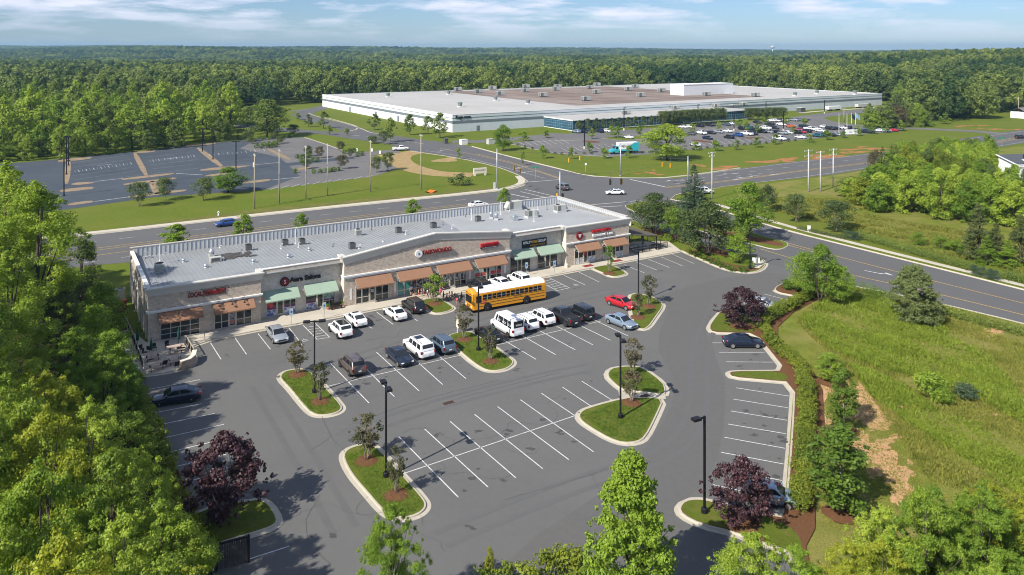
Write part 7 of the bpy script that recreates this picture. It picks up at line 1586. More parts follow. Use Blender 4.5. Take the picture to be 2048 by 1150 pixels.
# ------------------------------------------------------------------ trucks
def wheels(t, xs, hw_, r=.45, w_=.28):
    tm, rm = wheel_meshes(r, w_)
    for x in xs:
        for sd_ in (-1, 1): wl = link('wheel', tm, t, (x, sd_ * (hw_ - w_ / 2), r)); link('rim', rm, wl)
p = G(1247, 307); t = thing('box_truck', 'turquoise and white box truck with company lettering on its side', 'truck', (p.x, p.y, .03), R(196))
M_TURQ = mat('turquoise_panel', (.03, .36, .42), rough=.5, var=.04)
MB().box(-5.2, 2.2, -1.25, 1.25, 1.0, 3.9).obj('cargo_box', M_WALLW, t)
ys = 1.262
for sd_ in (-1, 1):
    m = MB(); m.face([(-5.2, sd_ * ys, 1.0), (.6, sd_ * ys, 1.0), (-3.6, sd_ * ys, 3.9), (-5.2, sd_ * ys, 3.9)] if sd_ > 0 else [(-5.2, sd_ * ys, 3.9), (-3.6, sd_ * ys, 3.9), (.6, sd_ * ys, 1.0), (-5.2, sd_ * ys, 1.0)]); m.face([(-5.2, sd_ * (ys + .003), 1.0), (2.2, sd_ * (ys + .003), 1.0), (2.2, sd_ * (ys + .003), 1.7), (-5.2, sd_ * (ys + .003), 1.4)]); m.obj('side_panel', M_TURQ, t)
lettering('Rugs.com', 1.5, M_SBLK, t, (-.3, ys + .02, 2.95), (R(90), 0, R(180)), width=4.6, extrude=.01)
m = MB(); sec = lambda x, z: [(x, -1.1, .55), (x, -1.15, z * .6), (x, -1.0, z), (x, 1.0, z), (x, 1.15, z * .6), (x, 1.1, .55)]
m.grid([sec(2.25, 2.75), sec(3.2, 2.75), sec(3.9, 1.75), sec(5.0, 1.55), sec(5.3, 1.2)], 0, False); m.face(sec(2.25, 2.75)); m.face(list(reversed(sec(5.3, 1.2)))); m.obj('cab', PAINT['turquoise'], t)
m = MB(); m.face([(3.27, -.9, 2.68), (3.86, -.98, 1.85), (3.86, .98, 1.85), (3.27, .9, 2.68)][::-1]); m.obj('windscreen', GLASS, t).location = (.02, 0, .02)
for sd_ in (-1, 1): MB().box(2.5, 3.3, sd_ * 1.02 - .13, sd_ * 1.02 + .13, 1.75, 2.45).obj('window', GLASS, t)
MB().box(-5.2, 4.6, -.9, .9, .6, .99).obj('chassis', TRIM, t); MB().box(5.25, 5.45, -1.15, 1.15, .5, .8).obj('bumper', CHROME, t); wheels(t, (4.1, -3.2), 1.2, .48)
p = G(1830, 304); t = thing('dump_truck', 'white flatbed truck pulling a dark trailer along the main road', 'truck', (p.x, p.y, .03), R(203))
m = MB(); sec = lambda x, z: [(x, -1.0, .6), (x, -1.05, z * .6), (x, -.92, z), (x, .92, z), (x, 1.05, z * .6), (x, 1.0, .6)]
m.grid([sec(2.6, 2.1), sec(4.0, 2.1), sec(4.7, 1.4), sec(6.1, 1.25), sec(6.3, .95)], 0, False); m.face(sec(2.6, 2.1)); m.face(list(reversed(sec(6.3, .95)))); m.obj('cab', PAINT['white'], t)
for sd_ in (-1, 1): MB().box(2.9, 4.1, sd_ * .95 - .1, sd_ * .95 + .1, 1.4, 1.95).obj('window', GLASS, t)
MB().face([(4.08, -.85, 2.06), (4.08, .85, 2.06), (4.68, .92, 1.48), (4.68, -.92, 1.48)]).obj('windscreen', GLASS, t)
m = MB(); m.box(-1.2, 2.5, -1.1, 1.1, .75, .95); m.box(-1.2, 2.5, 1.0, 1.1, .952, 1.9); m.box(-1.2, 2.5, -1.1, -1.0, .952, 1.9); m.box(2.3, 2.5, -.998, .998, .952, 2.5); m.box(2.3, 3.5, -.9, .9, 2.3, 2.5); m.obj('load_bed', TRIM, t); m = MB(); m.box(-7.5, -1.8, -1.1, 1.1, .6, .85); m.box(-7.5, -2.0, 1.0, 1.1, .852, 1.7); m.box(-7.5, -2, -1.1, -1.0, .852, 1.7); m.box(-2, -1.0, -.1, .1, .6, .75); m.obj('trailer_bed', TRIM, t); wheels(t, (5.2, .3, -4.2, -5.2), 1.05, .42)
# ------------------------------------------------------------------ people
SKIN = [mat('skin_light', (.50, .30, .21), rough=.6, var=.04), mat('skin_brown', (.22, .115, .07), rough=.6, var=.04)]
HAIR = [mat('hair_brown', (.045, .025, .014), rough=.7), mat('hair_black', (.012, .010, .010), rough=.6), mat('hair_blond', (.30, .19, .08), rough=.7)]
def cloth(n, c): return mat('cloth_' + n, c, rough=.9, var=.08, scale=6)
CL = {n: cloth(n, c) for n, c in (('white', (.66, .66, .66)), ('blue', (.05, .14, .34)), ('paleblue', (.34, .44, .56)), ('pink', (.62, .10, .20)), ('red', (.45, .03, .04)), ('black', (.02, .02, .024)), ('navy', (.02, .03, .08)), ('grey', (.22, .22, .23)), ('tan', (.40, .28, .18)), ('green', (.06, .18, .09)))}
def skin_obj(name, verts, edges, rads, m, parent, root=0, sub=1):
    me = bpy.data.meshes.new(name); me.from_pydata(verts, edges, []); me.materials.append(m)
    o = link(name, me, parent); o.modifiers.new('skin', 'SKIN'); o.modifiers.new('smooth', 'SUBSURF').levels = sub; o.modifiers['smooth'].render_levels = sub
    for i_, r in enumerate(rads):
        sv = me.skin_vertices[0].data[i_]; sv.radius = (r, r) if not isinstance(r, tuple) else r; sv.use_root = (i_ == root)
    for m_ in o.modifiers: 
        if m_.type == 'SKIN': m_.use_smooth_shade = True
    dg = bpy.context.evaluated_depsgraph_get(); me2 = bpy.data.meshes.new_from_object(o.evaluated_get(dg)); me2.name = name
    o.modifiers.clear(); o.data = me2; return o
def pose(kind):
    """joints of a 1.7 m figure facing +x; right and left arm and leg"""
    st = {'stand': (.0, .0, .1, -.05), 'walk': (.28, -.25, .35, -.3), 'wave': (.05, -.05, .1, 2.3), 'hold': (.0, .04, .9, .8)}[kind]
    V = [(0, 0, .95), (.0, 0, 1.12), (.01, 0, 1.30), (.0, 0, 1.42), (.01, 0, 1.50), (.02, 0, 1.56), (.035, 0, 1.63), (.02, 0, 1.70)]; r = [(.15, .11), (.135, .10), (.155, .11), (.09, .075), (.055, .055), (.075, .085), (.085, .10), (.06, .07)]
    E = [(i_, i_ + 1) for i_ in range(7)]
    V.append((.125, 0, 1.60)); r.append((.016, .016)); E.append((6, 8))                      # nose
    for sd_ in (-1, 1): V.append((.02, sd_ * .095, 1.61)); r.append((.014, .02)); E.append((6, len(V) - 1))   # ears
    for sd_, sw in ((1, st[0]), (-1, st[1])):
        i0 = len(V); k = Vector((math.sin(sw) * .43, sd_ * .10, .95 - .07 - math.cos(sw) * .43 + .04)); a = Vector((k.x + math.sin(sw - .12 * (sw != 0)) * .42, sd_ * .11, max(.07, k.z - .41)))
        V += [(0, sd_ * .09, .88), tuple(k), tuple(a), (a.x + .17, sd_ * .125, .035)]; r += [(.095, .095), (.062, .062), (.042, .042), (.035, .045)]
        E += [(0, i0), (i0, i0 + 1), (i0 + 1, i0 + 2), (i0 + 2, i0 + 3)]
    for sd_, sw in ((1, st[2]), (-1, st[3])):
        i0 = len(V); s_ = Vector((0, sd_ * .19, 1.39)); e = s_ + Vector((math.sin(sw) * .28, sd_ * .05, -math.cos(sw) * .28)); f = sw + .35; w_ = e + Vector((math.sin(f) * .25, sd_ * -.0, -math.cos(f) * .25)); h_ = w_ + Vector((math.sin(f) * .075, 0, -math.cos(f) * .075))
        V += [tuple(s_), tuple(e), tuple(w_), tuple(h_)]; r += [(.058, .055), (.042, .042), (.030, .030), (.040, .018)]; E += [(3, i0), (i0, i0 + 1), (i0 + 1, i0 + 2), (i0 + 2, i0 + 3)]
        d = (h_ - w_).normalized(); sx = d.cross(Vector((0, 1, 0))).normalized()
        for j, (off, ln) in enumerate(((-.03, .065), (-.01, .078), (.01, .074), (.028, .058))):
            b = len(V); p1 = h_ + sx * off + d * .03; p2 = p1 + d * ln * .6; p3 = p2 + d * ln * .4 + Vector((0, -sd_ * .02, 0)); V += [tuple(p2), tuple(p3)]; r += [(.009, .009), (.007, .007)]; E += [(i0 + 3, b), (b, b + 1)]
        b = len(V); p1 = w_ + d * .03 - sx * .05; V += [tuple(p1), tuple(p1 + d * .035 - sx * .01)]; r += [(.011, .011), (.008, .008)]; E += [(i0 + 2, b), (b, b + 1)]
    return V, E, r
BODY = {}
def person(px, py, hgt, ang, kind, top, bottom, label, skin=0, hair=0, long_hair=False, dress=False, z=.14):
    p = G(px, py, z); t = thing('person', label, 'person', (p.x, p.y, z), ang, 'people at the shops'); t.scale = (hgt / 1.74,) * 3
    if kind not in BODY:
        V, E, r = pose(kind); b = skin_obj('body', V, E, r, SKIN[0], t, 0, 1)
        i_ = 11
        tp = skin_obj('shirt', [V[1], V[2], (V[3][0], 0, 1.40), V[19], V[20], tuple(Vector(V[19]).lerp(Vector(V[20]), .7))][:3] + [V[19], tuple(Vector(V[19]).lerp(Vector(V[20]), .75))] + [V[19 + 14], tuple(Vector(V[33]).lerp(Vector(V[34]), .75))] + [(0, 0, .93)], [(7, 0), (0, 1), (1, 2), (2, 3), (3, 4), (2, 5), (5, 6)], [(.155, .12), (.175, .13), (.10, .09), (.072, .07), (.062, .06), (.072, .07), (.062, .06), (.165, .125)], CL['white'], t, 1, 1)
        sh = skin_obj('shorts', [(0, 0, .97), V[11], tuple(Vector(V[11]).lerp(Vector(V[12]), .8)), V[15], tuple(Vector(V[15]).lerp(Vector(V[16]), .8))], [(0, 1), (1, 2), (0, 3), (3, 4)], [(.165, .125), (.112, .11), (.09, .09), (.112, .11), (.09, .09)], CL['navy'], t, 0, 1)
        hr = skin_obj('hair', [(-.035, 0, 1.60), (-.005, 0, 1.70), (-.045, 0, 1.52)], [(0, 1), (0, 2)], [(.088, .10), (.085, .085), (.06, .075)], HAIR[0], t, 0, 1)
        BODY[kind] = (b.data, tp.data, sh.data, hr.data); parts = (b, tp, sh, hr)
    else: parts = tuple(link(n, d, t) for n, d in zip(('body', 'shirt', 'shorts', 'hair'), BODY[kind]))
    for o, m in zip(parts, (SKIN[skin], CL[top], CL[bottom], HAIR[hair])): o.material_slots[0].link = 'OBJECT'; o.material_slots[0].material = m
    if dress: MB().lathe([(.15, 1.1), (.19, .9), (.27, .55), (.26, .53)], (0, 0), 12).obj('skirt', CL[top], t, smooth=True)
for a in ((822.5, 591.5, 1.65, 2.4, 'stand', 'white', 'navy', 'person in a white top by the teal window'), (829, 590, 1.75, 1.2, 'walk', 'blue', 'grey', 'person in a bright blue shirt by the dark shop windows'), (837, 594, 1.2, .4, 'stand', 'tan', 'red', 'child in tan and red among the group'), (848, 593, 1.3, 3.0, 'walk', 'paleblue', 'red', 'child in pale blue walking past the windows'), (855, 597.5, 1.55, .2, 'walk', 'white', 'red', 'person with bare legs stepping onto the grass island'), (860, 594.5, 1.25, 5.6, 'stand', 'red', 'black', 'child in red behind the little tree'), (842.5, 589.5, 1.2, 4.0, 'stand', 'red', 'navy', 'child in red close to the shop window'), (865.5, 593, 1.3, 1.0, 'walk', 'grey', 'navy', 'child in grey behind the little tree trunk')):
    person(*a, hair=rng.randrange(3))
person(880.5, 591.5, 1.68, -.6, 'hold', 'pink', 'pink', 'person in a pink outfit standing alone between island and door', dress=True)
for a in ((887, 600, 1.3, 0.2, 'stand', 'black', 'black', 'child in black at the kerb behind the bus nose'), (893.5, 602, 1.25, .3, 'walk', 'grey', 'black', 'child in grey walking to the bus'), (899, 600.5, 1.35, .1, 'stand', 'pink', 'black', 'child in pale pink waiting near the bus'), (904, 600, 1.35, .5, 'stand', 'red', 'black', 'child in dark red waiting near the bus'), (909.5, 603.5, 1.3, 3.6, 'walk', 'navy', 'navy', 'child in navy near the bus door'), (913.5, 613.5, 1.5, 1.0, 'walk', 'pink', 'tan', 'person in pink and tan at the bus nose'), (919.5, 611.5, 1.4, 2.0, 'stand', 'green', 'grey', 'child in green and grey at the bus nose'), (923, 606, 1.6, 3.0, 'stand', 'navy', 'navy', 'adult in navy beside the bus windscreen')):
    person(*a, z=.02, hair=rng.randrange(3), skin=rng.randrange(2))

# ------------------------------------------------------------------ trees and shrubs one by one
CG = 'small crape myrtles on the islands'
for bx, by, ty, w_, l in ((595, 749, 686, 44, 'small bronze leaved tree at the head of the first island'), (640, 803, 729, 38, 'small bronze leaved tree at the foot of the first island'), (733, 922, 832, 62, 'small bronze leaved tree at the head of the lower island'), (793, 990, 896, 42, 'small bronze leaved tree at the foot of the lower island'), (928, 679, 613, 36, 'small tree at the head of the middle island beside the cream sign'), (981, 722, 656, 36, 'small tree at the foot of the middle island in front of the black saloon'), (1265, 751, 679, 40, 'small tree on the upper half of the split island'), (1263, 806, 744, 42, 'small bronze tree on the lower half of the split island'), (1276, 634, 589, 24, 'small tree between the red and the pale blue car'), (1298, 612, 553, 30, 'small tree at the far tip of the red car island'), (1219, 546, 493, 20, 'small green tree before the end shop'), (869.5, 607, 552, 38, 'small tree among the people')):
    tree_px('crape', bx, by, ty, w_, l, CG, z=.12, crown_mat='maple' if 'green tree' in l or 'people' in l else None); mulch(bx, by + 2, 1.05)
tree_px('redbud', 447, 1040, 868, 146, 'largest purple leaved tree at the shady corner island', z=.1, var=0); tree_px('redbud', 1485, 1050, 921, 116, 'lower purple leaved tree in front of the pale blue car', z=.1, var=1); tree_px('redbud', 1484, 652, 577, 88, 'upper purple leaved tree in front of the silver saloon', z=.1, var=2)
mulch(1484, 654, 1.5); mulch(1485, 1052, 1.3)
plant('cone', 7.6, 50, 10.2, 2.7, 'tall bright green young maple at the bottom of the lot', var=0); plant('wood_low', -7.4, 47.2, 8.6, 2.2, 'open branched young maple at the bottom edge beside the lower island', var=1, crown_mat='maple', name='young_maple')
plant('column', -1.5, 51.5, 3.2, .35, 'thin yellow sapling at the bottom edge', crown_mat='yellow', var=2)
for i_, (x, y, h) in enumerate([(-1.9, 51, 2.0), (-.4, 51.5, 2.2), (1.0, 51.2, 2.3), (2.4, 51.8, 2.4), (3.6, 52.4, 2.5), (4.9, 52.2, 2.4), (.2, 50.2, 1.8), (1.8, 50, 2), (4.2, 50.5, 2.2)]): plant('ball', x, y, h, h * .55, 'clipped round shrub in the row at the bottom edge', 'round shrubs at the bottom edge', crown_mat='shrub')
for bx, by, ty, w_, l in ((1662, 764, 706, 42, 'small bright columnar tree nearest to the rough grass'), (1687, 862, 738, 46, 'slim columnar tree in the middle of the row along the hedge'), (1681, 1027, 850, 92, 'broad leafy columnar tree at the end of the row along the hedge')): tree_px('column', bx, by, ty, w_ * 1.1, l, crown_mat='bright' if 'bright' in l else 'box'); mulch(bx, by + 2, 1.4)
tree_px('pine', 1830, 642, 531, 84, 'dense pine tree beside the side road', var=0); tree_px('spruce', 1388, 446, 328, 92, 'blue green spruce behind the shops corner', var=0)
tree_px('maple', 1498, 484, 364, 84, 'bright green maple on the median', z=.1, crown_mat='maple', var=0)
tree_px('bigcrape', 1308, 472, 388, 92, 'dark spreading crape myrtle nearest to the shops', z=.1, var=0); tree_px('bigcrape', 1415, 512, 405, 118, 'largest dark spreading crape myrtle by the iron fence', z=.1, var=1)
tree_px('oval', 1352, 484, 419, 48, 'bright green pear tree between the two dark crape myrtles', z=.1); tree_px('oval', 1478, 525, 470, 48, 'rounded green pear tree beside the entrance lamp post', z=.1, crown_mat='maple'); tree_px('young', 1393, 502, 472, 20, 'thin young tree in front of the biggest crape myrtle', z=.1)
for bx, by, ty, w_, l in ((1640, 606, 490, 84, 'broad green tree at the entrance corner, its main crown'), (1605, 590, 508, 56, 'smaller green tree leaning over the entrance drive'), (1672, 607, 528, 66, 'low green tree on the road side of the entrance corner')): tree_px('bigcrape', bx, by, ty, w_, l, crown_mat='maple')
for bx, by, ty, w_, l in ((1536, 424, 370, 40, 'dark globe tree hidden behind the bright maple'), (1593, 444, 389, 50, 'dark globe tree standing alone between its two neighbours'), (1674, 464, 402, 64, 'dark globe tree nearest to the long hedge')): tree_px('globe', bx, by, ty, w_, l)
for i_, (px, py) in enumerate([(1378, 505), (1391, 511), (1402, 514), (1411, 519), (1422, 524), (1433, 528), (1444, 533), (1455, 537), (1466, 540), (1481, 541), (1490, 542), (1405, 505)]): plant('ball', *G(px, py + 4), .95, .62, 'small clipped round shrub in the row along the kerb', 'round shrubs along the kerb', z=.12)
for px, py in ((1500, 533), (1568, 573), (1576, 575), (1585, 577), (1595, 578), (1604, 580), (1612, 583)): plant('ball', *G(px, py + 4), 1.3, .95, 'clipped round shrub at the entrance', 'round shrubs at the entrance', z=.12)
# hedge row along the right of the lot
hp = [(1650, 586), (1633, 592), (1602, 606), (1577, 620), (1550, 634), (1528, 648), (1524, 662), (1534, 676), (1546, 690), (1558, 704), (1570, 716), (1588, 733), (1601, 747), (1609, 768), (1614, 800), (1614, 850), (1611, 900), (1608, 950), (1605, 1000), (1602, 1042)]
pts = [G(*q) for q in hp]; acc = 0; nxt = 0
for a, b in zip(pts, pts[1:]):
    L_ = (b - a).length
    while nxt <= acc + L_:
        q = a + (b - a) * ((nxt - acc) / L_); plant('shrub', q.x + rng.uniform(-.12, .12), q.y + rng.uniform(-.12, .12), rng.uniform(1.25, 1.65), rng.uniform(.85, 1.1), 'bushy yellow green shrub of the hedge along the parking edge', 'shrubs of the parking hedge', z=.1); nxt += 1.22
    acc += L_
# shrubs along the wood side of the lot
for px, py, h in ((284, 762, 1.4), (292, 790, 1.6), (298, 815, 1.7), (306, 842, 2.0), (312, 868, 2.2), (320, 895, 2.2), (330, 925, 2.2), (338, 952, 2.0), (350, 985, 2.0), (360, 1015, 2.1), (372, 1045, 2.2), (384, 1075, 2.2), (395, 1105, 2.2), (405, 1135, 2.4), (270, 740, 1.3), (262, 715, 1.2)):
    p = G(px - 12, py + 14); plant('shrub', p.x, p.y, h, h * .62, 'leafy shrub between the wood and the parking stalls', 'shrubs beside the wood')
# clipped hedges along the side road
def hedge(name, px, wd, h, label, leaf='box', per=38, lf=.17):
    p = densify(Gs(px), .55); nr = np.random.default_rng(int(px[0][0])); cl = []
    for q in p:
        for s_ in (-.5, 0, .5):
            cl.append((q.x - p[0].x + s_ * wd * .6 + nr.normal() * .05, q.y - p[0].y + nr.normal() * .08, h * .62, wd * .34, h * .40)); cl.append((q.x - p[0].x + s_ * wd * .6, q.y - p[0].y, h * .28, wd * .34, h * .3))
    V, F = leaf_cloud(nr, cl, per, lf); V[:, 2] = np.maximum(V[:, 2], .02)
    return tag(link(name, np_mesh(name, V, F, LEAF[leaf]), None, (p[0].x, p[0].y, 0)), label, 'hedge')
hedge('hedge', [(1712, 474), (1790, 497), (1870, 520), (1945, 541)], 1.9, 1.6, 'long clipped dark hedge beyond the side road', 'forest'); hedge('hedge', [(2010, 556), (2050, 567), (2120, 586)], 1.9, 1.6, 'short end of clipped hedge beyond the plumed grasses', 'forest')
hedge('hedge', [(1870, 624), (1960, 649), (2050, 673), (2150, 700)], 1.8, 1.4, 'long low hedge on the near side of the side road', 'forest'); hedge('hedge', [(1745, 590), (1792, 601)], 1.3, 1.2, 'short low hedge between the boxy shrub and the pine')
hedge('boxy_shrub', [(1722, 594), (1748, 606)], 2.4, 2.6, 'tall boxy clipped shrub near the entrance corner tree'); hedge('hedge', [(1600, 458), (1650, 470), (1690, 478)], 1.3, .7, 'low ragged hedge under the dark globe trees', 'dark')
for px, py in ((1692, 476), (1702, 478), (1713, 480), (1950, 548), (1966, 553), (1980, 557), (1992, 560)): plant('plume', *G(px, py), 1.5, 1.25, 'blue green plumed grass clump at the end of the long hedge' if px > 1800 else 'blue green plumed grass clump beside the dark globe tree', 'plumed grasses')
for px, py, ty, w_, l in ((1837, 490, 466, 28, 'low conical shrub nearest to the globe trees'), (1880, 502, 474, 32, 'low conical shrub in the middle behind the hedge'), (1914, 508, 480, 34, 'low conical shrub beside the tall cedar')): tree_px('oval', px, py, ty, w_, l, crown_mat='maple')
for px, py, ty, w_, l in ((1957, 520, 408, 74, 'tall bronze green cedar at the end of the field'), (2040, 530, 430, 60, 'cedar cut by the right edge of the picture'), (1992, 524, 446, 50, 'slim green conifer beside the tall cedar'), (1975, 530, 470, 44, 'low bright conifer at the foot of the tall cedar'), (2015, 536, 480, 46, 'bushy conifer between the two cedars')): tree_px('cedar', px, py, ty, w_, l, crown_mat='maple' if 'bright' in l or 'bushy' in l else None)
for px, py, ty, w_ in ((1867, 800, 750, 60), (1848, 780, 752, 40), (1890, 810, 775, 40), (1935, 800, 768, 44)): tree_px('shrub', px, py, ty, w_, 'leafy wild shrub growing in the rough field', 'wild shrubs in the field', crown_mat='blue' if px > 1900 else 'bright')
for i_, (x, y, h, r) in enumerate([(14.6, 46.6, 7.2, 2.8), (17.2, 46.6, 6.4, 2.4), (20.6, 47.0, 6.4, 2.1), (23.4, 48.6, 7.6, 2.5), (27.6, 50.4, 7.8, 2.7), (32, 51.5, 7.6, 2.8), (18.2, 44.6, 5.8, 2.2), (12.2, 44.2, 5.0, 1.8), (21.9, 45.6, 7.4, 2.4), (25.4, 47.4, 9.4, 2.6), (29.6, 48.4, 9.2, 2.7), (33.4, 49.5, 8.2, 2.6), (27.4, 44.0, 7.0, 2.4), (31.4, 45.0, 7.6, 2.4)]):
    plant('wood_low', x, y, h, r, 'leafy tree of the copse at the bottom corner', 'copse at the bottom corner', crown_mat=('bright', 'maple', 'yellowgreen')[i_ % 3])
for x, y, h in ((16.3, 45.9, 3.6), (20.2, 46.6, 4.2), (23.8, 48.6, 5.2), (27.6, 49.6, 5.0), (31.6, 51, 5.0), (35.2, 52.5, 5.2), (23.8, 44.4, 4.6), (29.3, 45.9, 5.2), (13.4, 45.6, 3.2), (34.8, 47.4, 5.4), (19.6, 43.4, 4)): plant('right', x, y, h, h * .48, 'low leafy bush of the copse at the bottom corner', 'low bushes of the copse', crown_mat=rng.choice(['bright', 'shrub', 'maple']), name='leafy_bush', cat='bush')
# the wood on the near side
WG = 'trees of the near wood'
wood = [('wood_tall', -61, 93, 22.5, 6.2), ('wood_tall', -53.5, 86.5, 21.5, 6), ('wood_tall', -68, 101, 20, 6), ('wood_tall', -58.5, 79, 20.5, 6), ('wood_tall', -64, 86, 22, 6), ('wood_tall', -50.5, 77, 16, 4.6), ('wood_tall', -72, 108, 19, 6), ('wood_tall', -75, 96, 19, 6), ('wood_tall', -78, 112, 17, 5),
        ('wood_tall', -54, 70, 17, 5.4), ('wood_tall', -47.5, 66.5, 20, 5), ('wood_tall', -45, 60, 19, 5), ('wood_tall', -52, 63, 21, 5.4), ('wood_tall', -40.5, 53.5, 17, 4.6), ('wood_low', -41, 66, 10, 3.4), ('wood_low', -38.5, 72.5, 8.5, 3), ('wood_low', -43, 76, 9, 3.2), ('wood_low', -41, 58, 13, 4), ('wood_low', -36, 59.5, 11.5, 3.8), ('wood_low', -31.5, 60.5, 9, 3.2), ('wood_low', -35, 53, 14, 4.2), ('wood_low', -30, 54.5, 11.5, 3.8), ('wood_low', -26, 52.5, 9.2, 3.2),
        ('wood_low', -29, 48, 14, 4.2), ('wood_low', -24.5, 47, 12, 3.8), ('wood_low', -20.8, 45.6, 9.6, 3.2), ('wood_low', -33, 46, 16, 4.2), ('wood_low', -25.5, 41.5, 14, 4), ('wood_low', -20.5, 40.5, 12, 3.7), ('wood_low', -16.5, 40, 9.5, 3.2), ('wood_low', -27, 36.5, 16, 4), ('wood_low', -21, 35.5, 14, 3.9), ('wood_low', -38, 47.5, 16, 4.4)]
rw = random.Random(4)
for kd, x, y, h, r in wood: plant(kd, x, y, h, r, 'tall airy yellow green tree of the wood beside the shops' if kd == 'wood_tall' else 'lower bright leafy tree of the wood beside the parking stalls', WG, crown_mat=rw.choice(['bright', 'bright', 'wood'] if kd == 'wood_tall' else ['bright', 'wood', 'yellowgreen', 'bright', 'maple', 'bright', 'wood']))
for bx, by, ty, w_, l in ((163, 640, 476, 70, 'dark conifer at the edge of the tall wood'), (205, 700, 565, 84, 'dark young tree beside the left flank of the shops'), (190, 760, 610, 80, 'dark young tree below the gas cabinet'), (225, 790, 660, 84, 'dark young tree next to the terrace railing'), (120, 690, 560, 76, 'dark young tree behind the conifer'), (255, 830, 730, 70, 'dark young tree at the corner of the terrace'), (170, 860, 730, 90, 'dark young tree inside the gap of the wood')): tree_px('wood_dark', bx, by, ty, w_, l, crown_mat='dark' if 'conifer' in l else None)
for bx, by, ty, w_, l in ((353, 512, 448, 46, 'ragged young tree behind the near end of the shops'), (487, 492, 428, 36, 'young tree behind the shops beside the blue car'), (603, 474, 426, 26, 'small young tree behind the shops'), (826, 450, 398, 28, 'leafy young tree behind the gable'), (1008, 424, 376, 22, 'young tree behind the largest rooftop unit')): tree_px('column', bx, by, ty, w_, l)
# street and lot trees beyond the road
for bx, by, ty, w_, l, m in ((279, 413, 364, 40, 'dark globe tree on the lawn, farthest from the utility poles', None), (329, 401, 355, 36, 'dark globe tree second along the lawn of the old lot', None), (408, 401, 356, 42, 'dark globe tree beside the spreading lawn tree', None), (776, 341, 305, 24, 'dark globe tree by the old lot entrance, the nearer to the soil path', None), (753, 345, 314, 22, 'dark globe tree by the old lot entrance, the farther from the soil path', None), (684, 338, 310, 22, 'bronze globe tree at the row of round shrubs', 'crape'), (639, 316, 293, 18, 'bronze globe tree in the old lot', 'crape'), (617, 313, 291, 18, 'dark globe tree in the old lot', None), (681, 303, 283, 18, 'bronze globe tree at the edge of the old lot', 'crape'), (700, 315, 297, 14, 'tiny dark globe tree by the drive', None), (746, 287, 271, 24, 'dark globe tree before the junction of drives', None), (768, 289, 262, 20, 'slim dark globe tree by the drive', None), (612, 338, 318, 18, 'low globe tree among the round shrubs', None), (498, 283, 262, 26, 'dark globe tree below the big oak of the old lot', None), (548, 278, 263, 18, 'small globe tree beside the big oak', None), (587, 271, 249, 22, 'dark globe tree between the big oak and the lawn', None), (505, 287, 275, 20, 'low globe tree at the corner of the old lot', None), (561, 287, 272, 18, 'small globe tree by the round shrubs of the old lot', None)):
    tree_px('globe', bx, by, ty, w_, l, crown_mat=m)
tree_px('maple', 457, 385, 334, 66, 'spreading green tree on the lawn of the old lot', crown_mat='maple'); tree_px('maple', 1334, 321, 247, 88, 'big round bright tree before the warehouse lot', var=1); tree_px('maple', 534, 275, 198, 84, 'big oak at the end of the old lot', crown_mat='forest', var=2); tree_px('maple', 495, 258, 212, 40, 'smaller oak behind the big oak', crown_mat='forest', var=0)
tree_px('maple', 1006, 302, 249, 36, 'leafy tree beside the warehouse drive', crown_mat='maple')
for bx, by, ty, w_ in ((617, 254, 229, 16), (647, 257, 223, 20), (659, 270, 250, 12), (693, 271, 256, 10), (749, 260, 228, 22), (780, 285, 235, 24), (820, 270, 228, 22), (856, 268, 232, 24), (880, 276, 226, 30), (596, 240, 226, 12)): tree_px('young', bx, by, ty, w_, 'slim open young tree on the lawn below the warehouse', 'young trees below the warehouse', crown_mat='forest')
for bx, by, ty, w_ in ((917, 318, 296, 10), (1046, 283, 262, 22), (1091, 276, 260, 16)): tree_px('young', bx, by, ty, w_, 'small young tree beside the warehouse drive', 'young trees beside the drive')
for bx, by, ty, w_ in ((1046, 331, 303, 8), (1086, 317, 290, 15), (1142, 318, 295, 14), (1208, 317, 295, 16), (1258, 316, 292, 16), (1391, 301, 283, 15), (1431, 302, 280, 16), (1473, 300, 280, 15), (1514, 295, 274, 15), (1551, 289, 268, 15), (1619, 285, 268, 14), (1654, 280, 260, 16), (1687, 276, 262, 12), (1716, 272, 252, 13), (1746, 268, 250, 14), (1772, 266, 244, 15), (1802, 262, 240, 14)): tree_px('young', bx, by, ty, w_, 'small bright young tree in the row below the warehouse lot', 'row of young trees below the lot')
for bx, by, ty, w_ in ((1179, 305, 284, 14), (1184, 278, 257, 14), (1223, 275, 252, 16), (1235, 276, 252, 16), (1279, 272, 250, 14), (1384, 268, 246, 12), (1438, 262, 240, 10), (1480, 256, 238, 16), (1516, 266, 245, 14), (1529, 250, 237, 12), (1573, 250, 234, 12), (1608, 252, 236, 13), (1585, 268, 252, 10), (1492, 262, 240, 12)): tree_px('young', bx, by, ty, w_, 'small bright tree among the cars of the warehouse lot', 'young trees in the warehouse lot')
for bx, by, ty in ((1159, 262, 240), (1176, 261, 237), (1193, 260, 236), (1208, 259, 237), (1224, 258, 236), (1239, 257, 235), (1257, 256, 234), (1271, 255, 233), (1287, 254, 232), (1303, 253, 231)): tree_px('young', bx, by, ty, 13, 'slim clipped tree against the office glass', 'clipped trees before the office', crown_mat='dark')
for k in range(12): bx = 1325 + k * 11; tree_px('globe', bx, 251 - k * .6, 222 - k * .6, 22, 'dark rounded tree in the dense row before the office', 'dense row before the office')
for k in range(8): bx = 1496 + k * 10; tree_px('globe', bx, 240 - k * .3, 216 - k * .2, 20, 'dark rounded tree of the row at the far end of the office', 'row at the far end of the office')
for bx, by, ty, w_, l in ((922, 371, 347, 38, 'dark low bushy shrub on the corner lawn'), ): tree_px('ball', bx, by, ty, w_, l, crown_mat='dark', name='round_shrub')
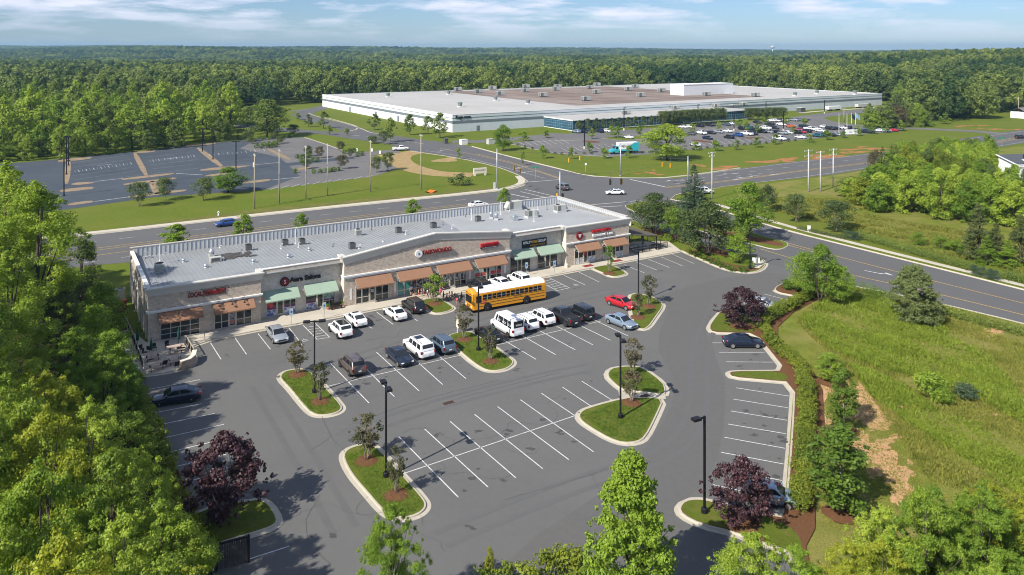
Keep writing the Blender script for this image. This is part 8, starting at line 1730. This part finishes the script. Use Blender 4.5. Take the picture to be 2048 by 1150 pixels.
for bx, by in ((590, 346), (627, 347), (640, 346), (652, 345), (660, 344), (668, 343), (676, 342), (593, 317), (602, 317), (612, 316), (620, 315), (626, 324), (634, 323), (688, 308), (708, 305), (715, 312), (724, 311), (600, 326), (529, 292), (538, 291), (548, 290), (557, 289), (515, 296), (525, 297), (536, 296), (546, 295), (553, 294), (528, 280), (538, 279), (573, 276), (582, 275)): tree_px('ball', bx, by, by - 9, 11, 'small round clipped shrub in the planted strips of the old lot', 'round shrubs of the old lot')
for k in range(40):
    t_ = k / 39
    if .30 < t_ < .40: continue
    x = 1022 + (1590 - 1022) * t_; y = 288 + (309 - 288) * min(1, t_ / .16) if t_ < .16 else (309 + (306 - 309) * (t_ - .16) / .34 if t_ < .5 else 306 + (282 - 306) * (t_ - .5) / .5)
    tree_px('ball', x, y, y - 4.5, 7, 'tiny clipped shrub in the low hedge of the warehouse lot', 'low hedge of the warehouse lot', crown_mat='dark')
# thicket beyond the field
TG = 'thicket beyond the field'
rt = random.Random(21); spots = []
tp = Gs([(1690, 402), (1745, 372), (1800, 345), (1900, 336), (1990, 330), (2120, 345), (2160, 500), (2060, 470), (1990, 452), (1900, 446), (1830, 432), (1760, 424)])
x0, x1 = min(q.x for q in tp), max(q.x for q in tp); y0, y1 = min(q.y for q in tp), max(q.y for q in tp)
tries = 0
while len(spots) < 100 and tries < 20000:
    tries += 1; x, y = rt.uniform(x0, x1), rt.uniform(y0, y1)
    hx, hy = 1024 + x * K / y, HOR + H * K / y
    if not inside((x, y), tp) or any((x - a) ** 2 + (y - b) ** 2 < 3.3 ** 2 for a, b in spots): continue
    if hx > 1985 and hy < 425 and hy > 330: continue
    spots.append((x, y))
for x, y in spots:
    px = 1024 + x * K / y; hmax = 5.5 + 5.0 * min(1, max(0, (px - 1700) / 110)); plant('right', x, y, hmax * rt.uniform(.75, 1.05), rt.uniform(2.8, 4.0), 'bushy green tree of the thicket beyond the field', TG, crown_mat=rt.choice(['maple', 'bright', 'forest', 'maple', 'shrub', 'bright']))
tree_px('spruce', 1765, 385, 292, 60, 'dark ragged juniper standing above the thicket', crown_mat='dark', var=1); tree_px('bigcrape', 1752, 372, 300, 40, 'half bare greyish tree beside the juniper', crown_mat='crape')
# ------------------------------------------------------------------ woods on the far side: the nearest trees one by one, the rest as one mass
rf = random.Random(33); FT = []
def far_ok(x, y, md): return all((x - a) ** 2 + (y - b) ** 2 > md * md for a, b in FT[-220:])
def grove(poly, n, md, kinds, h0, h1, label, group, mats, dens=None):
    p = Gs(poly); x0, x1 = min(q.x for q in p), max(q.x for q in p); y0, y1 = min(q.y for q in p), max(q.y for q in p); c = 0; t_ = 0
    while c < n and t_ < n * 300:
        t_ += 1; x, y = rf.uniform(x0, x1), rf.uniform(y0, y1)
        if rf.random() > (y0 / y) ** 1.5 or not inside((x, y), p) or not far_ok(x, y, md): continue
        FT.append((x, y)); c += 1; kd = rf.choice(kinds); h = rf.uniform(h0, h1)
        plant(kd, x, y, h, None, label, group, z=gz(x, y), crown_mat=rf.choice(mats))
grove([(-260, 330), (0, 322), (100, 315), (290, 299), (390, 286), (470, 271), (478, 255), (455, 246), (380, 244), (200, 244), (0, 250), (-260, 262)], 118, 5.6, ['forest', 'forest', 'forest_slim'], 16, 23, 'tall leafy tree of the wood behind the old lot', 'wood behind the old lot', ['wood', 'maple', 'forest', 'wood', 'bright'])
grove([(-200, 336), (0, 327), (100, 319), (290, 303), (390, 291), (470, 278), (470, 271), (390, 284), (290, 296), (100, 312), (0, 319), (-200, 326)], 26, 4.5, ['forest'], 7, 12, 'low tree on the fringe of the wood behind the old lot', 'fringe of the wood behind the old lot', ['maple', 'wood', 'forest'])
grove([(1775, 256), (1800, 250), (1850, 246), (1900, 243), (1985, 238), (2030, 225), (2300, 226), (2300, 170), (1800, 178), (1788, 215)], 135, 5.0, ['forest', 'forest', 'forest', 'forest_slim'], 12, 19, 'leafy tree of the hillside wood beside the warehouse', 'hillside wood', ['forest', 'wood', 'maple', 'dark', 'forest'])
grove([(1735, 262), (1800, 258), (1880, 252), (1840, 240), (1728, 244)], 20, 5, ['right', 'forest'], 7, 11, 'rounded tree on the fringe of the hillside wood', 'fringe of the hillside wood', ['forest', 'wood', 'crape'])
for bx, by, ty, w_ in ((1827, 249, 228, 16), (1845, 244, 232, 10), (1861, 254, 240, 12), (1783, 255, 226, 20), (1740, 256, 226, 26), (1890, 248, 228, 20)): tree_px('young', bx, by, ty, w_, 'small tree standing clear of the hillside wood', 'loose trees before the hillside wood')
# one mass of woodland to the horizon
def wh_inside(x, y):
    q = Vector((x, y)) - WA; u, v = q.dot(WU), q.dot(WN); return -14 < u < LW + 16 and -60 < v < DW + 14
def blocked(x, y):
    if wh_inside(x, y): return True
    px, py = 1024 + x * K / y, HOR + H * K / y
    edge = 262 if px < 0 else 250 if px < 455 else 214 if px < 560 else 207 if px < 680 else 197 if px < 1640 else 203 if px < 1795 else 244 if px < 1900 else 238 if px < 1990 else 226
    return py > edge
P3 = []; nr = np.random.default_rng(5)
for (ya, yb, area, n_max) in ((380, 760, 55, 9000), (760, 1600, 95, 14000), (1600, 3200, 210, 19000), (3200, 7600, 700, 22000)):
    n = int(.70 * (yb ** 2 - ya ** 2) / area); n = min(n, n_max * 3); yy = np.sqrt(nr.uniform(ya ** 2, yb ** 2, n)); xx = nr.uniform(-.70, .70, n) * yy
    for x, y in zip(xx, yy):
        if y < 800 and (blocked(x, y) or any((x - a) ** 2 + (y - b) ** 2 < 14 for a, b in FT if abs(y - b) < 4)): continue
        k = 1.0 if y < 1600 else (1.35 if y < 3200 else 2.0)
        P3.append((x, y, gz(x, y) - (1.5 if k > 1 else 0), k * nr.uniform(.62, 1.25), k))
P3 = np.array(P3)
print('far trees', len(P3))
me = bpy.data.meshes.new('far_forest'); me.vertices.add(len(P3)); me.vertices.foreach_set('co', P3[:, :3].astype(np.float32).ravel())
at = me.attributes.new('size', 'FLOAT_VECTOR', 'POINT'); at.data.foreach_set('vector', np.stack([P3[:, 3] * P3[:, 4] ** .4, P3[:, 3] * P3[:, 4] ** .4, P3[:, 3] / P3[:, 4] * 1.05], 1).astype(np.float32).ravel()); me.update()
ff = link('far_forest', me); ff['kind'] = 'stuff'
src = []
for var in range(3):
    p = Vector(((300 + var * 60 - 1024) * 700 / K, 700.0)); t = plant('far', p.x, p.y, 18, 6, 'broad tree at the edge of the distant woods', 'edge of the distant woods', var=var, z=gz(p.x, p.y), name='forest_tree'); src.append([c for c in t.children if stem(c.name) == 'crown'][0])
ng = bpy.data.node_groups.new('scatter_trees', 'GeometryNodeTree'); ng.interface.new_socket('Geometry', in_out='INPUT', socket_type='NodeSocketGeometry'); ng.interface.new_socket('Geometry', in_out='OUTPUT', socket_type='NodeSocketGeometry')
gi, go = ng.nodes.new('NodeGroupInput'), ng.nodes.new('NodeGroupOutput'); jn = ng.nodes.new('GeometryNodeJoinGeometry')
sz = ng.nodes.new('GeometryNodeInputNamedAttribute'); sz.data_type = 'FLOAT_VECTOR'; sz.inputs['Name'].default_value = 'size'
rv = ng.nodes.new('FunctionNodeRandomValue'); rv.data_type = 'FLOAT'; rv.inputs[3].default_value = 6.283
cx = ng.nodes.new('ShaderNodeCombineXYZ'); ng.links.new(rv.outputs[1], cx.inputs[2])
ri = ng.nodes.new('FunctionNodeRandomValue'); ri.data_type = 'INT'; ri.inputs[4].default_value = 0; ri.inputs[5].default_value = 2; ri.inputs['Seed'].default_value = 3
for i_, o in enumerate(src):
    oi = ng.nodes.new('GeometryNodeObjectInfo'); oi.inputs['Object'].default_value = o; oi.inputs['As Instance'].default_value = True; oi.transform_space = 'ORIGINAL'
    cmp = ng.nodes.new('FunctionNodeCompare'); cmp.data_type = 'INT'; cmp.operation = 'EQUAL'; ng.links.new(ri.outputs[2], cmp.inputs[2]); cmp.inputs[3].default_value = i_
    ip = ng.nodes.new('GeometryNodeInstanceOnPoints'); ng.links.new(gi.outputs[0], ip.inputs['Points']); ng.links.new(oi.outputs['Geometry'], ip.inputs['Instance']); ng.links.new(cmp.outputs[0], ip.inputs['Selection']); ng.links.new(cx.outputs[0], ip.inputs['Rotation']); ng.links.new(sz.outputs[0], ip.inputs['Scale']); ng.links.new(ip.outputs[0], jn.inputs[0])
ng.links.new(jn.outputs[0], go.inputs[0]); md = ff.modifiers.new('scatter', 'NODES'); md.node_group = ng
# ------------------------------------------------------------------ air
HAZE = True
if HAZE:
    mb = MB(); mb.box(-7600, 7600, -160, 9600, -12, 90); hz = mb.obj('haze', None or mat('haze_air', (1, 1, 1))); hz['kind'] = 'stuff'
    m = hz.data.materials[0]; nt, N, L = nodes_of(m); N.clear(); out = N.new('ShaderNodeOutputMaterial'); pv = N.new('ShaderNodeVolumePrincipled'); pv.inputs['Color'].default_value = (.38, .68, 1, 1); pv.inputs['Density'].default_value = .00010; pv.inputs['Anisotropy'].default_value = .2
    L.new(pv.outputs[0], out.inputs['Volume'])
